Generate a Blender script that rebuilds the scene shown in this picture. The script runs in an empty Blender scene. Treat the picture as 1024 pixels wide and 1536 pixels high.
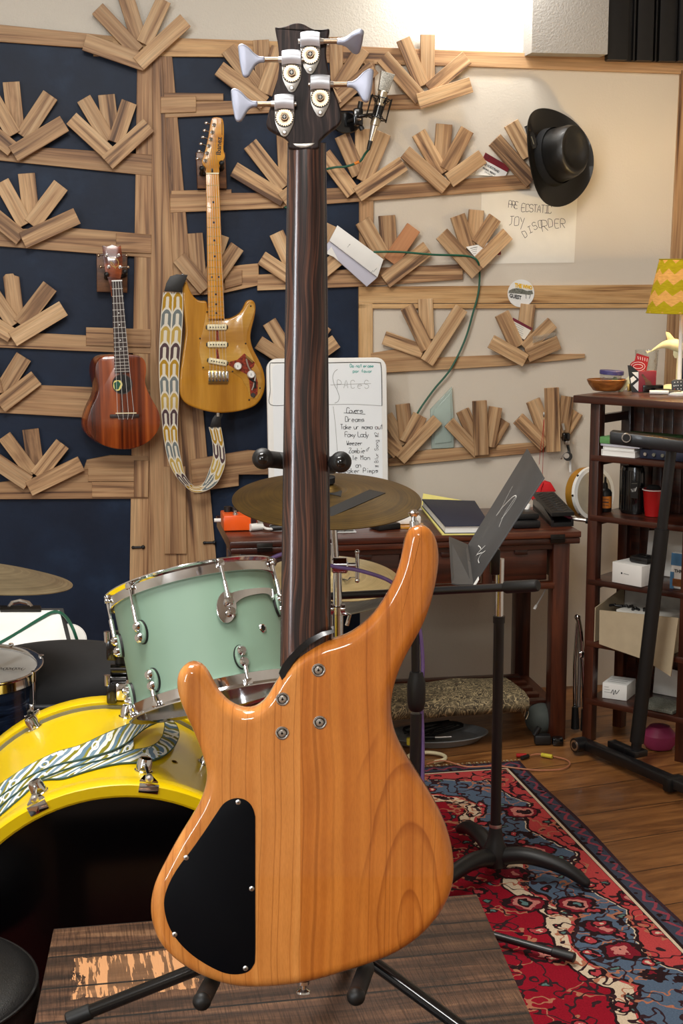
import bpy, bmesh, math, random
from mathutils import Vector, Matrix
rnd = random.Random(7)
V = Vector
PI = math.pi
SC = bpy.context.scene
COL = SC.collection

# ---------------------------------------------------------------- camera geometry
FPX = 2300.0
TILT = math.atan(378.0 / FPX)
CAM = V((0, 0, 1.45))
FWD = V((0, math.cos(TILT), -math.sin(TILT)))
UPV = V((0, math.sin(TILT), math.cos(TILT)))
RGT = V((1, 0, 0))
def ray(px, py):
    return (RGT * ((px - 512) / FPX) - UPV * ((py - 768) / FPX) + FWD)
def on_plane(px, py, P, N):
    d = ray(px, py)
    return CAM + d * ((P - CAM).dot(N) / d.dot(N))
def at_y(px, py, y): return on_plane(px, py, V((0, y, 0)), V((0, 1, 0)))
def at_z(px, py, z): return on_plane(px, py, V((0, 0, z)), V((0, 0, 1)))
WPHI = math.radians(9)
WU = V((math.cos(WPHI), math.sin(WPHI), 0))
WN = V((math.sin(WPHI), -math.cos(WPHI), 0))
WP0 = V((0, 5.0, 0))
Z = V((0, 0, 1))
def wp(px, py, off=0.0): return on_plane(px, py, WP0 + WN * off, WN)
def ray_cyl(px, py, c, a, r):
    d = ray(px, py); o = CAM - c
    dp = d - a * d.dot(a); op = o - a * o.dot(a)
    A = dp.dot(dp); Bq = 2 * dp.dot(op); Cq = op.dot(op) - r * r
    disc = max(0.0, Bq * Bq - 4 * A * Cq)
    t = (-Bq - math.sqrt(disc)) / (2 * A)
    return CAM + d * t

def lin(c):
    r = []
    for v in c[:3]:
        v = v / 255.0
        r.append(v / 12.92 if v <= 0.04045 else ((v + 0.055) / 1.055) ** 2.4)
    return (r[0], r[1], r[2], 1.0)

# ---------------------------------------------------------------- mesh builder
def perp(a):
    a = a.normalized()
    t = V((0, 0, 1)) if abs(a.z) < 0.9 else V((1, 0, 0))
    u = t.cross(a).normalized()
    return u, a.cross(u).normalized()

class B:
    def __init__(s):
        s.v = []; s.g = []; s.f = []; s.fm = []; s.mats = []
    def mi(s, m):
        if m not in s.mats: s.mats.append(m)
        return s.mats.index(m)
    def add(s, verts, faces, mat, frame=None, roff=True, gcos=None):
        base = len(s.v)
        o = V((rnd.uniform(0, 40), rnd.uniform(0, 40), rnd.uniform(0, 40))) if roff else V((0, 0, 0))
        for i, p in enumerate(verts):
            p = V(p)
            s.v.append(p)
            if gcos is not None: s.g.append(V(gcos[i]))
            elif frame: 
                q = p - frame[0]
                s.g.append(V((q.dot(frame[1]), q.dot(frame[2]), q.dot(frame[3]))) + o)
            else: s.g.append(p + o)
        k = s.mi(mat)
        for f in faces:
            s.f.append([base + i for i in f]); s.fm.append(k)
        return s
    def bm(s, bm, mat, frame=None, roff=True):
        bm.verts.index_update()
        bmesh.ops.recalc_face_normals(bm, faces=bm.faces)
        s.add([v.co.copy() for v in bm.verts], [[v.index for v in f.verts] for f in bm.faces], mat, frame, roff)
        bm.free(); return s
    def box(s, c, size, mat, ax=None, bev=0.0, seg=2, roff=True):
        ux, uy, uz = ax if ax else (V((1, 0, 0)), V((0, 1, 0)), V((0, 0, 1)))
        ux, uy, uz = ux.normalized(), uy.normalized(), uz.normalized()
        bm = bmesh.new(); bmesh.ops.create_cube(bm, size=1)
        for v in bm.verts: v.co = V((v.co.x * size[0], v.co.y * size[1], v.co.z * size[2]))
        if bev > 0:
            bmesh.ops.bevel(bm, geom=bm.edges[:], offset=min(bev, min(size) * .49), segments=seg, affect='EDGES', profile=.5)
        for v in bm.verts: v.co = c + ux * v.co.x + uy * v.co.y + uz * v.co.z
        return s.bm(bm, mat, (c, ux, uy, uz), roff)
    def prism(s, pts, vec, mat, bev=0.0, frame=None, seg=2, roff=True, both=False):
        bm = bmesh.new()
        a = [bm.verts.new(p) for p in pts]; b = [bm.verts.new(V(p) + vec) for p in pts]
        n = len(pts)
        f0 = bm.faces.new(a); f1 = bm.faces.new(b[::-1])
        for i in range(n): bm.faces.new((a[i], b[i], b[(i + 1) % n], a[(i + 1) % n]))
        bmesh.ops.recalc_face_normals(bm, faces=bm.faces)
        if bev > 0:
            es = list(f0.edges) + (list(f1.edges) if both else [])
            bmesh.ops.bevel(bm, geom=es, offset=bev, segments=seg, affect='EDGES', profile=.5, clamp_overlap=True)
        return s.bm(bm, mat, frame, roff)
    def tube(s, pts, r, mat, seg=10, cap=True, closed=False, flat=None):
        pts = [V(p) for p in pts]; n = len(pts)
        rs = r if isinstance(r, (list, tuple)) else [r] * n
        vs, gs, fs = [], [], []
        L = 0; pu = None
        for i, p in enumerate(pts):
            if closed: t = pts[(i + 1) % n] - pts[i - 1]
            else: t = pts[min(i + 1, n - 1)] - pts[max(i - 1, 0)]
            if t.length < 1e-9: t = V((0, 0, 1))
            t.normalize()
            if pu is None: u, _ = perp(t)
            else:
                u = pu - t * pu.dot(t)
                if u.length < 1e-6: u, _ = perp(t)
                u.normalize()
            pu = u; w = t.cross(u)
            if i: L += (p - pts[i - 1]).length
            for k in range(seg):
                an = 2 * PI * k / seg
                vs.append(p + u * math.cos(an) * rs[i] + w * math.sin(an) * rs[i]); gs.append((L, k / seg * .05, 0))
        m = n if closed else n - 1
        for i in range(m):
            j = (i + 1) % n
            for k in range(seg):
                k2 = (k + 1) % seg
                fs.append([i * seg + k, i * seg + k2, j * seg + k2, j * seg + k])
        if cap and not closed:
            fs.append(list(range(seg))[::-1]); fs.append([(n - 1) * seg + k for k in range(seg)])
        return s.add(vs, fs, mat, gcos=gs)
    def cyl(s, p0, p1, r, mat, r1=None, seg=20, bev=0.0):
        p0, p1 = V(p0), V(p1); r1 = r if r1 is None else r1
        h = (p1 - p0).length
        if bev > 0: prof = [(0, 0), (r - bev, 0), (r, bev), (r1, h - bev), (r1 - bev, h), (0, h)]
        else: prof = [(0, 0), (r, 0), (r1, h), (0, h)]
        return s.lathe(prof, p0, p1 - p0, mat, seg)
    def lathe(s, prof, o, a, mat, seg=32, sx=1.0, sy=1.0, ux=None, arc=None):
        a = a.normalized()
        if ux is None: u, w = perp(a)
        else: u = (ux - a * ux.dot(a)).normalized(); w = a.cross(u)
        vs, fs, gs = [], [], []; idx = []
        for (r, h) in prof:
            if r <= 1e-7:
                idx.append([len(vs)]); vs.append(o + a * h); gs.append((0, 0, h))
            else:
                row = []
                for k in range(seg + (1 if arc else 0)):
                    an = (arc[0] + (arc[1] - arc[0]) * k / seg) if arc else 2 * PI * k / seg
                    row.append(len(vs)); vs.append(o + a * h + u * math.cos(an) * r * sx + w * math.sin(an) * r * sy)
                    gs.append((math.cos(an) * r, math.sin(an) * r, h))
                idx.append(row)
        for i in range(len(idx) - 1):
            A, C = idx[i], idx[i + 1]
            if len(A) == 1 and len(C) == 1: continue
            K = seg
            for k in range(K):
                k2 = k + 1 if arc else (k + 1) % seg
                if len(A) == 1: fs.append([A[0], C[k2], C[k]])
                elif len(C) == 1: fs.append([A[k], A[k2], C[0]])
                else: fs.append([A[k], A[k2], C[k2], C[k]])
        return s.add(vs, fs, mat, gcos=gs)
    def ball(s, c, r, mat, seg=16, sc=(1, 1, 1), ax=None):
        ux, uy, uz = ax if ax else (V((1, 0, 0)), V((0, 1, 0)), V((0, 0, 1)))
        vs, fs = [], []
        R = seg // 2
        vs.append(c + uz * r * sc[2])
        for i in range(1, R):
            t = PI * i / R
            for k in range(seg):
                p = 2 * PI * k / seg
                vs.append(c + ux * (r * sc[0] * math.sin(t) * math.cos(p)) + uy * (r * sc[1] * math.sin(t) * math.sin(p)) + uz * (r * sc[2] * math.cos(t)))
        vs.append(c - uz * r * sc[2])
        for k in range(seg): fs.append([0, 1 + k, 1 + (k + 1) % seg])
        for i in range(R - 2):
            for k in range(seg):
                a = 1 + i * seg + k; b = 1 + i * seg + (k + 1) % seg
                fs.append([a, a + seg, b + seg, b])
        l = len(vs) - 1; o = 1 + (R - 2) * seg
        for k in range(seg): fs.append([l, o + (k + 1) % seg, o + k])
        return s.add(vs, fs, mat)
    def strip(s, A, C, mat, th=0.0, n=None, g0=0.0):
        """surface between two polylines of equal count; gco = (length, 0..1)"""
        vs, gs, fs = [], [], []; L = g0
        N = len(A)
        for i in range(N):
            if i: L += ((A[i] + C[i]) / 2 - (A[i - 1] + C[i - 1]) / 2).length
            vs += [V(A[i]), V(C[i])]; gs += [(L, 0, 0), (L, 1, 0)]
        for i in range(N - 1): fs.append([2 * i, 2 * i + 1, 2 * i + 3, 2 * i + 2])
        if th and n is not None:
            k = len(vs)
            for i in range(N):
                nn = n[i] if isinstance(n, list) else n
                vs += [V(A[i]) - nn * th, V(C[i]) - nn * th]; gs += [gs[2 * i], gs[2 * i + 1]]
            for i in range(N - 1):
                fs.append([k + 2 * i + 2, k + 2 * i + 3, k + 2 * i + 1, k + 2 * i])
                fs.append([2 * i, 2 * i + 2, k + 2 * i + 2, k + 2 * i]); fs.append([2 * i + 1, k + 2 * i + 1, k + 2 * i + 3, 2 * i + 3])
            fs.append([0, k, k + 1, 1]); e = 2 * (N - 1); fs.append([e, e + 1, k + e + 1, k + e])
        return s.add(vs, fs, mat, gcos=gs)
    def sheet(s, P, ny, nx, mat, th=0.0):
        """grid P[i][j]"""
        return s

def mk(name, b, parent=None, angle=35, kind=None):
    me = bpy.data.meshes.new(name)
    xs = b.v
    if parent is not None: o0 = V(parent['_w'])
    else:
        mn = V((min(p.x for p in xs), min(p.y for p in xs), min(p.z for p in xs)))
        mx = V((max(p.x for p in xs), max(p.y for p in xs), max(p.z for p in xs)))
        o0 = V(((mn.x + mx.x) / 2, (mn.y + mx.y) / 2, mn.z))
    me.from_pydata([p - o0 for p in xs], [], b.f)
    for m in b.mats: me.materials.append(m)
    me.polygons.foreach_set('material_index', b.fm)
    at = me.attributes.new('gco', 'FLOAT_VECTOR', 'POINT')
    at.data.foreach_set('vector', [c for g in b.g for c in g])
    me.polygons.foreach_set('use_smooth', [True] * len(b.f))
    me.set_sharp_from_angle(angle=math.radians(angle))
    me.validate(); me.update()
    o = bpy.data.objects.new(name, me); COL.objects.link(o)
    if parent is not None:
        o.parent = parent
    else: o.location = o0
    o['_w'] = tuple(o0)
    if kind: o['kind'] = kind
    return o
def tag(o, label, cat, group=None):
    o['label'] = label; o['category'] = cat
    if group: o['group'] = group
    return o
def thing(name, label, cat, loc, group=None):
    o = bpy.data.objects.new(name, None); COL.objects.link(o)
    o.empty_display_size = .05
    o.location = loc; o['_w'] = tuple(loc)
    return tag(o, label, cat, group)
def struct(name, b, angle=35): return mk(name, b, None, angle, 'structure')

# ---------------------------------------------------------------- curves
def cr(pts, n=6, closed=False):
    """Catmull-Rom through pts (Vectors or 2-tuples)"""
    P = [V(p) if not isinstance(p, Vector) else p for p in [tuple(q) for q in pts]]
    N = len(P); out = []
    rng = range(N) if closed else range(N - 1)
    for i in rng:
        if closed: a, b, c, d = P[i - 1], P[i], P[(i + 1) % N], P[(i + 2) % N]
        else: a, b, c, d = P[max(i - 1, 0)], P[i], P[i + 1], P[min(i + 2, N - 1)]
        for k in range(n):
            t = k / n
            out.append(.5 * ((2 * b) + (c - a) * t + (2 * a - 5 * b + 4 * c - d) * t * t + (3 * b - a - 3 * c + d) * t ** 3))
    if not closed: out.append(P[-1].copy())
    return out
def resample(P, n, closed=True):
    Q = P + [P[0]] if closed else P
    Ls = [0]
    for i in range(1, len(Q)): Ls.append(Ls[-1] + (Q[i] - Q[i - 1]).length)
    out = []; j = 0
    m = n if closed else n - 1
    for k in range(n):
        t = Ls[-1] * k / m
        while j < len(Q) - 2 and Ls[j + 1] < t: j += 1
        d = Ls[j + 1] - Ls[j]
        out.append(Q[j].lerp(Q[j + 1], (t - Ls[j]) / d if d > 0 else 0))
    return out
def smooth_closed(P, it=2):
    for _ in range(it):
        P = [P[i - 1] * .25 + P[i] * .5 + P[(i + 1) % len(P)] * .25 for i in range(len(P))]
    return P
def zz(ox, oy, s=3.413):
    return lambda x, y: (ox + x / s, oy + y / s)

def round_slab(b, outline2, o, ux, uy, n, th, r, mat, rf=None, frame=None, N=240, steps=7):
    """outline2: 2D points (u,v); back face at n=0, other face at -th; rounded by r / rf"""
    P = resample([V((p[0], p[1])) for p in outline2], N)
    area = sum(P[i - 1].x * P[i].y - P[i].x * P[i - 1].y for i in range(N))
    sg = 1 if area > 0 else -1
    nor = []
    for i in range(N):
        t = (P[(i + 1) % N] - P[i - 1]).normalized()
        nor.append(V((-t.y, t.x)) * sg)
    rf = r if rf is None else rf
    rings = [(r + .0006, 0.0)]
    for k in range(steps + 1):
        a = PI / 2 * k / steps
        rings.append((r * (1 - math.sin(a)), -r * (1 - math.cos(a))))
    for k in range(steps + 1):
        a = PI / 2 * (1 - k / steps)
        rings.append((rf * (1 - math.sin(a)), -th + rf * (1 - math.cos(a))))
    rings.append((rf + .0006, -th))
    vs, fs = [], []
    for ins, d in rings:
        for i in range(N):
            q = P[i] + nor[i] * ins
            vs.append(o + ux * q.x + uy * q.y + n * d)
    R = len(rings)
    for a in range(R - 1):
        for i in range(N):
            j = (i + 1) % N
            fs.append([a * N + i, a * N + j, (a + 1) * N + j, (a + 1) * N + i])
    fs.append(list(range(N))[::-1]); fs.append([(R - 1) * N + i for i in range(N)])
    bm = bmesh.new()
    bv = [bm.verts.new(p) for p in vs]
    for f in fs:
        try: bm.faces.new([bv[i] for i in f])
        except ValueError: pass
    b.bm(bm, mat, frame or (o, uy, ux, n), roff=False)

# ---------------------------------------------------------------- writing
GL = {'A': "022842 1434", 'B': "02082837463505 3544433202", 'C': "4738180703123243", 'D': "0208284743220 2".replace(' ', ''), 'E': "48080242 0535",
 'F': "480802 0535", 'G': "47381807031232434525", 'I': "0848 2822 0242", 'J': "0848 28231202", 'L': "080242", 'M': "0208254842", 'N': "02084248", 'O': "180703123243473818",
 'P': "020838474505", 'R': "020838474505 1542", 'S': "473818070615354443321203", 'T': "0848 2822", 'U': "080312324348", 'V': "082248", 'W': "0812253248", 'Y': "0825 4820", 'Z': "08480242",
 'a': "453515040312324345 4542", 'b': "080232434435150 4".replace(' ', ''), 'c': "45150403123243", 'd': "4842120304154545", 'e': "0444351504031232", 'f': "38272 2".replace(' ', '') + " 0535",
 'g': "4535150403123243 4540301001", 'h': "0802 0415354442", 'i': "2522 2728", 'k': "0802 4504 0442", 'l': "2822", 'm': "0502 04152422 24354442", 'n': "0502 0415354442", 'o': "150403123243443515",
 'p': "0500 053544433202", 'r': "0502 041535", 's': "45150434431202", 't': "2822 0636", 'u': "0503123243 4542", 'v': "052245", 'w': "0512243245", 'x': "0542 4502", 'y': "0522 4510", 'z': "05450242",
 '2': "07183847460242", '1': "1728 2822", '7': "084822", '0': "180703123243473818", '#': "1137 3157 0444 0646".replace('5', '4'), '-': "0545", '!': "2824 2322"}
def write(b, s, o, ux, uy, size, wid, mat, n, jit=0.0, sp=1.25):
    """single-stroke handwriting laid as thin ribbons on a surface; size = cap height"""
    k = size / 6.0; x = 0
    r = random.Random(len(s) * 7 + int(size * 1e5))
    for ch in s:
        if ch == ' ': x += 3.2 * k; continue
        if ch not in GL: continue
        for st in GL[ch].split():
            P = [V((int(st[i]), int(st[i + 1]) - 2)) for i in range(0, len(st) - 1, 2)]
            P = [V((p.x + r.uniform(-jit, jit), p.y + r.uniform(-jit, jit))) for p in P]
            if len(P) > 2: P = cr(P, 3)
            Q = [o + ux * (x + p.x * k * .75) + uy * (p.y * k) for p in P]
            A, C = [], []
            for i, q in enumerate(Q):
                t = (Q[min(i + 1, len(Q) - 1)] - Q[max(i - 1, 0)])
                if t.length < 1e-9: t = ux
                sd = n.cross(t.normalized()) * wid * .5
                A.append(q + sd); C.append(q - sd)
            b.strip(A, C, mat)
        x += (3.2 if ch in 'ilIt' else 4.0) * k * sp
    return x
def polyline_ink(b, Q, wid, mat, n):
    A, C = [], []
    for i, q in enumerate(Q):
        t = (Q[min(i + 1, len(Q) - 1)] - Q[max(i - 1, 0)]).normalized()
        sd = n.cross(t) * wid * .5
        A.append(q + sd); C.append(q - sd)
    b.strip(A, C, mat)
def text(b, s, o, ux, uy, size, mat, align='LEFT', bold=0.0, sx=1.0):
    c = bpy.data.curves.new('tmp_text', 'FONT'); c.body = s; c.size = size; c.align_x = align; c.resolution_u = 2
    c.offset = bold
    ob = bpy.data.objects.new('tmp_text', c); COL.objects.link(ob)
    dg = bpy.context.evaluated_depsgraph_get()
    me = bpy.data.meshes.new_from_object(ob.evaluated_get(dg))
    vs = [o + ux * (v.co.x * sx) + uy * v.co.y for v in me.vertices]
    fs = [list(p.vertices) for p in me.polygons]
    b.add(vs, fs, mat)
    bpy.data.objects.remove(ob); bpy.data.curves.remove(c); bpy.data.meshes.remove(me)
# ---------------------------------------------------------------- materials
class NT:
    def __init__(s, name):
        s.m = bpy.data.materials.new(name); s.m.use_nodes = True
        s.t = s.m.node_tree; s.t.nodes.clear()
        s.out = s.t.nodes.new('ShaderNodeOutputMaterial')
        s.p = s.t.nodes.new('ShaderNodeBsdfPrincipled')
        s.t.links.new(s.p.outputs[0], s.out.inputs[0])
    def n(s, typ, **kw):
        nd = s.t.nodes.new(typ)
        for k, v in kw.items(): setattr(nd, k, v)
        return nd
    def l(s, a, b): s.t.links.new(a, b)
    def gco(s):
        a = s.n('ShaderNodeAttribute'); a.attribute_name = 'gco'; return a.outputs['Vector']
    def mapping(s, vec, scale=(1, 1, 1), loc=(0, 0, 0), rot=(0, 0, 0)):
        m = s.n('ShaderNodeMapping'); s.l(vec, m.inputs[0])
        m.inputs['Scale'].default_value = scale; m.inputs['Location'].default_value = loc; m.inputs['Rotation'].default_value = rot
        return m.outputs[0]
    def noise(s, vec, scale, detail=4, rough=.5, dist=0, out=0):
        x = s.n('ShaderNodeTexNoise'); s.l(vec, x.inputs['Vector'])
        x.inputs['Scale'].default_value = scale; x.inputs['Detail'].default_value = detail
        x.inputs['Roughness'].default_value = rough; x.inputs['Distortion'].default_value = dist
        return x.outputs[out]
    def vor(s, vec, scale, feat='F1', out=0, rand=1.0):
        x = s.n('ShaderNodeTexVoronoi'); x.feature = feat; s.l(vec, x.inputs['Vector']); x.inputs['Scale'].default_value = scale
        x.inputs['Randomness'].default_value = rand
        return x.outputs[out]
    def ramp(s, fac, stops, const=False):
        r = s.n('ShaderNodeValToRGB'); s.l(fac, r.inputs[0])
        e = r.color_ramp.elements
        if const: r.color_ramp.interpolation = 'CONSTANT'
        e[0].position = stops[0][0]; e[0].color = stops[0][1]
        e[1].position = stops[-1][0]; e[1].color = stops[-1][1]
        for p, c in stops[1:-1]:
            q = e.new(p); q.color = c
        return r.outputs[0]
    def math(s, op, a, b=None, c=None):
        m = s.n('ShaderNodeMath'); m.operation = op
        for i, x in enumerate((a, b, c)):
            if x is None: continue
            if isinstance(x, (int, float)): m.inputs[i].default_value = x
            else: s.l(x, m.inputs[i])
        return m.outputs[0]
    def mix(s, fac, a, b, mode='MIX'):
        m = s.n('ShaderNodeMix'); m.data_type = 'RGBA'; m.blend_type = mode
        for sock, x in ((m.inputs[0], fac), (m.inputs[6], a), (m.inputs[7], b)):
            if isinstance(x, (int, float)): sock.default_value = x
            elif isinstance(x, tuple): sock.default_value = x
            else: s.l(x, sock)
        return m.outputs[2]
    def sep(s, vec):
        x = s.n('ShaderNodeSeparateXYZ'); s.l(vec, x.inputs[0]); return x.outputs
    def comb(s, x, y, z):
        c = s.n('ShaderNodeCombineXYZ')
        for i, q in enumerate((x, y, z)):
            if isinstance(q, (int, float)): c.inputs[i].default_value = q
            else: s.l(q, c.inputs[i])
        return c.outputs[0]
    def bump(s, h, strength=.3, dist=.002):
        b = s.n('ShaderNodeBump'); s.l(h, b.inputs['Height']); b.inputs['Strength'].default_value = strength; b.inputs['Distance'].default_value = dist
        s.l(b.outputs[0], s.p.inputs['Normal'])
    def base(s, c):
        if isinstance(c, tuple): s.p.inputs['Base Color'].default_value = c
        else: s.l(c, s.p.inputs['Base Color'])
    def set(s, rough=.5, metal=0, coat=0, spec=.5, coatr=.05, trans=0):
        i = s.p.inputs
        i['Roughness'].default_value = rough; i['Metallic'].default_value = metal
        i['Coat Weight'].default_value = coat; i['Coat Roughness'].default_value = coatr
        i['Specular IOR Level'].default_value = spec; i['Transmission Weight'].default_value = trans
        return s.m

def plain(name, c, rough=.5, metal=0, coat=0, spec=.5, var=.12, nscale=30, bump=0, trans=0):
    t = NT(name); g = t.gco()
    nz = t.noise(g, nscale, 4)
    c = lin(c)
    d = tuple(max(0, x * (1 - var)) for x in c[:3]) + (1,); e = tuple(min(1, x * (1 + var)) for x in c[:3]) + (1,)
    t.base(t.ramp(nz, [(.3, d), (.7, e)]))
    if bump: t.bump(t.noise(g, nscale * 8, 3), bump, .001)
    return t.set(rough, metal, coat, spec, trans=trans)

def wood(name, stops, ls=3.0, cs=40.0, rough=.5, coat=0, fine=.25, dist=.8, pos=None, spec=.5, tint=.25):
    """gco.x runs along the grain"""
    t = NT(name); g = t.gco()
    a = t.noise(t.mapping(g, (ls, cs, cs)), 1.0, 5, .55, dist)
    pos = pos or [.32 + .4 * i / (len(stops) - 1) for i in range(len(stops))]
    col = t.ramp(a, [(p, lin(c)) for p, c in zip(pos, stops)])
    f = t.noise(t.mapping(g, (ls * 6, cs * 9, cs * 9)), 1.0, 3, .6)
    fr = t.ramp(f, [(.3, (1 - fine * 1.4,) * 3 + (1,)), (.65, (1, 1, 1, 1))])
    col = t.mix(1.0, col, fr, 'MULTIPLY')
    if tint:   # one tone per board
        w = t.noise(t.mapping(g, (.12, .12, .12)), 1.0, 0)
        tr = t.ramp(w, [(.3, (1 - tint, 1 - tint * 1.15, 1 - tint * 1.25, 1)), (.7, (1 + tint * .35,) * 3 + (1,))])
        col = t.mix(1.0, col, tr, 'MULTIPLY')
    t.base(col); t.bump(f, .08, .001)
    return t.set(rough, 0, coat, spec)

M = {}
def build_materials():
    # plaster
    for nm, c, bs in (('plaster', (214, 209, 198), .55), ('plaster_panel', (214, 204, 188), .18), ('plaster_shaded', (158, 154, 148), .5)):  # the last one, for the pier, is greyed to paint in its shade
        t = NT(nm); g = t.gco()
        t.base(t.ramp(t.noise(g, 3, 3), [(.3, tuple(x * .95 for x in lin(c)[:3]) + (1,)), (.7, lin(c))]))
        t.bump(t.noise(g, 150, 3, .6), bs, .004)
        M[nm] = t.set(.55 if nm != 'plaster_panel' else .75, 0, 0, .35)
    t = NT('navy_paint'); g = t.gco()
    a = t.noise(t.mapping(g, (1, 1, 1.6)), 5, 6, .6)
    t.base(t.ramp(a, [(.35, lin((6, 22, 44))), (.55, lin((11, 30, 54))), (.75, lin((26, 47, 73)))]))
    t.bump(t.noise(g, 60, 3), .15, .003); M['navy'] = t.set(.55, 0, 0, .35)
    # woods
    M['slat'] = wood('spalted_slat_wood', [(96, 68, 48), (168, 130, 93), (202, 164, 120), (222, 190, 148)], 1.3, 24, .55, 0, .22, 1.6, [.33, .43, .5, .68], tint=.26)
    M['slat_plain'] = wood('orange_slat_wood', [(190, 128, 84), (208, 150, 104)], 1.5, 20, .55, 0, .1)
    M['rail'] = wood('wall_rail_wood', [(92, 64, 45), (158, 118, 82), (188, 148, 106), (206, 170, 126)], .9, 24, .55, 0, .22, 1.6, [.33, .42, .5, .68], tint=.22)
    M['pale_rail'] = wood('pale_rail_wood', [(130, 88, 50), (201, 157, 104), (216, 176, 124), (226, 188, 138)], 1.3, 22, .5, 0, .18, 1.5, [.3, .4, .54, .7], tint=.1)
    M['desk'] = wood('mahogany_desk_wood', [(40, 15, 8), (66, 28, 15), (88, 41, 22), (108, 56, 32)], 2.2, 30, .35, .25, .2, .8)
    M['case'] = wood('bookcase_wood', [(38, 15, 9), (60, 26, 15), (80, 38, 22), (98, 50, 30)], 2.2, 34, .38, .2, .2, .6, tint=.12)
    M['walnut'] = wood('hanger_wood', [(70, 42, 22), (110, 70, 40), (134, 90, 54)], 3, 50, .45, .1)
    M['koa'] = wood('koa_wood', [(46, 16, 7), (104, 42, 16), (152, 72, 28), (184, 100, 44)], .8, 26, .22, .6, .12, .9, tint=.02)
    M['amber'] = wood('amber_body_wood', [(158, 104, 22), (186, 130, 38), (202, 150, 58)], 1.5, 16, .2, .7, .08, .4, tint=.04)
    M['maple'] = wood('maple_neck_wood', [(186, 120, 26), (208, 142, 40), (218, 156, 54)], 2, 40, .28, .4, .08, tint=.03)
    M['rosewood'] = plain('dark_fingerboard', (48, 34, 30), .5)
    M['bowl'] = wood('olive_bowl_wood', [(110, 60, 22), (160, 98, 42), (184, 122, 62)], 6, 40, .35, .2)
    # rustic table top
    t = NT('rustic_table_wood'); g = t.gco(); sx = t.sep(g)
    pl = t.math('FLOOR', t.math('DIVIDE', sx[1], .095)); wn = t.n('ShaderNodeTexWhiteNoise'); wn.noise_dimensions = '1D'; t.l(pl, wn.inputs['W'])
    gg = t.comb(t.math('ADD', sx[0], t.math('MULTIPLY', wn.outputs[0], 7)), sx[1], sx[2])
    a = t.noise(t.mapping(gg, (3, 34, 5)), 1, 6, .65, .6)
    col = t.ramp(a, [(.28, lin((24, 14, 9))), (.43, lin((56, 36, 24))), (.57, lin((92, 63, 44))), (.74, lin((132, 98, 70)))])
    tn = t.ramp(wn.outputs[0], [(0, (.55, .55, .55, 1)), (1, (1.1, 1.1, 1.1, 1))])
    col = t.mix(1, col, tn, 'MULTIPLY')
    saw = t.noise(t.mapping(g, (420, 16, 5)), 1, 3, .6, .2)   # cross saw marks
    col = t.mix(1, col, t.ramp(saw, [(.38, (.5, .45, .4, 1)), (.55, (1.1, 1.1, 1.1, 1))]), 'MULTIPLY')
    # a worn pale patch on the left side of the top
    px = t.math('SUBTRACT', 1, t.math('DIVIDE', t.math('ABSOLUTE', t.math('SUBTRACT', sx[0], .112)), .098))
    py = t.math('SUBTRACT', 1, t.math('DIVIDE', t.math('ABSOLUTE', t.math('SUBTRACT', sx[1], .168)), .064))
    rag = t.noise(t.mapping(g, (60, 14, 5)), 1, 4, .7)
    patch = t.math('MULTIPLY', t.math('GREATER_THAN', t.math('ADD', t.math('MINIMUM', px, t.math('MULTIPLY', py, 3)), t.math('MULTIPLY', rag, .9)), .62),
                   t.math('MULTIPLY', t.math('GREATER_THAN', px, 0), t.math('GREATER_THAN', py, 0)))
    dk = t.math('GREATER_THAN', t.noise(t.mapping(g, (110, 9, 5)), 1, 3, .6), .5)
    patch = t.math('MULTIPLY', patch, t.math('SUBTRACT', 1, t.math('MULTIPLY', dk, .8)))
    col = t.mix(patch, col, lin((196, 142, 96)))
    fr = t.math('FRACT', t.math('DIVIDE', sx[1], .095))
    seam = t.math('LESS_THAN', fr, .05)
    col = t.mix(seam, col, lin((18, 13, 10)))
    t.base(col); t.bump(t.math('ADD', a, t.math('MULTIPLY', saw, .8)), .5, .002); M['table'] = t.set(.52, 0, 0, .4)
    # floor boards
    t = NT('floor_boards'); g = t.gco(); sx = t.sep(g)
    q = t.math('DIVIDE', sx[1], .19); pl = t.math('FLOOR', q)
    wn = t.n('ShaderNodeTexWhiteNoise'); wn.noise_dimensions = '1D'; t.l(pl, wn.inputs['W'])
    gg = t.comb(t.math('ADD', sx[0], t.math('MULTIPLY', wn.outputs[0], 9)), sx[1], sx[2])
    a = t.noise(t.mapping(gg, (4, 26, 4)), 1, 7, .66, .8)
    col = t.ramp(a, [(.28, lin((84, 50, 26))), (.45, lin((130, 84, 45))), (.62, lin((162, 110, 62))), (.8, lin((184, 134, 82)))])
    col = t.mix(1, col, t.ramp(wn.outputs[0], [(0, (.72, .7, .68, 1)), (1, (1.08, 1.08, 1.05, 1))]), 'MULTIPLY')
    col = t.mix(t.math('LESS_THAN', t.math('FRACT', q), .02), col, lin((40, 24, 14)))
    t.base(col); t.bump(a, .1, .002); M['floor'] = t.set(.36, 0, .1, .5)
    # bass body: two boards, straight grain with a cathedral figure on the right one
    t = NT('bass_body_wood'); g = t.gco(); sx = t.sep(g)      # x along, y across
    wob = t.noise(t.mapping(g, (2.2, 5, 3)), 1, 2)
    wy = t.math('ADD', sx[1], t.math('MULTIPLY', t.math('SUBTRACT', wob, .5), .045))
    st = t.noise(t.comb(t.math('MULTIPLY', sx[0], .7), t.math('MULTIPLY', wy, 70), 0), 1, 2, .5, .2)
    lines = t.noise(t.comb(t.math('MULTIPLY', sx[0], .35), t.math('MULTIPLY', wy, 62), 3.3), 1, 0, .5)
    ln = t.ramp(lines, [(.465, (1, 1, 1, 1)), (.5, (.72, .64, .56, 1)), (.535, (1, 1, 1, 1))])
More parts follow.
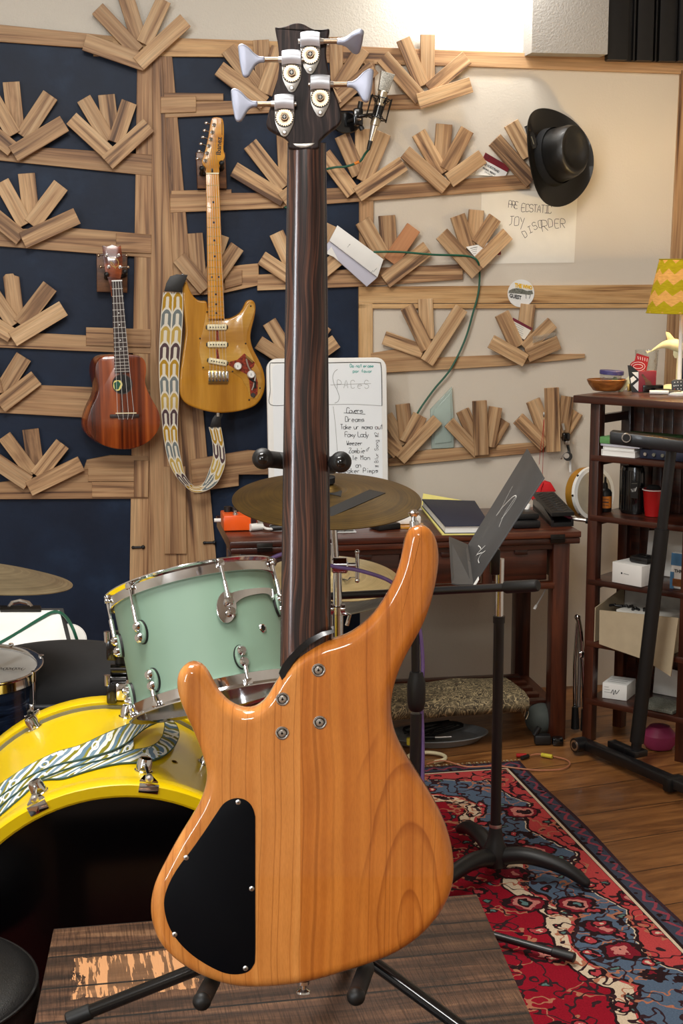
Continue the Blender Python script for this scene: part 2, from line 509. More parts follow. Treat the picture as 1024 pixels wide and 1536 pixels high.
    fx = t.math('SUBTRACT', wy, BASS_CATH[1]); fy = t.math('SUBTRACT', sx[0], BASS_CATH[0])
    rr = t.math('SQRT', t.math('ADD', t.math('MULTIPLY', t.math('MULTIPLY', fx, fx), 9.0), t.math('MULTIPLY', t.math('MULTIPLY', fy, fy), 1.0)))
    ring = t.math('FRACT', t.math('MULTIPLY', t.math('ADD', rr, t.math('MULTIPLY', t.noise(g, 9, 2), .05)), 14))
    rn = t.ramp(ring, [(0, (.70, .6, .5, 1)), (.05, (1, 1, 1, 1)), (.8, (1, 1, 1, 1)), (1, (.70, .6, .5, 1))])
    right = t.math('GREATER_THAN', sx[1], BASS_JOIN)
    fig = t.math('MULTIPLY', t.math('MULTIPLY', right, t.ramp(sx[0], [(BASS_FADE - .02, (1, 1, 1, 1)), (BASS_FADE + .03, (0, 0, 0, 1))])), t.ramp(t.math('ABSOLUTE', fx), [(.045, (1, 1, 1, 1)), (.075, (0, 0, 0, 1))]))
    cl = t.ramp(st, [(.3, lin((206, 128, 56))), (.55, lin((220, 144, 70))), (.75, lin((231, 159, 84)))])
    crr = t.ramp(st, [(.3, lin((186, 104, 34))), (.55, lin((204, 122, 46))), (.75, lin((216, 136, 56)))])
    col = t.mix(right, cl, crr)
    col = t.mix(1, col, ln, 'MULTIPLY')
    col = t.mix(fig, col, t.mix(1, col, rn, 'MULTIPLY'))
    fl = t.noise(t.mapping(g, (14, 34, 10)), 1, 3)
    col = t.mix(1, col, t.ramp(fl, [(.35, (.93, .91, .88, 1)), (.65, (1.03, 1.03, 1.03, 1))]), 'MULTIPLY')
    sp = t.noise(t.mapping(g, (120, 700, 100)), 1, 2)
    col = t.mix(1, col, t.ramp(sp, [(.35, (.93, .91, .88, 1)), (.6, (1, 1, 1, 1))]), 'MULTIPLY')
    t.base(col); M['bass_wood'] = t.set(.5, 0, 1.0, .15, .03)
    # wenge
    t = NT('wenge_wood'); g = t.gco()
    wob = t.noise(t.mapping(g, (5, 12, 12)), 1, 2)
    sx = t.sep(g)
    vec = t.comb(t.math('MULTIPLY', sx[0], 5), t.math('MULTIPLY', t.math('ADD', sx[1], t.math('MULTIPLY', wob, .028)), 330), t.math('MULTIPLY', sx[2], 60))
    a = t.noise(vec, 1, 3, .6, .3)
    t.base(t.ramp(a, [(.36, lin((24, 13, 11))), (.5, lin((50, 28, 22))), (.66, lin((104, 64, 46)))])); M['wenge'] = t.set(.5, 0, 1.0, .2, .17)
    t = NT('wenge_headstock'); g = t.gco(); sx = t.sep(g)
    wob = t.noise(t.mapping(g, (6, 14, 12)), 1, 2)
    vec = t.comb(t.math('MULTIPLY', sx[0], 10), t.math('MULTIPLY', t.math('ADD', sx[1], t.math('MULTIPLY', wob, .05)), 230), 0)
    a = t.noise(vec, 1, 3, .6, .3)
    t.base(t.ramp(a, [(.36, lin((30, 22, 21))), (.55, lin((48, 36, 34))), (.70, lin((88, 68, 60)))])); M['wenge_head'] = t.set(.6, 0, .08, .2, .3)
    # metals / plastics
    M['chrome'] = plain('chrome', (225, 225, 226), .09, 1, var=.02)
    M['nickel'] = plain('satin_nickel', (206, 202, 196), .34, 1, var=.03)
    M['satin'] = plain('satin_tuner_chrome', (226, 229, 236), .5, .65, var=.02)
    M['bronze_gear'] = plain('gear_metal', (186, 164, 138), .32, 1, var=.05)
    M['key_satin'] = plain('satin_key_chrome', (172, 176, 192), .45, .5, var=.02)
    M['dark_metal'] = plain('dark_metal', (60, 58, 56), .4, 1)
    M['gold'] = plain('aged_gold_metal', (190, 160, 95), .3, 1)
    M['black_gloss'] = plain('black_gloss', (12, 12, 13), .18, 0, .4, var=.05)
    M['black'] = plain('black_plastic', (20, 20, 21), .45, var=.1)
    M['black_paint'] = plain('black_painted_steel', (22, 22, 24), .36, 0, .1, var=.05)
    M['rubber'] = plain('black_rubber', (13, 13, 13), .5, bump=.1)
    M['foam_black'] = plain('black_foam', (15, 15, 16), .7, bump=.3, nscale=80)
    M['plate_black'] = plain('black_control_plate', (4, 6, 11), .5, spec=.12, var=.05, nscale=60)
    M['stand_grey'] = plain('worn_grey_black_sheet_metal', (56, 57, 58), .5, .0, var=.12, nscale=9)
    M['black_cloth'] = plain('black_cloth', (15, 15, 17), .85, var=.2, bump=.2)
    M['drum_black'] = plain('black_drum_head', (4, 4, 5), .16, spec=.35, var=.05)
    M['leather'] = plain('black_leather', (20, 19, 19), .42, var=.2, nscale=60, bump=.5)
    M['white'] = plain('white_plastic', (232, 232, 228), .4, var=.02)
    M['white_paper'] = plain('white_paper', (238, 238, 234), .7, var=.02)
    M['cream_paper'] = plain('poster_paper', (232, 226, 212), .7, var=.02)
    M['lilac'] = plain('pale_lilac_card', (196, 196, 210), .6, var=.02)
    M['ink'] = plain('black_ink', (28, 28, 32), .6)
    M['ink_faint'] = plain('faint_ink', (150, 152, 150), .6)
    M['ink_green'] = plain('teal_marker_ink', (60, 160, 150), .6)
    M['board_white'] = plain('whiteboard_surface', (232, 237, 240), .3, var=.02, nscale=6)
    M['yellow_paper'] = plain('yellow_paper', (232, 220, 130), .7, var=.04)
    M['navy_book'] = plain('navy_book_cover', (30, 36, 58), .6, var=.06)
    M['yellow'] = plain('yellow_drum_lacquer', (222, 188, 0), .34, 0, .12, var=.05, nscale=8)
    M['mint'] = plain('mint_drum_wrap', (126, 154, 134), .5, 0, .0, var=.04, nscale=7)
    M['stripe'] = plain('grey_hoop_stripe', (128, 128, 116), .4, .4)
    M['head_white'] = plain('coated_drum_head', (222, 222, 218), .6, var=.05)
    M['head_tan'] = plain('aged_tan_skin', (170, 160, 140), .6, var=.14, nscale=14)
    t = NT('blue_swirl_wrap'); g = t.gco()
    a = t.noise(t.mapping(g, (6, 6, 34)), 1, 4, .6, 1.5)
    t.base(t.ramp(a, [(.3, lin((12, 18, 32))), (.5, lin((34, 46, 70))), (.68, lin((92, 110, 140)))])); M['swirl'] = t.set(.2, 0, .5)
    # cymbals : gco.xy radial
    for nm, c0, c1 in (('cymbal_dark', (66, 50, 22), (108, 84, 36)), ('cymbal_light', (176, 158, 112), (206, 188, 140)), ('cymbal_grey', (120, 108, 84), (170, 156, 124))):
        t = NT(nm); g = t.gco(); sx = t.sep(g)
        rr = t.math('SQRT', t.math('ADD', t.math('MULTIPLY', sx[0], sx[0]), t.math('MULTIPLY', sx[1], sx[1])))
        a = t.noise(t.comb(t.math('MULTIPLY', rr, 260), t.math('MULTIPLY', sx[0], 4), t.math('MULTIPLY', sx[1], 4)), 1, 3)
        b_ = t.noise(g, 14, 4)
        t.base(t.ramp(t.math('ADD', t.math('MULTIPLY', a, .5), t.math('MULTIPLY', b_, .5)), [(.35, lin(c0)), (.65, lin(c1))]))
        t.bump(a, .2, .001); M[nm] = t.set(.42, .85)
    M['tape_black'] = plain('black_tape', (16, 16, 17), .6)
    M['tape_blue'] = plain('blue_tape', (48, 70, 150), .6)
    # fabrics
    t = NT('woven_guitar_strap'); g = t.gco(); sx = t.sep(g)
    ln_ = t.math('DIVIDE', sx[0], .052); ac = t.math('MULTIPLY', sx[1], 2.0)
    tri = t.math('ABSOLUTE', t.math('SUBTRACT', t.math('FRACT', ac), .5))          # 0 at column centre
    ph = t.math('SUBTRACT', t.math('ADD', ln_, 40), t.math('MULTIPLY', t.math('MULTIPLY', tri, tri), 1.7))
    row = t.math('FLOOR', ph); f = t.math('FRACT', ph)
    cid = t.math('FRACT', t.math('DIVIDE', t.math('ADD', row, .2), 4))
    col = t.ramp(cid, [(0, lin((172, 134, 44))), (.25, lin((112, 120, 120))), (.5, lin((186, 158, 84))), (.75, lin((84, 66, 70)))], True)
    wt = t.math('MAXIMUM', t.math('GREATER_THAN', f, .84), t.math('MULTIPLY', t.math('LESS_THAN', tri, .15), t.math('GREATER_THAN', f, .24)))
    wt = t.math('MAXIMUM', wt, t.math('GREATER_THAN', tri, .43))
    col = t.mix(wt, col, lin((214, 208, 192)))
    t.base(col); t.bump(t.noise(t.mapping(g, (900, 60, 1)), 1, 2), .4, .001); M['strap'] = t.set(.85, 0, 0, .2)
    t = NT('floral_strap_cloth'); g = t.gco(); sx = t.sep(g)
    u = t.comb(t.math('MULTIPLY', sx[0], 30), t.math('MULTIPLY', sx[1], 1.0), 0)
    dis = t.noise(u, .8, 1, .5, .4)
    sw = t.math('FRACT', t.math('ADD', t.math('ADD', t.math('MULTIPLY', sx[0], 13), t.math('MULTIPLY', sx[1], .55)), t.math('MULTIPLY', dis, .35)))
    col = t.ramp(sw, [(0, lin((112, 136, 154))), (.17, lin((224, 224, 214))), (.32, lin((122, 116, 30))), (.47, lin((224, 224, 214))), (.6, lin((96, 124, 144))), (.78, lin((132, 126, 44))), (.9, lin((224, 224, 214)))], True)
    vd = t.vor(u, 1.1, 'F1', 0, .9)
    col = t.mix(t.math('LESS_THAN', t.math('ABSOLUTE', t.math('SUBTRACT', vd, .26)), .05), col, lin((226, 226, 218)))
    col = t.mix(t.math('LESS_THAN', vd, .13), col, lin((122, 116, 30)))
    ed = t.math('GREATER_THAN', t.math('ABSOLUTE', t.math('SUBTRACT', sx[1], .5)), .46)
    col = t.mix(ed, col, lin((70, 92, 80)))
    t.base(col); M['floral'] = t.set(.85, 0, 0, .2)
    t = NT('brown_damask_cloth'); g = t.gco()
    v = t.noise(g, 4.5, 2, .5, 2.2); f = t.math('FRACT', t.math('MULTIPLY', v, 7)); v2 = t.noise(g, 11, 3, .6, 1.5)
    base = t.ramp(v2, [(.4, lin((62, 54, 42))), (.6, lin((112, 100, 76)))])
    col = t.mix(t.ramp(f, [(.36, (0, 0, 0, 1)), (.46, (1, 1, 1, 1)), (.58, (1, 1, 1, 1)), (.66, (0, 0, 0, 1))]), base, lin((176, 158, 120)))
    t.base(col); M['damask'] = t.set(.7, 0, 0, .3)
    # rug: gco.x = along the long edge, gco.y = distance from the right-hand edge
    t = NT('persian_rug'); g = t.gco(); sx = t.sep(g)
    nx = t.math('SUBTRACT', t.noise(t.mapping(g, (9, 9, 1)), 1, 3), .5)
    d = t.math('MINIMUM', sx[1], sx[0])
    along = t.math('MAXIMUM', sx[1], sx[0])
    dn = t.math('ADD', d, t.math('MULTIPLY', nx, .085))
    scal = t.math('MULTIPLY', t.math('ABSOLUTE', t.math('SINE', t.math('MULTIPLY', along, 9.0))), .05)
    # inner bands, scalloped
    din = t.math('ADD', dn, t.math('MULTIPLY', scal, -1))
    K = lin((40, 24, 26)); RED = lin((140, 18, 36)); SAL = lin((178, 66, 66)); BLU = lin((82, 98, 118)); CRM = lin((206, 186, 160)); DRK = lin((52, 32, 36))
    col = t.ramp(din, [(0, SAL), (.082, K), (.086, CRM), (.091, BLU), (.205, K), (.211, SAL), (.222, CRM), (.262, K), (.27, RED)], True)
    # the border bands keep straight edges
    zig = t.math('ABSOLUTE', t.math('SUBTRACT', t.math('FRACT', t.math('ADD', t.math('MULTIPLY', along, 17), t.math('MULTIPLY', nx, 1.6))), .5))
    zz_ = t.math('LESS_THAN', t.math('ABSOLUTE', t.math('SUBTRACT', t.math('SUBTRACT', d, .012), t.math('MULTIPLY', zig, .045))), .005)
    bord = t.mix(zz_, lin((62, 66, 80)), lin((140, 62, 74)))
    bord = t.mix(t.math('LESS_THAN', t.vor(g, 42, 'F1', 0, 1.0), .3), bord, K)
    bcol = t.ramp(d, [(0, lin((58, 40, 46))), (.01, (0, 0, 0, 1)), (.046, K), (.052, CRM), (.06, K)], True)
    inb = t.math('MULTIPLY', t.math('GREATER_THAN', d, .01), t.math('LESS_THAN', d, .046))
    bcol = t.mix(inb, bcol, bord)
    # rosettes
    def ros(scale, seed, lo, hi, cols):
        vv = t.mapping(g, (1, 1, 1), (seed, seed * .7, 0))
        wv = t.n('ShaderNodeVectorMath'); wv.operation = 'ADD'; t.l(vv, wv.inputs[0])
        nn = t.n('ShaderNodeVectorMath'); nn.operation = 'SCALE'
        nt = t.n('ShaderNodeTexNoise'); nt.inputs['Scale'].default_value = 34; t.l(vv, nt.inputs['Vector']); t.l(nt.outputs[1], nn.inputs[0]); nn.inputs['Scale'].default_value = .045
        t.l(nn.outputs[0], wv.inputs[1])
        dist_ = t.vor(wv.outputs[0], scale, 'F1', 0, .85)
        cc = t.vor(wv.outputs[0], scale, 'F1', 1, .85)
        sel = t.math('GREATER_THAN', t.sep(cc)[0], lo)
        fac = t.math('MULTIPLY', t.math('LESS_THAN', dist_, hi), sel)
        n_ = len(cols)
        return fac, t.ramp(dist_, [(hi * i / n_, c) for i, c in enumerate(cols)], True)
    f1, c1 = ros(7.0, 3.1, .3, .36, [lin((90, 120, 120)), K, lin((190, 120, 110)), lin((120, 26, 40)), K])
    f2, c2 = ros(14.0, 7.7, .45, .30, [CRM, lin((170, 60, 66)), K])
    f3, c3 = ros(22.0, 1.7, .5, .28, [lin((84, 116, 110)), DRK])
    vine = t.math('LESS_THAN', t.math('ABSOLUTE', t.math('SUBTRACT', t.noise(t.mapping(g, (7, 7, 1), (5, 2, 0)), 1, 3, .6), .5)), .010)
    col = t.mix(vine, col, lin((170, 110, 84)))
    vine2 = t.math('LESS_THAN', t.math('ABSOLUTE', t.math('SUBTRACT', t.noise(t.mapping(g, (11, 11, 1), (15, 8, 0)), 1, 2, .6), .47)), .016)
    col = t.mix(vine2, col, DRK)
    col = t.mix(f3, col, c3); col = t.mix(f1, col, c1); col = t.mix(f2, col, c2)
    col = t.mix(t.math('LESS_THAN', d, .064), col, bcol)
    pile = t.noise(g, 260, 2)
    col = t.mix(1, col, t.ramp(pile, [(.3, (.8, .8, .8, 1)), (.7, (1.05, 1.05, 1.05, 1))]), 'MULTIPLY')
    t.base(col); t.bump(pile, .4, .003); M['rug'] = t.set(.95, 0, 0, .1)
    # lamp shade chevrons, lets the bulb light through
    t = NT('chevron_lamp_shade'); g = t.gco(); sx = t.sep(g)
    an = t.math('ARCTAN2', sx[1], sx[0])
    zg = t.math('ABSOLUTE', t.math('SUBTRACT', t.math('FRACT', t.math('MULTIPLY', an, 12 / (2 * PI))), .5))
    hh = t.math('FRACT', t.math('ADD', t.math('DIVIDE', sx[2], .062), t.math('MULTIPLY', zg, .55)))
    col = t.ramp(hh, [(0, lin((178, 160, 30))), (.5, lin((226, 170, 96)))], True)
    weave = t.noise(t.mapping(g, (60, 60, 260)), 1, 2)
    col = t.mix(1, col, t.ramp(weave, [(.3, (.8, .78, .7, 1)), (.7, (1, 1, 1, 1))]), 'MULTIPLY')
    t.base(col); t.set(.9, 0, 0, .1)
    tr = t.n('ShaderNodeBsdfTranslucent'); t.l(col, tr.inputs[0])
    mx = t.n('ShaderNodeMixShader'); mx.inputs[0].default_value = .008
    t.l(t.p.outputs[0], mx.inputs[1]); t.l(tr.outputs[0], mx.inputs[2]); t.l(mx.outputs[0], t.out.inputs[0]); M['shade'] = t.m
    # glass
    def glass(nm, c, rough, tr=.9):
        t = NT(nm); g = t.gco()
        t.base(t.ramp(t.noise(g, 12, 2), [(.3, lin(c)), (.7, lin(tuple(min(255, x + 6) for x in c)))]))
        t.bump(t.noise(g, 40, 2), .15, .004)
        return t.set(rough, 0, 0, .5, trans=tr)
    M['green_glass'] = glass('pale_green_glass', (222, 238, 230), .12, .6)
    M['clear'] = glass('clear_plastic', (240, 240, 236), .08, .92)
    M['orange_pedal'] = plain('orange_pedal_paint', (240, 92, 20), .35, 0, .2, var=.03)
    M['red'] = plain('red_plastic', (168, 20, 22), .35, var=.05)
    M['red_cloth'] = plain('red_cloth', (206, 16, 26), .7, var=.08)
    M['dark_red'] = plain('dark_red_card', (120, 14, 32), .55)
    M['maroon'] = plain('maroon_card', (112, 30, 50), .6)
    M['green_book'] = plain('green_book_cover', (96, 150, 90), .5)
    M['green_cable'] = plain('dark_green_cable', (20, 84, 62), .5)
    M['purple_cable'] = plain('purple_cable', (112, 88, 140), .5)
    M['orange_ring'] = plain('orange_ring', (226, 130, 30), .5)
    M['tan_card'] = plain('tan_cardboard', (174, 158, 130), .75, var=.05)
    M['inner_card'] = plain('white_cardboard_lining', (206, 204, 196), .75)
    M['blue_lid'] = plain('blue_violet_lid', (62, 58, 112), .45)
    M['blue_bag'] = plain('blue_bag', (70, 120, 160), .4)
    M['orange_label'] = plain('orange_label', (206, 120, 40), .5)
    M['cream'] = plain('cream_plastic', (232, 222, 184), .45)
    M['dolphin'] = plain('pale_yellow_ceramic', (216, 212, 168), .35, 0, .3, var=.08, nscale=40)
    M['grey_ball'] = plain('grey_green_foam', (66, 72, 68), .8, bump=.3)
    M['tray'] = plain('grey_tray', (140, 142, 142), .35, .1)
    M['champagne'] = plain('champagne_metal', (206, 194, 172), .32, 1)
    M['mesh_silver'] = plain('silver_grille', (170, 168, 160), .5, .8, nscale=400, var=.5)
    M['copper_mess'] = plain('copper_and_wire', (128, 44, 24), .45, .3, var=.75, nscale=160)
    M['straw_black'] = plain('black_woven_straw', (17, 16, 15), .36, 0, .15, var=.2, nscale=120, bump=.35)
    M['copper_wire'] = plain('copper_wire', (186, 122, 90), .4)
    M['yellow_plastic'] = plain('yellow_plastic', (214, 198, 60), .45)
    M['pink'] = plain('magenta_plastic', (150, 50, 90), .5)
    M['green_stuff'] = plain('green_plastic', (112, 150, 60), .5)
    M['sticker_photo'] = plain('grey_sticker_print', (112, 114, 104), .5, var=.7, nscale=300)
    M['guard'] = wood('clear_amber_pickguard', [(168, 118, 44), (192, 144, 62), (204, 160, 80)], 1.5, 16, .18, .7, .08, .4, tint=.04)
    M['black_panel'] = plain('black_panel', (14, 13, 14), .4, var=.2)

    M['sticker_yellow'] = plain('yellow_print', (226, 180, 40), .5)
# ---------------------------------------------------------------- bass frame
LEAN = math.radians(6)
BO = V((0, 1.733, .586))
BX = V((1, 0, 0)); BV = V((0, math.sin(LEAN), math.cos(LEAN))); BN = V((0, -math.cos(LEAN), math.sin(LEAN)))
def bp(px, py, off=0.0): return on_plane(px, py, BO + BN * off, BN)
def b2(px, py, off=0.0):
    q = bp(px, py, off) - BO; return (q.dot(BX), q.dot(BV))
BASS_JOIN = b2(450, 1200)[0]
BASS_FADE = b2(600, 1120)[1]
_c = b2(612, 1385); BASS_CATH = (_c[1], _c[0])

def room():
    # frame of the back wall: x along WU, z up
    def wq(u, z, off): return WP0 + WU * u + WN * off + Z * z
    b = B(); c = [wq(-3, 0, 0), wq(3.0, 0, 0), wq(3.0, 2.75, 0), wq(-3, 2.75, 0)]
    b.prism(c, -WN * .1, M['plaster']); struct('wall_back', b)
    # navy and cream painted boards fixed on the lower wall
    tl = wp(-60, 52, 0); ul = (tl - WP0).dot(WU) - .6; ztop = wp(300, 66, 0).z
    um = (wp(540, 600, 0) - WP0).dot(WU); ur = (wp(1022, 300, 0) - WP0).dot(WU)
    b = B(); b.prism([wq(ul, 0, .004), wq(um, 0, .004), wq(um, ztop, .004), wq(ul, ztop + .03, .004)], -WN * .0035, M['navy'], frame=(WP0, WU, Z, WN)); struct('wall_back_navy', b)
    zt2 = wp(760, 86, 0).z
    b = B(); b.prism([wq(um + .0005, 0, .004), wq(2.0, 0, .004), wq(2.0, zt2 - .03, .004), wq(um + .0005, zt2 + .01, .004)], -WN * .0035, M['plaster_panel'], frame=(WP0, WU, Z, WN)); struct('wall_back_cream', b)
    # pier that stands out of the wall at the top right, and the ribbed black panel beside it
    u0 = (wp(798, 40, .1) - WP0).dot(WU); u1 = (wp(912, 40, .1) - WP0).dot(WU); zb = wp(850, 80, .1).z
    b = B(); b.prism([wq(u0, zb, .1), wq(u1, zb, .1), wq(u1, 2.75, .1), wq(u0, 2.75, .1)], -WN * .099, M['plaster_shaded']); struct('trim_pier', b)
    # floor
    e = (at_z(1024, 1246, 0) - at_z(916, 1263, 0)).normalized(); f = V((-e.y, e.x, 0))
    b = B(); b.prism([V((-3.2, -2.2, 0)), V((3.2, -2.2, 0)), V((3.2, 5.8, 0)), V((-3.2, 5.8, 0))], V((0, 0, -.05)), M['floor'], frame=(at_z(1024, 1246, 0), e, f, Z), roff=False)
    struct('floor', b)
    b = B(); b.prism([V((-3.2, -2.2, 2.75)), V((3.2, -2.2, 2.75)), V((3.2, 5.8, 2.75)), V((-3.2, 5.8, 2.75))], V((0, 0, .05)), M['plaster']); struct('ceiling', b)
    b = B(); b.box(V((-2.55, 1.6, 1.375)), (.1, 7.4, 2.75), M['plaster']); struct('wall_left', b)
    b = B(); b.box(V((2.45, 1.7, 1.375)), (.1, 7.6, 2.75), M['plaster']); struct('wall_right', b)
    b = B(); b.box(V((0, -2.1, 1.375)), (5.2, .1, 2.75), M['plaster']); struct('wall_front', b)

def wpoly(pts, off): return [wp(x, y, off) for x, y in pts]
TR = [0]
def rail(pts, off0=.004, th=.013, mat='rail', vert=False):
    TR[0] += 1
    b = B()
    P = wpoly(pts, off0 + th)
    if vert: d = ((P[2] + P[3]) / 2 - (P[0] + P[1]) / 2)
    else: d = P[1] - P[0]
    d = (d - WN * d.dot(WN)).normalized(); f = WN.cross(d)
    b.prism(P, -WN * th, M[mat], bev=.0012, frame=(P[0], d, f, WN), seg=1)
    return struct('trim_%d' % TR[0], b)
def rails():
    R = rail
    R([(-8, 62), (170, 75), (170, 54), (-8, 36)])
    R([(140, 84), (420, 86), (420, 62), (140, 53)], mat='pale_rail')
    R([(420, 92), (640, 98), (640, 74), (420, 64)])
    R([(620, 97), (1030, 111), (1030, 88), (620, 73)], off0=.0045)
    # uprights
    Vt = lambda p, **k: R(p, vert=True, **k)
    Vt([(232, 76), (206, 76), (194, 905), (226, 905)])
    Vt([(258, 84), (238, 84), (264, 420), (258, 905), (330, 905), (300, 700), (278, 400)][:0] or [(258, 84), (236, 84), (262, 905), (330, 905)])
    Vt([(243, 84), (230, 84), (222, 905), (285, 905), (262, 420)][:0] or [(243, 84), (229, 84), (222, 905), (285, 905)], off0=.0085)
    Vt([(278, 700), (245, 700), (247, 831), (280, 831)], off0=.0225, th=.008)
    Vt([(562, 90), (547, 90), (544, 152), (562, 152)])
    Vt([(560, 300), (539, 300), (539, 420), (560, 420)])
    Vt([(559, 455), (538, 455), (538, 560), (559, 560)], mat='pale_rail')
    Vt([(1045, 105), (1021, 105), (996, 600), (1018, 600)], mat='rail', off0=.005)
    # left rails
    R([(-8, 240), (229, 264), (229, 232), (63, 221), (-8, 222)], off0=.006)
    R([(-8, 369), (228, 387), (228, 352), (100, 341), (-8, 345)], off0=.006)
    R([(174, 378), (227, 380), (227, 352), (174, 350)], off0=.0195, th=.006)
    R([(-8, 521), (226, 531), (226, 508), (64, 500), (-8, 503)], off0=.006)
    R([(129, 518), (226, 521), (226, 494), (129, 491)], off0=.0195, th=.006)
    R([(-8, 619), (225, 632), (225, 585), (60, 578), (-8, 583)], off0=.006)
    R([(-8, 749), (223, 748), (222, 684), (165, 683), (130, 690), (125, 705), (-8, 725)], off0=.006)
    R([(132, 722), (201, 722), (201, 702), (132, 702)], off0=.0195, th=.006)
    R([(138, 746), (201, 746), (201, 723), (138, 723)], off0=.0195, th=.006)
    R([(201, 746), (222, 746), (223, 691), (201, 691)], off0=.0195, th=.007, vert=True)
    # centre rails
    R([(243, 177), (430, 168), (430, 151), (243, 152)], off0=.006)
    R([(425, 168), (632, 163), (632, 140), (425, 150)], off0=.0055)
    R([(243, 151), (335, 151), (335, 140), (243, 139)], off0=.0065)
    R([(241, 170), (294, 168), (294, 144), (241, 145)], off0=.02, th=.007)
    R([(255, 319), (425, 312), (425, 289), (255, 290)], off0=.006)
    R([(420, 311), (560, 301), (795, 283), (788, 261), (560, 279), (420, 286)], off0=.0065)
    R([(257, 292), (347, 291), (347, 284), (257, 286)], off0=.0065)
    R([(265, 444), (330, 441), (388, 428), (388, 395), (365, 397), (265, 412)], off0=.006)
    R([(337, 434), (363, 427), (363, 405), (337, 406)], off0=.0195, th=.006)
    R([(386, 436), (540, 430), (694, 419), (694, 396), (560, 402), (386, 412)], off0=.0065)
    R([(538, 455), (983, 455), (987, 427), (538, 430)], mat='pale_rail')
    R([(538, 463), (978, 462), (980, 456), (538, 456)], mat='pale_rail')
    R([(560, 560), (640, 556), (760, 549), (877, 537), (877, 531), (760, 532), (640, 537), (600, 523), (556, 530)], off0=.006)
    R([(583, 700), (700, 689), (818, 678), (815, 663), (760, 667), (640, 675), (583, 688)], off0=.006)
    R([(290, 738), (358, 729), (358, 712), (420, 712), (420, 680), (372, 675), (285, 690)], off0=.0255, th=.008)

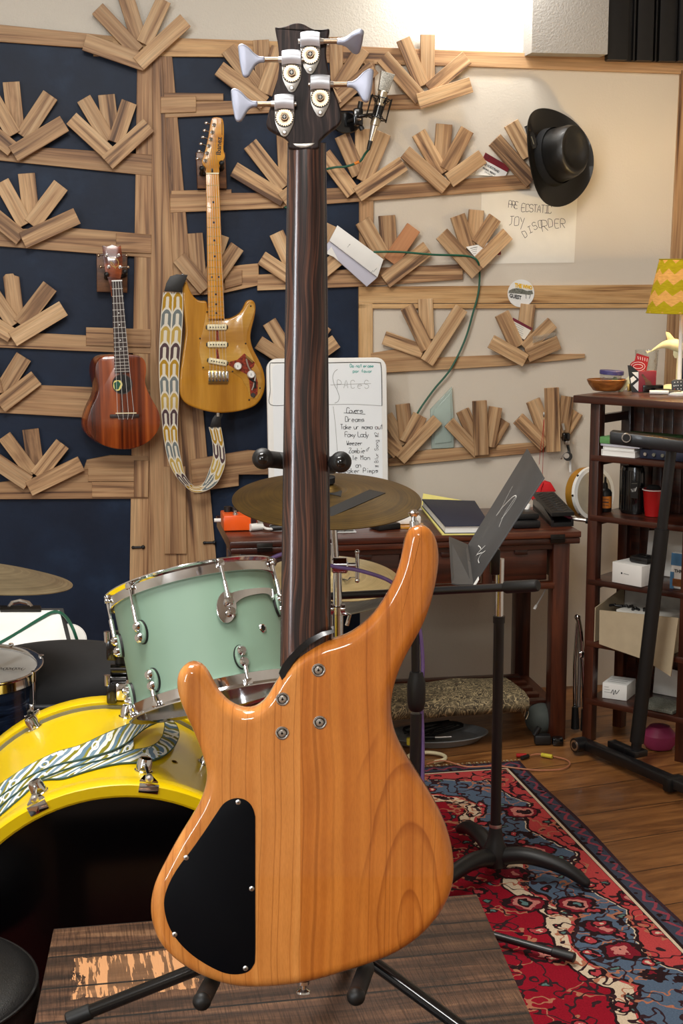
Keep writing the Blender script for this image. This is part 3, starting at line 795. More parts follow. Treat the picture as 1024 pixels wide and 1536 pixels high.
def slat_fans():
    A = zz(0, 0); Bz = zz(250, 0); C = zz(500, 0); D = zz(724, 0); E = zz(0, 380); F = zz(230, 380); G = zz(480, 380); Hh = zz(724, 380)
    S = 'slat'
    fans = [
     (A, 'fan of wooden slats at top left, rising past the top rail', [(630, -60, 715, 215, 82), (498, 45, 705, 265, 78), (838, 0, 735, 225, 78), (432, 215, 745, 322, 88), (949, 105, 708, 328, 80)]),
     (A, 'fan of wooden slats cut off by the left picture edge, uppermost of that column', [(57, 420, 85, 680, 86), (258, 487, 118, 700, 85), (-50, 480, 70, 690, 80), (-90, 640, 65, 765, 84), (330, 632, 68, 790, 88)]),
     (A, 'fan of wooden slats left of the tall double post, near the top left', [(544, 485, 570, 700, 86), (428, 505, 555, 720, 78), (661, 522, 590, 730, 80), (365, 606, 552, 780, 78), (761, 640, 548, 834, 82)]),
     (A, 'fan of wooden slats on the left, just above the ukulele headstock height', [(135, 888, 160, 1110, 86), (8, 930, 130, 1150, 80), (312, 948, 160, 1150, 86), (-60, 1080, 110, 1220, 85), (394, 1105, 116, 1232, 86)]),
     (E, 'fan of wooden slats level with the ukulele neck, its upright slat chipped', [(55, 104, 85, 340, 82), (-40, 200, 75, 365, 75), (256, 168, 105, 365, 84), (-80, 335, 60, 420, 82), (325, 281, 64, 439, 84)]),
     (E, 'half-seen fan of wooden slats at the left edge, level with the ukulele body', [(122, 529, 5, 715, 86), (-60, 560, -20, 720, 80), (-150, 650, 0, 775, 80), (186, 637, 0, 780, 85)]),
     (E, 'fan of wooden slats below the ukulele, lowest of the left column', [(156, 900, 185, 1110, 84), (22, 935, 170, 1130, 72), (320, 975, 190, 1140, 80), (-40, 1050, 145, 1175, 85), (416, 1075, 148, 1205, 80)]),
     (Bz, 'fan of slats behind the neck of the amber electric guitar', [(144, 1194, 165, 1440, 78), (290, 1206, 215, 1430, 60), (62, 1318, 200, 1480, 78), (361, 1262, 240, 1440, 76)]),
     (Bz, 'fan of slats behind the left side of the bass headstock, under its left tuning keys', [(481, 205, 500, 480, 82), (312, 250, 480, 470, 80), (575, 245, 500, 480, 80), (267, 350, 500, 530, 80)]),
     (C, 'fan of slats behind the right side of the bass headstock, left of the microphone', [(10, 190, 20, 480, 68), (150, 250, 15, 460, 76), (205, 345, -10, 540, 76), (-60, 420, 10, 540, 70)]),
     (Bz, 'fan of slats right of the amber guitar headstock, half behind the bass neck', [(600, 690, 612, 950, 78), (425, 737, 600, 960, 80), (342, 866, 600, 1022, 78), (790, 870, 592, 1026, 78)]),
     (C, 'fan of slats directly below the silver microphone', [(150, 660, 150, 880, 80), (42, 692, 130, 895, 78), (255, 680, 155, 930, 80), (-50, 790, 100, 990, 78), (358, 837, 120, 997, 78)]),
     (C, 'fan of five slats on the top rail, right of the microphone head', [(481, 178, 480, 430, 72), (355, 200, 455, 440, 72), (682, 295, 490, 460, 72), (250, 291, 445, 506, 76), (703, 434, 432, 521, 76)]),
     (C, 'fan of wooden slats directly left of the red and white card', [(566, 636, 550, 850, 82), (434, 680, 555, 890, 75), (684, 664, 575, 870, 72), (762, 802, 590, 925, 76), (366, 778, 575, 965, 72)]),
     (D, 'pair of wooden slats half hidden behind the black hat', [(143, 630, 235, 800, 78), (59, 716, 250, 930, 80)]),
     (C, 'fan of slats holding the white carton, one slat plain orange', [(272, 1103, 285, 1300, 84), (148, 1130, 260, 1330, 82), (410, 1165, 290, 1340, 78), (482, 1272, 262, 1440, 80)]),
     (Bz, 'fan of slats left of the white carton, half behind the bass neck', [(560, 1192, 645, 1380, 75), (840, 1150, 740, 1380, 74), (485, 1320, 650, 1430, 75), (950, 1262, 770, 1410, 75)]),
     (C, 'fan of five slats left of the handwritten poster, holding a white ticket', [(731, 1075, 715, 1250, 76), (634, 1103, 690, 1270, 76), (826, 1114, 735, 1250, 70), (891, 1197, 735, 1352, 72), (553, 1197, 735, 1400, 76)]),
     (G, 'fan of four dark slats right above the whiteboard corner, beside the green cable', [(537, 233, 545, 440, 75), (328, 432, 525, 503, 70), (444, 274, 548, 490, 70), (723, 280, 545, 558, 70)]),
     (F, 'fan of slats above the whiteboard, half behind the bass neck', [(592, 350, 695, 520, 75), (885, 372, 770, 530, 60), (537, 455, 700, 560, 72), (935, 450, 760, 575, 72)]),
     (Hh, 'fan of five slats under the round guest sticker', [(230, 260, 210, 430, 75), (96, 308, 175, 480, 74), (355, 355, 215, 490, 65), (388, 455, 225, 525, 68), (42, 451, 218, 548, 70)]),
     (G, 'fan of slats right of the whiteboard, left of the green glass shard', [(340, 830, 425, 980, 62), (422, 771, 440, 950, 72), (512, 828, 440, 970, 74), (310, 930, 400, 1022, 72), (601, 850, 407, 1056, 62)]),
     (G, 'fan of dark streaked slats right of the green glass shard', [(947, 857, 870, 985, 55), (728, 803, 805, 980, 68), (898, 787, 860, 990, 66), (659, 865, 810, 1022, 62), (815, 754, 825, 1033, 72)]),
     (Hh, 'fan of slats lowest and farthest right on the wall, beside the bookcase', [(482, 812, 400, 945, 62), (256, 752, 322, 930, 72), (434, 732, 400, 940, 66), (180, 845, 320, 985, 68), (351, 688, 360, 1016, 72)]),
    ]
    for zf, lab, sl in fans:
        bx, by = zf(sl[-1][2], sl[-1][3])
        root = thing('wooden_slat_fan', lab, 'slat fan', wp(bx, by, .018), 'wooden slat fans on the wall')
        for k, (tx, ty, ax, ay, w) in enumerate(sl):
            off = .0185 + .0062 * k
            p0 = wp(*zf(tx, ty), off); p1 = wp(*zf(ax, ay), off)
            x0, y0 = zf(tx, ty)
            wm = (wp(x0 + w / 3.413, y0, off) - wp(x0, y0, off)).length
            d = p0 - p1; L = d.length; d.normalize(); f = WN.cross(d)
            th = .0125
            b = B(); mt = 'slat'
            if 'orange' in lab and k == 2: mt = 'slat_plain'
            if 'chipped' in lab and k == 0:
                o = p1 - f * wm / 2; pts = [o, o + f * wm, o + f * wm + d * (L - .008), o + f * wm * .86 + d * (L - .002), o + f * wm * .8 + d * L, o + f * wm * .35 + d * L, o + f * wm * .3 + d * (L - .006), o + d * (L - .012)]
                b.prism([p + WN * th / 2 for p in pts], -WN * th, M[mt], bev=.0008, seg=1, frame=(p1, d, f, WN))
            else:
                b.box((p0 + p1) / 2, (L, wm, th), M[mt], (d, f, WN), bev=.0009, seg=1)
            mk('slat', b, root)

# ---------------------------------------------------------------- the bass guitar
def bass():
    root = thing('bass_guitar', 'glossy orange-brown four-string bass seen from behind, standing on the rustic table', 'bass guitar', bp(452, 1478, 0))
    out = [(520, 953), (500, 959), (486, 963), (469, 970), (454, 979), (440, 990), (429, 1002), (419, 1015), (410, 1029), (401, 1046), (387, 1060), (372, 1065), (357, 1062), (340, 1053), (325, 1035), (316, 1018), (308, 1003), (299, 995), (289, 992), (278, 995), (270, 1003), (265, 1018), (267, 1038), (275, 1062), (287, 1088), (299, 1117), (307, 1141), (311, 1156), (309, 1176), (300, 1203), (286, 1227), (266, 1259), (247, 1294), (233, 1322), (227, 1346), (226, 1366), (230, 1389), (240, 1412), (257, 1432), (280, 1449), (306, 1463), (333, 1473), (359, 1478), (386, 1479), (419, 1477), (452, 1473), (486, 1465), (519, 1455), (545, 1447), (570, 1438), (598, 1425), (627, 1405), (651, 1380), (669, 1353), (679, 1323), (680, 1293), (676, 1263), (665, 1230), (648, 1196), (630, 1167), (613, 1140), (599, 1115), (590, 1091), (586, 1066), (588, 1040), (593, 1020), (602, 996), (615, 971), (630, 945), (642, 917), (650, 888), (656, 858), (658, 832), (655, 811), (648, 796), (637, 787), (625, 785), (614, 791), (608, 804), (604, 826), (598, 852), (588, 877), (574, 902), (557, 925), (536, 943)]
    P2 = [V(b2(x, y, -.015)) for x, y in out]
    P2 = smooth_closed(resample(cr(P2, 4, True), 300), 3)
    b = B()
    round_slab(b, P2, BO, BX, BV, BN, .042, .015, M['bass_wood'], rf=.012, N=300, steps=9)
    mk('body', b, root, 50)
    # neck: half-round back, widening to the heel, its surface below the back of the body
    b = B(); N = 60; seg = 26
    vs, fs, gs = [], [], []
    ys = [216 + (1040 - 216) * i / N for i in range(N + 1)]
    off = -.012
    prevc = None; L = 0
    for i, y in enumerate(ys):
        t = (y - 216) / (1000 - 216)
        xl = 433 + (421 - 433) * t; xr = 487 + (494.5 - 487) * t
        c0 = bp(xl, y, off - .012); c1 = bp(xr, y, off - .012)
        c = (c0 + c1) / 2; hw = (c1 - c0).length / 2
        if prevc is not None: L += (c - prevc).length
        prevc = c
        for k in range(seg + 1):
            a = PI * k / seg
            vs.append(c - BX * math.cos(a) * hw + BN * (max(0.0, math.sin(a)) ** .85) * .0155); gs.append((L, -math.cos(a) * hw, math.sin(a) * .01))
    S = seg + 1
    for i in range(N):
        for k in range(seg): fs.append([i * S + k, i * S + k + 1, (i + 1) * S + k + 1, (i + 1) * S + k])
        fs.append([i * S + seg, i * S, (i + 1) * S, (i + 1) * S + seg])
    fs.append(list(range(S))); fs.append([N * S + k for k in range(S)][::-1])
    bmn = B(); bmn.add(vs, fs, M['wenge'], gcos=gs)
    mk('neck', bmn, root, 60)
    # fingerboard behind the neck
    b = B()
    q = [bp(431, 214, off - .0125), bp(489, 214, off - .0125), bp(497, 1000, off - .0125), bp(420, 1000, off - .0125)]
    b.prism(q, -BN * .006, M['rosewood']); mk('fingerboard', b, root)
    # heel rim that shows between the neck and the body edge
    hp = [(500, 944), (482, 948), (462, 958), (446, 971), (433, 985), (423, 998), (418, 1010)]
    A_ = [bp(x, y, -.006) for x, y in hp]; C_ = [bp(x + 1 + 6 * i / 6, y + 5 + 10 * i / 6, -.004) for i, (x, y) in enumerate(hp)]
    b = B(); b.strip(A_, C_, M['black_gloss'], .03, BN); mk('neck_heel', b, root)
    # headstock
    h = [(320, 105), (345, 107), (400, 97), (450, 78), (495, 72), (540, 82), (590, 110), (640, 127), (690, 122), (732, 116), (736, 140), (720, 210), (711, 290), (720, 380), (745, 500), (775, 600), (808, 690), (829, 770), (827, 822), (800, 860), (740, 905), (690, 950), (660, 985), (640, 1040), (436, 1040), (425, 985), (385, 945), (320, 915), (268, 882), (252, 850), (265, 780), (300, 650), (330, 540), (347, 440), (350, 350), (340, 230), (325, 150)]
    P2 = [V(b2(350 + x / 5.12, 20 + y / 5.12, -.008)) for x, y in h]
    P2 = resample(cr(P2, 4, True), 240)
    b = B(); round_slab(b, P2, BO + BN * -.008, BX, BV, BN, .015, .0018, M['wenge_head'], N=240, steps=3)
    hs = mk('headstock', b, root, 40)
    # pale bevel where the headstock ends on the neck
    lip = [(455, 1000), (500, 1000), (560, 998), (625, 995), (600, 1018), (560, 1030), (520, 1033), (480, 1022)]
    b = B(); b.prism([bp(350 + x / 5.12, 20 + y / 5.12, -.0072) for x, y in lip], -BN * .003, M['nickel'], bev=.0006)
    e = mk('volute_edge', b, hs); e['label'] = 'pale polished edge'
    # tuning machines
    k = .000174
    def tuner(gx, gy, side, edge=False):
        o = bp(350 + gx / 5.12, 20 + gy / 5.12, -.008)
        X = BX * k; Y = BV * k
        tb = B()
        pl = [(-66, 55), (-66, -5), (-60, -40), (-45, -75), (-22, -115), (-8, -124), (8, -124), (22, -115), (45, -75), (60, -40), (66, -5), (66, 55)]
        tb.prism([o + X * x + Y * y + BN * .002 for x, y in pl], -BN * .0019, M['nickel'], bev=.0006)
        tm = mk('tuning_machine', tb, root)
        g = B()
        n = 24
        g.lathe([(0, .0030), (.0112, .0030), (.0112, .002)], o, BN, M['dark_metal'], 28)
        gear = []
        for i in range(n * 2):
            r = 61 if i % 2 else 51
            a = 2 * PI * i / (n * 2); gear.append(o + X * math.cos(a) * r + Y * math.sin(a) * r + BN * .005)
        g.prism(gear, -BN * .003, M['bronze_gear'])
        g.lathe([(0, .0085), (.0035, .0085), (.0045, .0075), (.0045, .005), (.0068, .005), (.0068, .0035)], o, BN, M['bronze_gear'], 24)
        mk('gear', g, tm)
        g = B(); g.lathe([(0, .0092), (.0026, .0092), (.0032, .0086), (.0032, .008)], o, BN, M['dark_metal'], 16)
        g.box(o + BN * .0094, (.0036, .0008, .0005), M['nickel']); g.box(o + BN * .0094, (.0008, .0005, .0036), M['nickel'])
        s2 = o + Y * -97; g.lathe([(0, .0042), (.0018, .004), (.0026, .003), (.0026, .002)], s2, BN, M['nickel'], 14); mk('screw', g, tm)
        cv = B()
        # arched worm cover
        nseg = 10; vs2 = []
        prof = [(50, .002)] + [(50 + 98 * (i / nseg), .0045 + .0085 * math.sin(PI * (.12 + .88 * i / nseg)) ** .7) for i in range(nseg + 1)] + [(150, .0)]
        for yy, hh in prof:
            arch = lambda x: (1 - (x / 66) ** 2) * 9
            for x in (-66, -62, -40, -20, 0, 20, 40, 62, 66):
                dh = .0012 if abs(x) > 65 else 0
                vs2.append(o + X * x + Y * (yy + (arch(x) if yy > 90 else -arch(x) * -1 if False else arch(x) * .9)) + BN * max(0, hh - dh))
        R_ = len(prof); Wd = 9; f2 = []
        for i in range(R_ - 1):
            for j in range(Wd - 1): f2.append([i * Wd + j, i * Wd + j + 1, (i + 1) * Wd + j + 1, (i + 1) * Wd + j])
        base = len(vs2)
        for i in range(R_):
            vs2.append(vs2[i * Wd] - BN * (vs2[i * Wd] - o).dot(BN)); vs2.append(vs2[i * Wd + 8] - BN * (vs2[i * Wd + 8] - o).dot(BN))
        for i in range(R_ - 1):
            f2.append([i * Wd, (i + 1) * Wd, base + 2 * (i + 1), base + 2 * i]); f2.append([i * Wd + 8, base + 2 * i + 1, base + 2 * (i + 1) + 1, (i + 1) * Wd + 8])
        cv.add(vs2, f2, M['satin']); mk('worm_cover', cv, tm, 40)
        sh = B(); c0 = o + X * (60 * side) + Y * 85 + BN * .007
        sh.cyl(c0, c0 + X * (30 * side), .0042, M['nickel'], .0034, 16)
        sh.cyl(c0 + X * 30 * side, c0 + X * 122 * side, .0030, M['bronze_gear'], seg=16)
        sh.cyl(c0 - X * 128 * side, c0 - X * 140 * side, .0028, M['nickel'], seg=12)
        mk('shaft', sh, tm)
        bt = B(); c1 = c0 + X * 120 * side
        if not edge:
            pp = [(0, 16), (35, 20), (70, 42), (105, 78), (140, 100), (165, 100), (178, 85), (176, 60), (170, 0), (160, -60), (148, -105), (128, -118), (105, -108), (85, -75), (60, -38), (30, -20), (0, -16)]
            pts = cr([c1 + X * x * side + Y * y + BN * .004 for x, y in pp], 3, True)
            bt.prism(pts, -BN * .008, M['key_satin'], bev=.0024, seg=3, both=True)
        else:
            A2 = BN * .85 + BV * .5; A2.normalize(); n2 = A2.cross(BX).normalized()
            pp = [(0, 14), (35, 18), (70, 38), (105, 74), (140, 95), (165, 95), (178, 80), (176, 60), (170, 0), (160, -60), (148, -95), (128, -105), (105, -95), (85, -70), (60, -38), (30, -20), (0, -14)]
            pts = cr([c1 + X * x * side + A2 * (y * k) + n2 * .004 for x, y in pp], 3, True)
            bt.prism(pts, -n2 * .008, M['key_satin'], bev=.0024, seg=3, both=True)
        mk('key', bt, tm, 50)
    tuner(590, 325, 1, True); tuner(448, 465, -1); tuner(667, 655, 1); tuner(393, 805, -1)
    # control plate
    cp = [(395, 355), (440, 360), (472, 387), (488, 430), (490, 480), (490, 800), (490, 1060), (481, 1110), (452, 1140), (400, 1150), (340, 1140), (260, 1100), (190, 1050), (130, 985), (93, 915), (78, 840), (84, 785), (110, 720), (150, 655), (200, 590), (260, 505), (310, 430), (348, 378)]
    pts = [bp(220 + x / 3.012, 1080 + y / 3.012, .0012) for x, y in cp]
    b = B(); b.prism(cr(pts, 4, True), -BN * .0014, M['plate_black'], bev=.0005)
    plate = mk('control_plate', b, root); plate['label'] = 'black matte control cover'
    for x, y in [(413, 371), (178, 622), (474, 762), (126, 969), (446, 1122)]:
        c = bp(220 + x / 3.012, 1080 + y / 3.012, .0012)
        b = B(); b.lathe([(0, .0016), (.0017, .0014), (.0031, .0006), (.0033, 0)], c, BN, M['nickel'], 16)
        b.box(c + BN * .0016, (.003, .0007, .0004), M['dark_metal']); b.box(c + BN * .0016, (.0007, .0004, .003), M['dark_metal'])
        mk('screw', b, plate)
    for x, y in [(477.5, 1005), (423.6, 1048.5), (423, 1099.5), (479.5, 1083.5)]:
        c = bp(x, y, 0)
        b = B()
        b.lathe([(.0078, .0), (.0081, .0012), (.0072, .0018), (.0058, .0008), (.0050, .0004), (0, .0004)], c, BN, M['chrome'], 28)
        b.lathe([(.0047, .0006), (.0060, .0009)], c, BN, M['dark_metal'], 24); f_ = mk('neck_bolt', b, root)
        b = B(); b.lathe([(.0048, .0004), (.0046, .0016), (.0034, .0027), (.0014, .0029), (.0012, .0014), (0, .0014)], c, BN, M['nickel'], 22)
        b.box(c + BN * .0022, (.005, .0008, .0016), M['dark_metal']); b.box(c + BN * .0022, (.0008, .0016, .005), M['dark_metal'])
        mk('screw_head', b, f_)
    # strap buttons
    o = bp(621, 787, -.02); ax = (BV + BX * -.05).normalized()
    b = B(); b.lathe([(.0055, -.002), (.0055, .004), (.0035, .005), (.003, .009), (.0062, .012), (.0070, .0145), (.0045, .016), (.0035, .018), (0, .0185)], o, ax, M['chrome'], 20); mk('strap_button', b, root)
    o = bp(455, 1473, -.02); ax = -BV
    b = B(); b.lathe([(.008, -.002), (.008, .002), (.0038, .004), (.0035, .008), (.0085, .0105), (.009, .013), (.006, .015), (0, .0155)], o, ax, M['chrome'], 22); mk('strap_button', b, root)

# ---------------------------------------------------------------- guitar stand, table, stool
TZ = .48
def stand():
    root = thing('guitar_stand', 'black tubular guitar stand carrying the bass, its feet on the rustic table', 'guitar stand', V((0, 1.95, TZ)))
    hub = bp(475, 1395, -.14)
    b = B(); b.cyl(hub - Z * .03, hub + Z * .05, .016, M['black_paint'], bev=.003)
    mk('hub', b, root)
    b = B(); top = bp(458, 694, -.09)
    b.tube([hub + Z * .03, top], .0095, M['black_paint'], 16); mk('mast', b, root)
    # legs
    fl = at_z(100, 1531, TZ + .0105); fr_ = at_z(735, 1573, TZ + .0105)
    for i, f in enumerate((fl, fr_, V((hub.x + .04, hub.y + .13, TZ + .0105)))):
        b = B(); st = hub + Z * .012
        d = (f - st).normalized()
        b.tube([st, f - d * .03], .0088, M['black_gloss'], 18)
        lg = mk('leg', b, root)
        b = B(); b.cyl(f - d * .034, f, .0102, M['rubber'], bev=.002, seg=18); mk('rubber_foot', b, lg)
    # cradle arms
    for s, e in (((318, 1472), (302, 1503)), ((549, 1452), (533, 1496))):
        p1 = bp(e[0], e[1], .048); p0 = bp(s[0], s[1], -.055)
        b = B(); d = (p1 - p0).normalized()
        b.tube([hub, p0 + V((0, .03, .0)), p0, p1 - d * .004], [.0075, .0085, .0105, .0105], M['foam_black'], 18)
        c = mk('cradle_arm', b, root)
        b = B(); u, w = perp(d); b.ball(p1 - d * .004, .0112, M['rubber'], 20); mk('end_cap', b, c)
    # yoke
    for sx_, (ex, ey), (mx_, my) in ((-1, (394, 688), (414, 690)), (1, (511, 693), (497, 697))):
        pc = bp(458, 695, -.062); pm = bp(mx_, my, -.06); pe = bp(ex, ey, .004)
        pts = cr([pc, pc.lerp(pm, .7), pm, pm.lerp(pe, .45), pe], 5)
        b = B(); b.tube(pts, .0103, M['foam_black'], 18); y = mk('yoke_arm', b, root)
        b = B(); b.ball(pe, .0128, M['rubber'], 22); b.ball(pe + (CAM - pe).normalized() * .006, .0082, M['black_gloss'], 18); mk('end_cap', b, y)

def table():
    BLc = at_z(80, 1392, TZ); BRc = at_z(715, 1340, TZ)
    e1 = (BRc - BLc).normalized(); e2 = V((e1.y, -e1.x, 0))
    L = (BRc - BLc).length; Dp = .62
    FL_ = BLc + (at_z(52, 1528, TZ) - BLc).normalized() * Dp; FR_ = BRc + (at_z(799, 1528, TZ) - BRc).normalized() * Dp
    root = thing('side_table', 'low dark rustic plank table under the bass, worn pale patch at its left', 'table', (BLc + FR_) / 2 * 1 - Z * TZ)
    b = B(); b.prism([BLc, BRc, FR_, FL_], V((0, 0, -.035)), M['table'], bev=.003, frame=(BLc, e1, e2, Z), roff=False)
    mk('tabletop', b, root)
    cs = [BLc.lerp(FR_, .06), BRc.lerp(FL_, .06), FR_.lerp(BLc, .06), FL_.lerp(BRc, .06)]
    for c in cs:
        b = B(); b.box(V((c.x, c.y, (TZ - .035 + .008) / 2)), (.05, .05, TZ - .035 - .008), M['walnut'], (Z, e1, e2)) if False else b.box(V((c.x, c.y, (TZ - .035 + .008) / 2)), (TZ - .043, .05, .05), M['walnut'], (Z, e1, e2), bev=.003)
        mk('leg', b, root)
    for i in range(4):
        p, q = cs[i], cs[(i + 1) % 4]; d = (q - p); f = Z.cross(d.normalized())
        b = B(); b.box((p + q) / 2 * 1 + Z * 0 + V((0, 0, TZ - .035 - .035 - (p.z + q.z) / 2)), (d.length - .05, .02, .07), M['walnut'], (d.normalized(), f, Z)); mk('apron', b, root)

def stool():
    c = at_z(-157, 1462, .425); c.z = 0; r = .205
    root = thing('round_stool', 'round black leather padded stool at the bottom left corner, beside the table', 'stool', c)
    b = B(); b.lathe([(0, .425), (r * .5, .424), (r * .86, .418), (r * .965, .408), (r * .99, .40), (r, .385), (r * .995, .345), (r * .97, .335), (0, .335)], c, Z, M['leather'], 64); seat = mk('seat', b, root, 50)
    b = B(); pts = [c + V((math.cos(2 * PI * i / 72) * r * .985, math.sin(2 * PI * i / 72) * r * .985, .4035)) for i in range(72)]
    b.tube(pts, .0026, M['leather'], 8, closed=True); mk('piping', b, seat)
    b = B(); b.cyl(c + Z * .1, c + Z * .335, .02, M['chrome']); mk('post', b, root)
    for i in range(3):
        a = 2 * PI * i / 3 + .5; b = B(); e = c + V((math.cos(a) * .19, math.sin(a) * .19, .020))
        b.tube([c + Z * .2, e], .009, M['chrome']); mk('leg', b, root)
# ---------------------------------------------------------------- drums
def lug_ball(b, p, n, up, s=1.0):
    b.lathe([(.0085 * s, 0), (.0085 * s, .006 * s), (.006 * s, .0095 * s), (.0045 * s, .0095 * s), (.004 * s, .0115 * s), (0, .0115 * s)], p, n, M['chrome'], 20)
def hoop(b, c, a, r, r1, h, mat, lipr=None):
    """flanged ring: outer r, inner r1, height h along a"""
    l = lipr or r
    b.lathe([(r1, 0), (r, 0), (r + .002, .001), (r + .001, h * .35), (r + .0005, h * .7), (l + .004, h * .92), (l + .004, h), (l - .001, h), (r1, h * .85), (r1, 0)], c, a, mat, 72)

def bass_drum():
    F0 = at_y(170, 1190, 2.40); c = V((F0.x, 2.40, .312)); az = math.radians(-11)
    a = V((math.sin(az), math.cos(az), 0))          # towards the back
    r = .295; L = .43
    root = thing('bass_drum', 'large yellow bass drum with black front head behind the rustic table', 'bass drum', V((c.x, c.y + .2, .003)))
    b = B(); b.lathe([(r - .008, 0), (r, 0), (r, L), (r - .008, L), (r - .008, 0)], c, a, M['yellow'], 96); shell = mk('shell', b, root)
    ux, uz = perp(a)
    for nm, o, d in (('front', c, -a), ('rear', c + a * L, a)):
        b = B(); b.lathe([(r - .012, .003), (r + .011, .003), (r + .013, .006), (r + .013, .042), (r + .011, .045), (r - .006, .045), (r - .010, .042), (r - .012, .003)], o, d, M['yellow'], 96); hp = mk('hoop', b, root)
        b = B(); b.lathe([(r - .002, -.0025), (r + .006, -.0025), (r + .006, .002), (r - .002, .002)], o, d, M['stripe'], 96); mk('head_collar', b, hp)
        b = B(); b.lathe([(0, .026), (r - .012, .026), (r - .012, .022), (0, .022)], o, d, M['drum_black'], 96); h = mk('drum_head', b, root); h['label'] = 'black drum head'
    # lugs, rods and claws: positions measured on the shell
    claws = [((60, 1190), (56, 1213)), ((215, 1157), (220, 1176))]
    def place(pl, clawd, o_end, dirn):
        p = ray_cyl(pl[0], pl[1], c, a, r)
        q = p - c; ax = q.dot(a); n = (q - a * ax).normalized(); t = a.cross(n)
        lug = B(); lug.lathe([(.0155, 0), (.0155, .003), (.0135, .004), (.0125, .018), (.0105, .024), (.008, .0255), (0, .0255)], p - n * .001, n, M['chrome'], 26)
        lg = mk('lug', lug, root)
        e = c + n * (r + .012) + o_end
        rod = B(); rod.tube([p + n * .016, e + n * .008 + dirn * .03], .0032, M['chrome'], 10); rod.lathe([(.006, -.006), (.0065, .006), (.003, .009), (0, .009)], e + n * .008 + dirn * .030, dirn, M['nickel'], 14); mk('tension_rod', rod, lg)
        cl = B()
        pts = [e + t * .007 + n * .006 + dirn * .012, e - t * .007 + n * .006 + dirn * .012, e - t * .015 + n * .004 + dirn * .034, e + t * .015 + n * .004 + dirn * .034]
        cl.prism([q + n * .001 for q in pts], -n * .004, M['chrome'], bev=.001)
        cl.box(e + dirn * .047 - n * .004, (.032, .003, .016), M['chrome'], (t, dirn, n), bev=.001)
        mk('claw', cl, root)
    for pl, cw in claws: place(pl, cw, V((0, 0, 0)), -a)
    place((306, 1147), None, V((0, 0, 0)), -a)
    place((53, 1092), None, a * L, a); place((190, 1076), None, a * L, a)
    # memory screw on the shell
    p = ray_cyl(262, 1143, c, a, r); n = (p - c - a * (p - c).dot(a)).normalized()
    b = B(); b.lathe([(0, .003), (.004, .002), (.006, 0)], p, n, M['gold'], 14); mk('badge_rivet', b, shell)
    return c, a, r

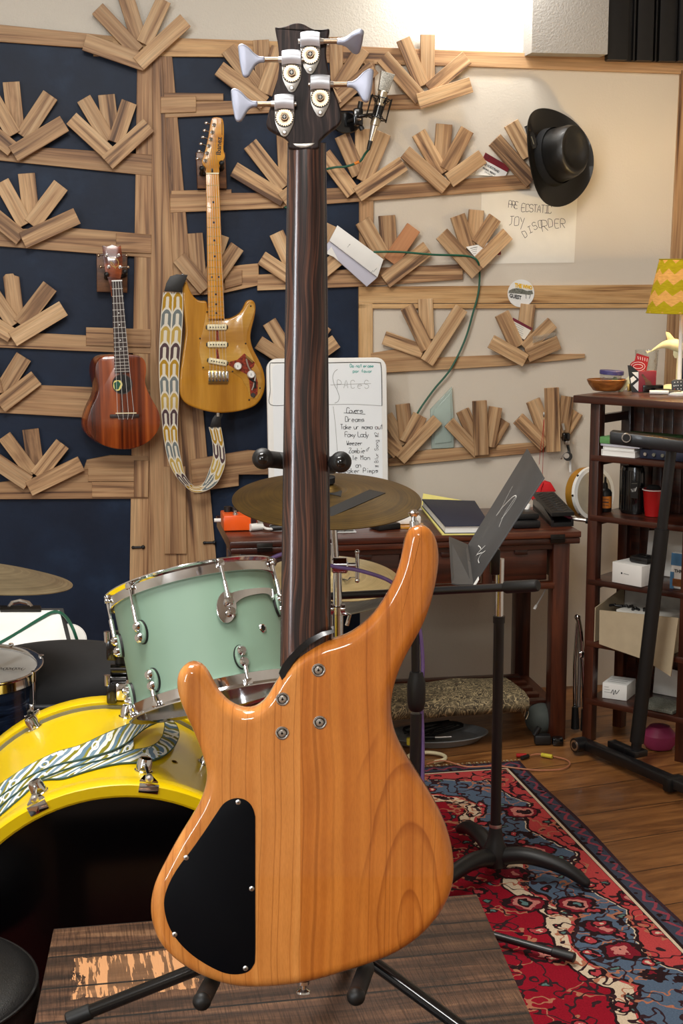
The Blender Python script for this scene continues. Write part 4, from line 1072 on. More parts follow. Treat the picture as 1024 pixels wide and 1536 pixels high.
def tom():
    y0 = 2.60; c = at_y(306, 962, y0); a = V((-.225, .36, .9)).normalized(); r = .141; hh = .098
    root = thing('tom_drum', 'mint green tom with chrome hoops above the yellow bass drum', 'drum', c - a * (hh + .02))
    b = B(); b.lathe([(r - .006, -hh), (r, -hh), (r, hh), (r - .006, hh), (r - .006, -hh)], c, a, M['mint'], 80); shell = mk('shell', b, root)
    b = B(); b.lathe([(0, hh + .002), (r, hh + .002), (r + .003, hh - .004), (r + .003, hh - .008)], c, a, M['head_white'], 64); mk('batter_head', b, root)
    b = B(); b.lathe([(0, -hh - .002), (r, -hh - .002), (r + .003, -hh + .004), (r + .003, -hh + .008)], c, a, M['drum_black'], 64); mk('bottom_head', b, root)
    b = B(); hoop(b, c + a * (hh - .012), a, r + .005, r - .001, .024, M['chrome'], r + .009); ht = mk('hoop', b, root)
    b = B(); hoop(b, c - a * (hh - .012), -a, r + .005, r - .001, .024, M['chrome'], r + .009); hb = mk('hoop', b, root)
    def lug(px, py, d, dark=False):
        p = ray_cyl(px, py, c, a, r); q = p - c; ax = q.dot(a); n = (q - a * ax).normalized(); t = a.cross(n)
        b = B()
        # backing plate with a waist
        out = []
        for i in range(28):
            an = 2 * PI * i / 28; k = .0165 + .003 * math.cos(2 * an)
            out.append(p + t * math.cos(an) * .0125 + a * math.sin(an) * .021 + n * .004)
        b.prism(out, -n * .006, M['black_gloss'] if dark else M['rubber'], bev=.001)
        if not dark: b.prism([q_ + n * .0035 for q_ in [p + t * math.cos(2 * PI * i / 28) * .0115 + a * math.sin(2 * PI * i / 28) * .0195 + n * .004 for i in range(28)]], -n * .004, M['mint'], bev=.0015)
        lg = mk('lug', b, root)
        g = B(); lug_ball(g, p + a * .0095 + n * .006, n, a); lug_ball(g, p - a * .0095 + n * .006, n, a); mk('lug_post', g, lg)
        g = B(); s = p + a * d * .012 + n * .010; e = c + n * (r + .010) + a * d * (hh + .004)
        g.tube([s, s.lerp(e, .5)], .004, M['chrome'], 12); g.tube([s.lerp(e, .5), e + a * d * .008], .0026, M['chrome'], 10); g.box(e, (.012, .008, .010), M['chrome'], (t, n, a), bev=.002); mk('tension_rod', g, lg)
        return p, n, t
    lug(214, 948, 1); lug(232, 1020, -1); lug(361, 986, -1); lug(183, 968, 1); lug(200, 1042, -1)
    lug(414, 908, 1)
    p, n, t = lug(342, 912, 1, True)
    # chrome suspension bracket: band along the top of the shell
    b = B(); rr = r + .004
    def cylp(px, py): return ray_cyl(px, py, c, a, rr)
    top = [(330, 897), (345, 890), (362, 885), (385, 882), (405, 882), (414, 890)]
    bot = [(330, 925), (344, 914), (362, 898), (385, 891), (402, 891), (410, 900)]
    A_ = [cylp(x, y) for x, y in cr([V(q) for q in top], 4)]; C_ = [cylp(x, y) for x, y in cr([V(q) for q in bot], 4)]
    nn = [((q - c) - a * (q - c).dot(a)).normalized() for q in A_]
    b.strip(A_, C_, M['chrome'], .003, nn)
    el = [cylp(339 + 15 * math.cos(2 * PI * i / 30), 911 + 24 * math.sin(2 * PI * i / 30)) + n * .0005 for i in range(30)]
    b.prism([q + n * .002 for q in el], -n * .003, M['chrome'], bev=.001)
    mk('suspension_bracket', b, root)
    # vent
    p = ray_cyl(394, 942, c, a, r); n = ((p - c) - a * (p - c).dot(a)).normalized()
    b = B(); b.lathe([(.005, .001), (.0065, .002), (.008, 0)], p, n, M['chrome'], 18); b.lathe([(0, .0008), (.005, .0008)], p, n, M['drum_black'], 12); mk('air_vent', b, shell)
    # mount arm down to the bass drum
    q = c + V((.135, .06, -.02)); foot = V((-.20, 2.72, .545))
    b = B(); b.tube([c + V((.15, .02, .03)), q + V((.03, .02, 0)), foot + Z * .10 , foot], .008, M['chrome'], 14); mk('mount_arm', b, root)

def snare():
    c = at_y(-38, 1002, 3.0); r = .125; a = V((.02, -.06, 1)).normalized(); c = c
    h = c.z - .22
    root = thing('snare_drum', 'small drum with dark blue swirl shell and white head at the left edge', 'drum', V((c.x, c.y, 0.013)))
    hgt = .15
    b = B(); b.lathe([(r - .006, -hgt), (r, -hgt), (r, -.004), (r - .006, -.004), (r - .006, -hgt)], c, a, M['swirl'], 64); sh = mk('shell', b, root)
    b = B(); b.lathe([(0, .001), (r - .002, .001), (r + .002, -.004), (r + .003, -.008)], c, a, M['head_white'], 64); hd = mk('drum_head', b, root)
    k = B(); o = at_z(12, 1004, c.z + .004)
    for i in range(9):
        s0 = o + V((-.03 + .006 * i, .004 * math.sin(i * 2.2), .0005))
        polyline_ink(k, cr([s0, s0 + V((.006, .012, 0)), s0 + V((.012, -.006, 0)), s0 + V((.016, .01, 0))], 4), .0012, M['ink'], Z)
    mk('logo_print', k, hd)
    b = B(); hoop(b, c - a * .018, a, r + .004, r - .001, .026, M['chrome'], r + .008); mk('hoop', b, root)
    b = B(); hoop(b, c - a * (hgt - .012), -a, r + .004, r - .001, .02, M['chrome'], r + .008); mk('hoop', b, root)
    for i in range(8):
        an = 2 * PI * i / 8 - .35; u, w = perp(a); n = u * math.cos(an) + w * math.sin(an)
        b = B(); b.tube([c + n * (r + .011) + a * .006, c + n * (r + .011) - a * (hgt - .005)], .003, M['chrome'], 10)
        b.cyl(c + n * (r + .011) - a * .01, c + n * (r + .011) + a * .012, .0055, M['chrome'], seg=12, bev=.001)
        b.box(c + n * (r + .006) - a * hgt * .5, (.02, .016, .04), M['chrome'], (a.cross(n), n, a), bev=.004); mk('lug', b, root)
    base = V((c.x, c.y, 0))
    b = B(); b.tube([c - a * (hgt + .005), base + Z * .08], .011, M['chrome'], 14); mk('stand_post', b, root)
    for i in range(3):
        an = 2 * PI * i / 3 + 1; b = B(); b.tube([base + Z * .2, base + V((math.cos(an) * .17, math.sin(an) * .17, .02))], .007, M['chrome'], 12); mk('leg', b, root)

def throne():
    c = at_z(92, 988, .62); r = .185
    root = thing('drum_throne', 'round black drum throne behind the blue snare and yellow bass drum', 'stool', V((c.x, c.y, .013)))
    b = B(); b.lathe([(0, .632), (r * .6, .630), (r * .9, .62), (r * .99, .602), (r, .58), (r * .99, .545), (r * .96, .54), (0, .54)], V((c.x, c.y, 0)), Z, M['black_cloth'], 56); s = mk('seat', b, root, 50)
    b = B(); pts = [V((c.x + math.cos(2 * PI * i / 64) * r, c.y + math.sin(2 * PI * i / 64) * r, .57)) for i in range(64)]
    b.tube(pts, .005, M['stand_grey'], 8, closed=True); mk('piping', b, s)
    b = B(); b.cyl(V((c.x, c.y, .1)), V((c.x, c.y, .54)), .02, M['black_paint']); mk('post', b, root)
    for i in range(3):
        a = 2 * PI * i / 3 + .3; b = B(); b.tube([V((c.x, c.y, .25)), V((c.x + math.cos(a) * .2, c.y + math.sin(a) * .2, .018))], .009, M['black_paint']); mk('leg', b, root)

def cymbal_mesh(b, c, n, r, mat, bell=.16, rise=.10, th=.0016):
    pr = [(0, rise * r * 1.9)]
    rb = bell * r
    for i in range(1, 5): pr.append((rb * i / 4, rise * r * (1.9 - .75 * (i / 4) ** 2)))
    for i in range(1, 12):
        t = i / 11; pr.append((rb + (r - rb) * t, rise * r * 1.15 * (1 - t ** 1.5) + .0))
    pr2 = [(x, y - th) for x, y in pr[::-1]]
    b.lathe(pr + pr2, c, n, mat, 96)

def floor_stand(root, x, y, ztop, mat, legz=.3, spread=.26, rot=.4, name='pole', r=.0095, zf=.008):
    b = B(); b.tube([V((x, y, .12)), V((x, y, ztop * .55))], r * 1.25, mat, 16); b.tube([V((x, y, ztop * .55)), V((x, y, ztop))], r * .85, mat, 16); mk(name, b, root)
    for i in range(3):
        a = 2 * PI * i / 3 + rot; b = B(); e = V((x + math.cos(a) * spread, y + math.sin(a) * spread, zf + .01))
        b.tube([V((x, y, legz)), e], .0075, mat, 12)
        lg = mk('leg', b, root); b = B(); b.ball(e, .011, M['rubber'], 12); mk('rubber_foot', b, lg)

def cymbals():
    # crash
    c = at_y(490, 749, 3.2); n = V((.015, -.15, 1)).normalized(); r = .2
    root = thing('crash_cymbal', 'large dark bronze cymbal with black tape behind the bass neck, on chrome stand', 'cymbal', V((c.x, c.y, .013)))
    b = B(); cymbal_mesh(b, c, n, r, M['cymbal_dark']); cy = mk('cymbal', b, root, 60)
    def onc(px, py, h): return on_plane(px, py, c + n * h, n)
    def ons(px, py):
        h = .015
        for _ in range(4):
            p = onc(px, py, h); rr = (p - c - n * h).length; t = max(0, (rr - .16 * r) / (r * .84)); h = .10 * r * 1.15 * (1 - t ** 1.5)
        return p + n * .0012
    def tape(b, poly, mat):
        A_ = [ons(*V(poly[0]).lerp(V(poly[1]), i / 8)) for i in range(9)]; C_ = [ons(*V(poly[3]).lerp(V(poly[2]), i / 8)) for i in range(9)]
        b.strip(A_, C_, mat, .0012, n)
    b = B(); tape(b, [(490, 764), (554, 735), (578, 740), (496, 776)], M['tape_black']); t_ = mk('tape', b, cy); t_['label'] = 'black tape strip'
    b = B(); tape(b, [(488, 731), (513, 737), (511, 745), (488, 740)], M['tape_black']); mk('tape', b, cy)
    b = B(); b.cyl(c + n * .03, c + n * .058, .006, M['chrome'], seg=12); b.box(c + n * .062, (.036, .006, .012), M['chrome'], (V((1, 0, 0)), n.cross(V((1, 0, 0))).normalized(), n), bev=.003); b.cyl(c + n * .038, c + n * .05, .017, M['black_cloth'], seg=20); mk('wing_nut', b, root)
    px = at_y(506, 850, 3.2).x
    P = lambda py: V((at_y(506, py, 3.2).x, 3.2, at_y(506, py, 3.2).z))
    b = B(); b.tube([c + n * .03, c - Z * .012 + V((.012, 0, 0)), P(835) + V((-.004, 0, 0))], .007, M['chrome'], 14); mk('upper_tube', b, root)
    q = P(848); b = B(); b.cyl(q - V((.012, 0, 0)) - Z * 0, q + V((.022, 0, 0)), .017, M['chrome'], seg=22, bev=.003); b.cyl(q + V((.02, 0, 0)), q + V((.046, 0, 0)), .006, M['nickel'], seg=14)
    b.tube([q + V((.042, -.004, -.032)), q + V((.042, -.004, .03))], .0042, M['chrome'], 12); b.ball(q + V((.042, -.004, .03)), .0055, M['chrome'], 10); b.ball(q + V((.042, -.004, -.032)), .0055, M['chrome'], 10)
    mk('tilter', b, root)
    b = B(); b.tube([P(858), P(918)], .0095, M['chrome'], 18); b.cyl(P(914) + V((-.016, 0, 0)), P(914) + V((.016, 0, 0)), .012, M['chrome'], seg=16); b.cyl(P(908), P(922), .0135, M['chrome'], seg=18, bev=.002)
    b.tube([P(918) + V((.012, -.006, 0)), P(918) + V((.026, -.012, -.004)), P(936) + V((.02, -.012, 0))], .0045, M['chrome'], 10)
    mk('collar', b, root)
    b = B(); b.tube([P(916), V((P(916).x, 3.2, .12))], .0125, M['chrome'], 18); mk('lower_tube', b, root)
    for i in range(3):
        a = 2 * PI * i / 3 + 1.5; b = B(); e = V((P(916).x + math.cos(a) * .25, 3.2 + math.sin(a) * .25, .022)); b.tube([V((P(916).x, 3.2, .38)), e], .007, M['chrome'], 12); mk('leg', b, root)
    # hi-hat
    y = 3.95
    c2 = at_y(500, 866, y); n2 = V((.06, -.14, 1)).normalized(); r2 = .176
    root = thing('hi_hat', 'pair of tan hi-hat cymbals on a stand behind the chrome cymbal stand', 'cymbal', V((c2.x, c2.y, 0.003)))
    b = B(); cymbal_mesh(b, c2, n2, r2, M['cymbal_light'], .2, .06); tc = mk('top_cymbal', b, root, 60)
    w = B(); o = on_plane(514, 868, c2 + n2 * .012, n2)
    polyline_ink(w, [o, o + V((.012, -.03, .002)), o + V((.02, -.002, .004)), o + V((.035, -.004, .004))], .006, M['ink'], n2); mk('logo_print', w, tc)
    c3 = c2 - Z * .035; n3 = V((.06, -.14, -1)).normalized()
    b = B(); cymbal_mesh(b, c3 - Z * .02, V((.1, .06, -1)).normalized(), r2, M['cymbal_grey'], .2, .06); mk('bottom_cymbal', b, root, 60)
    floor_stand(root, c2.x, c2.y, c2.z + .09, M['chrome'], .28, .22, .9, zf=.008)
    # left cymbal
    c4 = at_y(-36, 866, 2.95); n4 = V((.11, .07, 1)).normalized(); r4 = .188
    root = thing('ride_cymbal', 'grey-brown cymbal with a blue tape patch at the left edge above the white paper', 'cymbal', V((c4.x, c4.y, .013)))
    b = B(); cymbal_mesh(b, c4, n4, r4, M['cymbal_grey'], .2, .11); cy = mk('cymbal', b, root, 60)
    b = B(); o = on_plane(57, 877, c4 + n4 * .004, n4); b.box(o + n4 * .003, (.016, .05, .002), M['tape_blue'], (V((1, 0, -.12)).normalized(), n4.cross(V((1, 0, -.12))).normalized(), n4)); mk('tape', b, cy)
    floor_stand(root, c4.x, c4.y, c4.z + .05, M['chrome'], .3, .25, 2.0)
    # bracket between tom and neck: second small tom rim at left of the mint tom
    root = thing('hardware_clamp', 'black and chrome drum clamps beside the left side of the mint tom', 'clamp', V((at_y(182, 1000, 2.85).x, 2.85, .013)))
    x = at_y(180, 1000, 2.85)
    b = B(); b.tube([V((x.x, 2.85, .03)), V((x.x, 2.85, x.z + .07))], .010, M['black_paint'], 14); mk('post', b, root)
    for py in (970, 1035):
        p = at_y(186, py, 2.83); b = B()
        b.box(p, (.030, .03, .034), M['chrome'], bev=.004); b.box(p + V((-.022, -.004, -.004)), (.02, .024, .04), M['black_gloss'], bev=.004)
        b.cyl(p + V((-.03, -.01, .012)), p + V((-.03, -.01, .032)), .006, M['chrome'], seg=12); mk('clamp', b, root)
    for py in (1004, 1020):
        p = at_y(176, py, 2.84); b = B(); b.cyl(p - V((.012, 0, 0)), p + V((.018, 0, 0)), .011, M['black_gloss'], seg=16); mk('knob', b, root)

def drum_strap(c, a, r):
    T = [(-12, 1184), (37, 1151), (83, 1128), (120, 1117), (164, 1097), (199, 1083), (222, 1077), (246, 1075)]
    Bm = [(-12, 1203), (40, 1166), (85, 1147), (120, 1139), (164, 1127), (190, 1114), (218, 1092), (246, 1079)]
    def band(ptsA, ptsB, la, lb, n=6):
        A2 = cr([V(q) for q in ptsA], n); B2 = cr([V(q) for q in ptsB], n)
        m = len(A2); P, Q = [], []
        for i in range(m):
            f = i / (m - 1)
            ha = la[0] + (la[1] - la[0]) * f; hb = lb[0] + (lb[1] - lb[0]) * f
            P.append(ray_cyl(A2[i].x, A2[i].y, c, a, r + ha)); Q.append(ray_cyl(B2[i].x, B2[i].y, c, a, r + hb))
        return P, Q
    b = B()
    nrm = lambda P: [((q - c) - a * (q - c).dot(a)).normalized() for q in P]
    P, Q = band([(-12, 1210), (40, 1172), (85, 1153), (120, 1143), (164, 1131), (200, 1124), (222, 1120), (238, 1112)], [(-12, 1232), (30, 1196), (60, 1171), (95, 1167), (130, 1156), (176, 1145), (222, 1142), (245, 1134)], (.005, .006), (.003, .004))
    b.strip(P, Q, M['floral'], .0025, nrm(P))
    P, Q = band([(-12, 1197), (40, 1162), (85, 1143), (120, 1135), (164, 1120), (200, 1104)], [(-12, 1218), (40, 1178), (85, 1158), (120, 1147), (164, 1136), (200, 1124)], (.009, .010), (.007, .007))
    b.strip(P, Q, M['floral'], .0025, nrm(P), g0=.07)
    P, Q = band(T, Bm, (.018, .020), (.010, .014))
    b.strip(P, Q, M['floral'], .0025, nrm(P), g0=.3)
    # the open loop at the right end, standing on its edge
    O = [(246, 1075), (257, 1079), (266, 1089), (269, 1104), (262, 1119), (248, 1132), (232, 1138)]
    I = [(246, 1080), (247, 1085), (246, 1094), (243, 1104), (236, 1113), (225, 1121), (212, 1126)]
    P, Q = band(O, I, (.020, .006), (.014, .006))
    b.strip(P, Q, M['floral'], .0025, nrm(P), g0=.6)
    o = mk('fabric_strap', b); tag(o, 'blue, white and olive patterned fabric strap folded on top of the yellow drum', 'strap')

def boom_stand():
    y = 3.16; x = at_y(622, 950, y).x
    root = thing('microphone_stand', 'black boom microphone stand behind the bass, its arm level and ending right of music stand', 'microphone stand', V((x, y, .013)))
    P = lambda px, py: at_y(px, py, y)
    b = B(); b.tube([V((x, y, .1)), P(624, 1070)], .0125, M['black_paint'], 16); mk('lower_tube', b, root)
    b = B(); b.lathe([(.012, 0), (.017, .006), (.0195, .02), (.0195, .062), (.016, .075), (.014, .086), (.0, .086)], P(624, 1066) , Z, M['rubber'], 24); mk('clutch', b, root)
    top = P(622, 889)
    b = B(); b.tube([P(623, 1015), top], .0088, M['black_paint'], 14); b.ball(top, .02, M['black'], 14); mk('upper_tube', b, root)
    e0, e1 = at_y(480, 895, 3.31), at_y(757, 881, 3.03)
    b = B(); b.tube([e0, e1], .0085, M['black_paint'], 14); bo = mk('boom_arm', b, root)
    b = B(); e2 = at_y(812, 878, 2.975); d = (e2 - e1).normalized(); b.lathe([(0, 0), (.011, 0), (.0128, .004), (.0125, .07), (.0115, .078), (.0095, .080), (0, .080)], e1, d, M['rubber'], 20); mk('counterweight_grip', b, bo)
    for e in (at_z(862, 1437, .024), V((x - .3, y - .12, .022)), V((x - .02, y + .33, .022))):
        b = B(); st = V((x, y, .045)); d = (e - st).normalized(); b.tube([st, e - d * .03], .0085, M['black_paint'], 14); lg = mk('leg', b, root)
        b = B(); b.cyl(e - d * .05, e, .0105, M['rubber'], seg=14, bev=.002); mk('rubber_foot', b, lg)
    # purple cable down the stand
    b = B(); pts = [P(392, 846), P(420, 832), P(450, 828), P(495, 848), P(540, 856), P(585, 872), P(603, 895), P(626, 930), P(634, 990), P(632, 1050), P(634, 1120), V((x + .02, y - .015, .2)), V((x + .04, y - .03, .03)), V((x + .1, y - .1, .018))]
    b.tube(cr(pts, 6), .0042, M['purple_cable'], 8); d = (P(376, 862) - P(395, 842)).normalized()
    b.cyl(P(395, 842), P(378, 862), .010, M['black'], .006, 14); b.cyl(P(388, 850), P(372, 868), .0075, M['black'], seg=14)
    o = mk('microphone_cable', b); tag(o, 'purple cable with black plug running along the black boom stand', 'cable')

def music_stand():
    y = 3.45; x = at_y(747, 1000, y).x
    root = thing('music_stand', 'black music stand with tilted scratched desk and chrome pole, on the rug', 'music stand', V((x, y, .013)))
    A = at_y(701, 818, 3.69); Bq = at_y(709, 878, 3.22); C = at_y(790, 673, 3.69); D = at_y(815, 716, 3.22)
    A2 = at_y(673, 806, 3.69); B2 = at_y(677, 878, 3.22)
    n = (Bq - A).cross(C - A).normalized()
    if n.dot(CAM - A) < 0: n = -n
    b = B(); u = (C - A).normalized(); w = (Bq - A).normalized()
    b.prism([A, Bq, D, C], -n * .003, M['stand_grey'], bev=.0008, frame=(A, u, w, n)); pl = mk('desk_plate', b, root); pl['label'] = 'scratched grey-black sheet metal desk'
    n2 = (Bq - A).cross(A2 - A).normalized()
    b = B(); b.prism([A, A2, B2 + (A2 - B2).normalized() * .01, B2 + (Bq - B2) * .25, Bq], -n2 * .0025, M['stand_grey'], frame=(A, u, w, n)); mk('ledge', b, root)
    # scratches and white marks
    b = B()
    def sc(pts, wd=.0024):
        P = [on_plane(630 + q[0] / 3.793, 660 + q[1] / 3.793, A + n * .0012, n) for q in cr([V(p) for p in pts], 4)]
        polyline_ink(b, P, wd, M['white'] if wd > .002 else M['stripe'], n)
    sc([(525, 262), (495, 320), (455, 400), (432, 430), (470, 380), (530, 320), (545, 330), (500, 400), (460, 450)]); sc([(545, 320), (500, 385), (470, 440), (448, 495)])
    sc([(520, 300), (480, 370), (450, 440)], .001); sc([(400, 458), (370, 520), (355, 555), (400, 480)], .0012); sc([(370, 600), (330, 640), (318, 660)]); sc([(370, 630), (345, 650), (330, 680), (335, 700)]); sc([(330, 600), (345, 620), (322, 650), (350, 640)])
    sc([(390, 490), (340, 560), (318, 598)], .001)
    mk('scratches', b, pl); b = B(); q = on_plane(714, 873, A + n * .001, n); b.box(q, (.02, .03, .001), M['white'], (u, w, n)); mk('paint_mark', b, pl)
    for px, py in ((702, 845),):
        g = B(); g.box(on_plane(px, py, A + n * .002, n), (.012, .018, .002), M['chrome'], (u, w, n)); mk('hinge_tab', g, pl)
    top = A.lerp(D, .5) - n * .018
    g = B(); g.box(A.lerp(D, .5) - n * .010, (.07, .12, .014), M['black_paint'], (u, w, n), bev=.003); g.box(on_plane(742, 842, V((0, 3.45, 0)), V((0, 1, 0))) , (.022, .03, .06), M['black_paint'], bev=.004); mk('bracket', g, root)
    P = lambda py: V((x, y, at_y(748, py, y).z))
    b = B(); b.tube([P(930), P(838)], .0098, M['chrome'], 18); mk('inner_pole', b, root)
    b = B(); b.tube([V((x, y, .06)), P(930)], .0122, M['black_paint'], 18); b.cyl(P(934), P(924), .0138, M['black'], seg=18); mk('outer_pole', b, root)
    h = V((x, y, .055))
    b = B(); b.lathe([(0, .0), (.026, .0), (.032, .015), (.030, .04), (.020, .06), (.016, .085), (.0135, .10), (0, .10)], h - Z * .02, Z, M['black'], 24); b.lathe([(.0145, .0), (.0150, .004), (.0145, .008)], h + Z * .075, Z, M['nickel'], 20); mk('hub', b, root)
    for e, bend in ((at_z(878, 1325, .024), .35), (at_z(640, 1352, .024), .35), (at_z(690, 1245, .024), .35)):
        e = V((e.x, e.y, .026)); d = V((e.x - x, e.y - y, 0)); m1 = h + d * .35 + Z * .015; m2 = h + d * .75 + Z * .0
        pts = cr([h, m1, m2, e], 6)
        b = B(); N_ = len(pts); b.tube(pts, [.021 - .009 * (i / (N_ - 1)) ** 2 for i in range(N_)], M['black'], 16); lg = mk('leg', b, root)
        b = B(); b.ball(e, .012, M['rubber'], 12); mk('foot_tip', b, lg)

def clipboard():
    y = 3.55
    q = [at_y(-40, 916, y + .1), at_y(90, 916, y + .1), at_y(104, 958, y - .1), at_y(128, 1010, y - .25)]
    a0 = at_y(-60, 916, 3.62); a1 = at_y(89, 916, 3.62); b0 = at_y(-60, 992, 3.42); b1 = at_y(106, 985, 3.42)
    n = (a1 - a0).cross(b0 - a0).normalized()
    if n.dot(CAM - a0) < 0: n = -n
    root = thing('clipboard', 'grey clipboard propped on a stand behind the black drum throne', 'clipboard', V(((a0.x + a1.x) / 2, 3.5, .003)))
    b = B(); up = (a0 - b0).normalized(); rt = (a1 - a0).normalized()
    b.prism([a0 + up * .012, a1 + up * .012 + rt * .01, b1 + rt * .01, b0], -n * .006, M['stand_grey'], bev=.001); mk('board', b, root)
    b = B(); cpt = at_y(31, 915, 3.62) + n * .004
    b.box(cpt, (.10, .022, .008), M['dark_metal'], (rt, up, n), bev=.003); b.tube([cpt + rt * .028 + up * .004, cpt + rt * .02 + up * .026, cpt + up * .034, cpt - rt * .02 + up * .026, cpt - rt * .028 + up * .004], .0055, M['nickel'], 10); mk('clip', b, root)
    b = B(); m = (a0 + a1 + b0 + b1) / 4; b.tube([m - n * .01, V((m.x, m.y + .06, .02))], .012, M['black_paint']); b.cyl(V((m.x, m.y + .06, .003)), V((m.x, m.y + .06, .02)), .12, M['black_paint'], seg=30); mk('stand_post', b, root)
    b = B(); b.prism([a0 + n * .001, a1 + n * .001, b1 + n * .001, b0 + n * .001], -n * .0009, M['white_paper']); o = mk('paper_sheet', b); tag(o, 'white paper sheet held on the clipboard at the left edge', 'paper')
    b = B(); pts = [on_plane(px, py, a0 + n * .008, n) for px, py in [(-20, 975), (20, 953), (60, 928), (80, 918), (95, 922)]]
    pts += [at_y(108, 940, 3.45), at_y(118, 970, 3.45), at_y(122, 1000, 3.45)]
    b.tube(cr(pts, 5), .004, M['green_cable'], 8); o = mk('green_cable', b); tag(o, 'dark green cable lying across the white paper sheet at the left', 'cable')
    # little tambourine behind the paper
    c = at_y(104, 962, 3.72); nn = V((.15, -.8, .55)).normalized()
    b = B(); b.lathe([(.036, -.02), (.041, -.02), (.041, .012), (.036, .012), (.036, -.02)], c, nn, M['walnut'], 36); root = thing('tambourine', 'small round wooden tambourine with white rim behind the white paper', 'tambourine', V((c.x, c.y, .003)))
    mk('frame', b, root); b = B(); b.lathe([(0, .013), (.038, .013), (.043, .011), (.043, .004)], c, nn, M['head_white'], 36); mk('skin', b, root)
    b = B(); b.tube([c - nn * .03 - Z * .02, V((c.x, c.y + .05, .003))], .01, M['black_paint']); mk('stand_post', b, root)
# ---------------------------------------------------------------- things on the wall
def hanger(root, px0, py0, px1, py1, hooks, name='hanger_block'):
    pass

def amber_guitar():
    F = zz(230, 380); Bz = zz(250, 0)
    OFF = .115; TH = .042
    def gp(x, y, off=OFF): return wp(*F(x, y), off)
    def g2(q):
        p = wp(q[0], q[1], OFF) - WP0; return V((p.dot(WU), p.z))
    root = thing('electric_guitar', 'amber natural-wood electric guitar hanging on the wall left of the bass neck', 'electric guitar', gp(340, 812))
    o = WP0 + WN * OFF
    out = [(150, 190), (152, 160), (160, 135), (170, 138), (178, 165), (192, 200), (215, 232), (245, 245), (275, 243), (285, 300), (365, 335), (400, 330), (440, 308), (463, 272), (472, 246), (490, 237), (508, 238), (522, 255), (524, 290), (515, 340), (502, 390), (497, 435), (510, 490), (542, 550), (566, 610), (573, 670), (560, 730), (525, 778), (465, 803), (400, 815), (330, 818), (260, 806), (195, 785), (150, 755), (132, 700), (136, 620), (147, 540), (157, 470), (165, 400), (160, 330), (151, 250)]
    P2 = [g2(F(*q)) for q in out]; P2 = smooth_closed(resample(cr(P2, 4, True), 200), 2)
    b = B(); round_slab(b, P2, o, WU, Z, WN, TH, .006, M['amber'], N=200, steps=4); body = mk('body', b, root, 50)
    # pickguard
    pg = [(270, 300), (262, 360), (245, 430), (235, 500), (245, 560), (250, 596), (290, 600), (370, 600), (415, 615), (450, 640), (480, 690), (495, 740), (530, 745), (560, 690), (556, 620), (520, 560), (487, 490), (475, 460), (480, 400), (505, 330), (518, 290), (512, 262), (492, 252), (475, 275), (450, 315), (410, 340), (360, 345), (285, 345)]
    b = B(); b.prism([gp(x, y, OFF + .0016) for x, y in pg], -WN * .0016, M['guard'], bev=.0004); pgd = mk('pickguard', b, root)
    for x, y in [(275, 300), (238, 436), (255, 585), (405, 605), (490, 750), (545, 690), (498, 270), (472, 462)]:
        b = B(); b.lathe([(0, .0012), (.002, .0008), (.0028, 0)], gp(x, y, OFF + .0016), WN, M['dark_metal'], 10); mk('screw', b, pgd)
    # open control cavity with coloured wiring
    cav = [(465, 512), (520, 560), (512, 582), (500, 590), (522, 620), (535, 660), (533, 720), (515, 740), (497, 730), (490, 650), (478, 620), (440, 600), (415, 590), (385, 572), (390, 555), (430, 545)]
    b = B(); b.prism([gp(x, y, OFF + .0022) for x, y in cav], -WN * .0005, M['copper_mess']); cv = mk('control_cavity', b, body); cv['label'] = 'open cavity with copper foil and wires'
    b = B()
    for s, e in (((322, 395), (330, 445)), ((318, 490), (330, 540))): b.prism([gp(s[0], s[1], OFF + .0022), gp(s[0] + 12, s[1], OFF + .0022), gp(e[0] + 8, e[1], OFF + .0022), gp(e[0] - 8, e[1], OFF + .0022)], -WN * .0005, M['copper_mess'])
    mk('wire_channel', b, body)
    b = B(); q = [gp(475, 540, OFF + .006), gp(490, 590, OFF + .006), gp(520, 620, OFF + .005), gp(515, 670, OFF + .006), gp(505, 700, OFF + .004)]; b.tube(cr(q, 4), .0028, M['nickel'], 8); q = [gp(495, 640, OFF + .005), gp(520, 660, OFF + .006), gp(520, 690, OFF + .006)]; b.tube(q, .004, M['black'], 8); b.box(gp(490, 540, OFF + .004), (.03, .008, .006), M['gold'], (WU - Z * .9, Z, WN)); mk('wiring', b, body)
    b = B(); b.cyl(gp(510, 726, OFF + .001), gp(510, 726, OFF + .006), .007, M['dark_metal'], seg=16); mk('output_jack', b, root)
    for x, y in ((432, 578), (500, 620)):
        b = B(); b.lathe([(.0125, 0), (.0125, .004), (.010, .013), (.009, .0145), (0, .0145)], gp(x, y, OFF + .003), WN, M['white'], 24); b.box(gp(x, y, OFF + .018), (.0012, .007, .0005), M['ink'], (WU, Z, WN)); mk('knob', b, root)
    for x0, y0, x1, y1 in ((268, 378, 382, 378), (270, 467, 384, 467), (275, 546, 384, 565)):
        p, q = gp(x0, y0, OFF + .005), gp(x1, y1, OFF + .005); d = (q - p); L = d.length; d.normalize(); f = WN.cross(d)
        b = B(); b.box((p + q) / 2 - WN * .002, (L * 1.0, .012, .005), M['black'], (d, f, WN), bev=.003)
        pk = mk('pickup', b, root)
        b = B(); b.box((p + q) / 2, (L * .88, .0185, .010), M['cream'], (d, f, WN), bev=.004, seg=3); cvr = mk('pickup_cover', b, pk)
        b = B()
        for i in range(6): b.cyl(p.lerp(q, .2 + .12 * i), p.lerp(q, .2 + .12 * i) + WN * .006, .0022, M['dark_metal'], seg=10)
        mk('pole_pieces', b, pk)
    b = B(); c = gp(331, 635, OFF + .003)
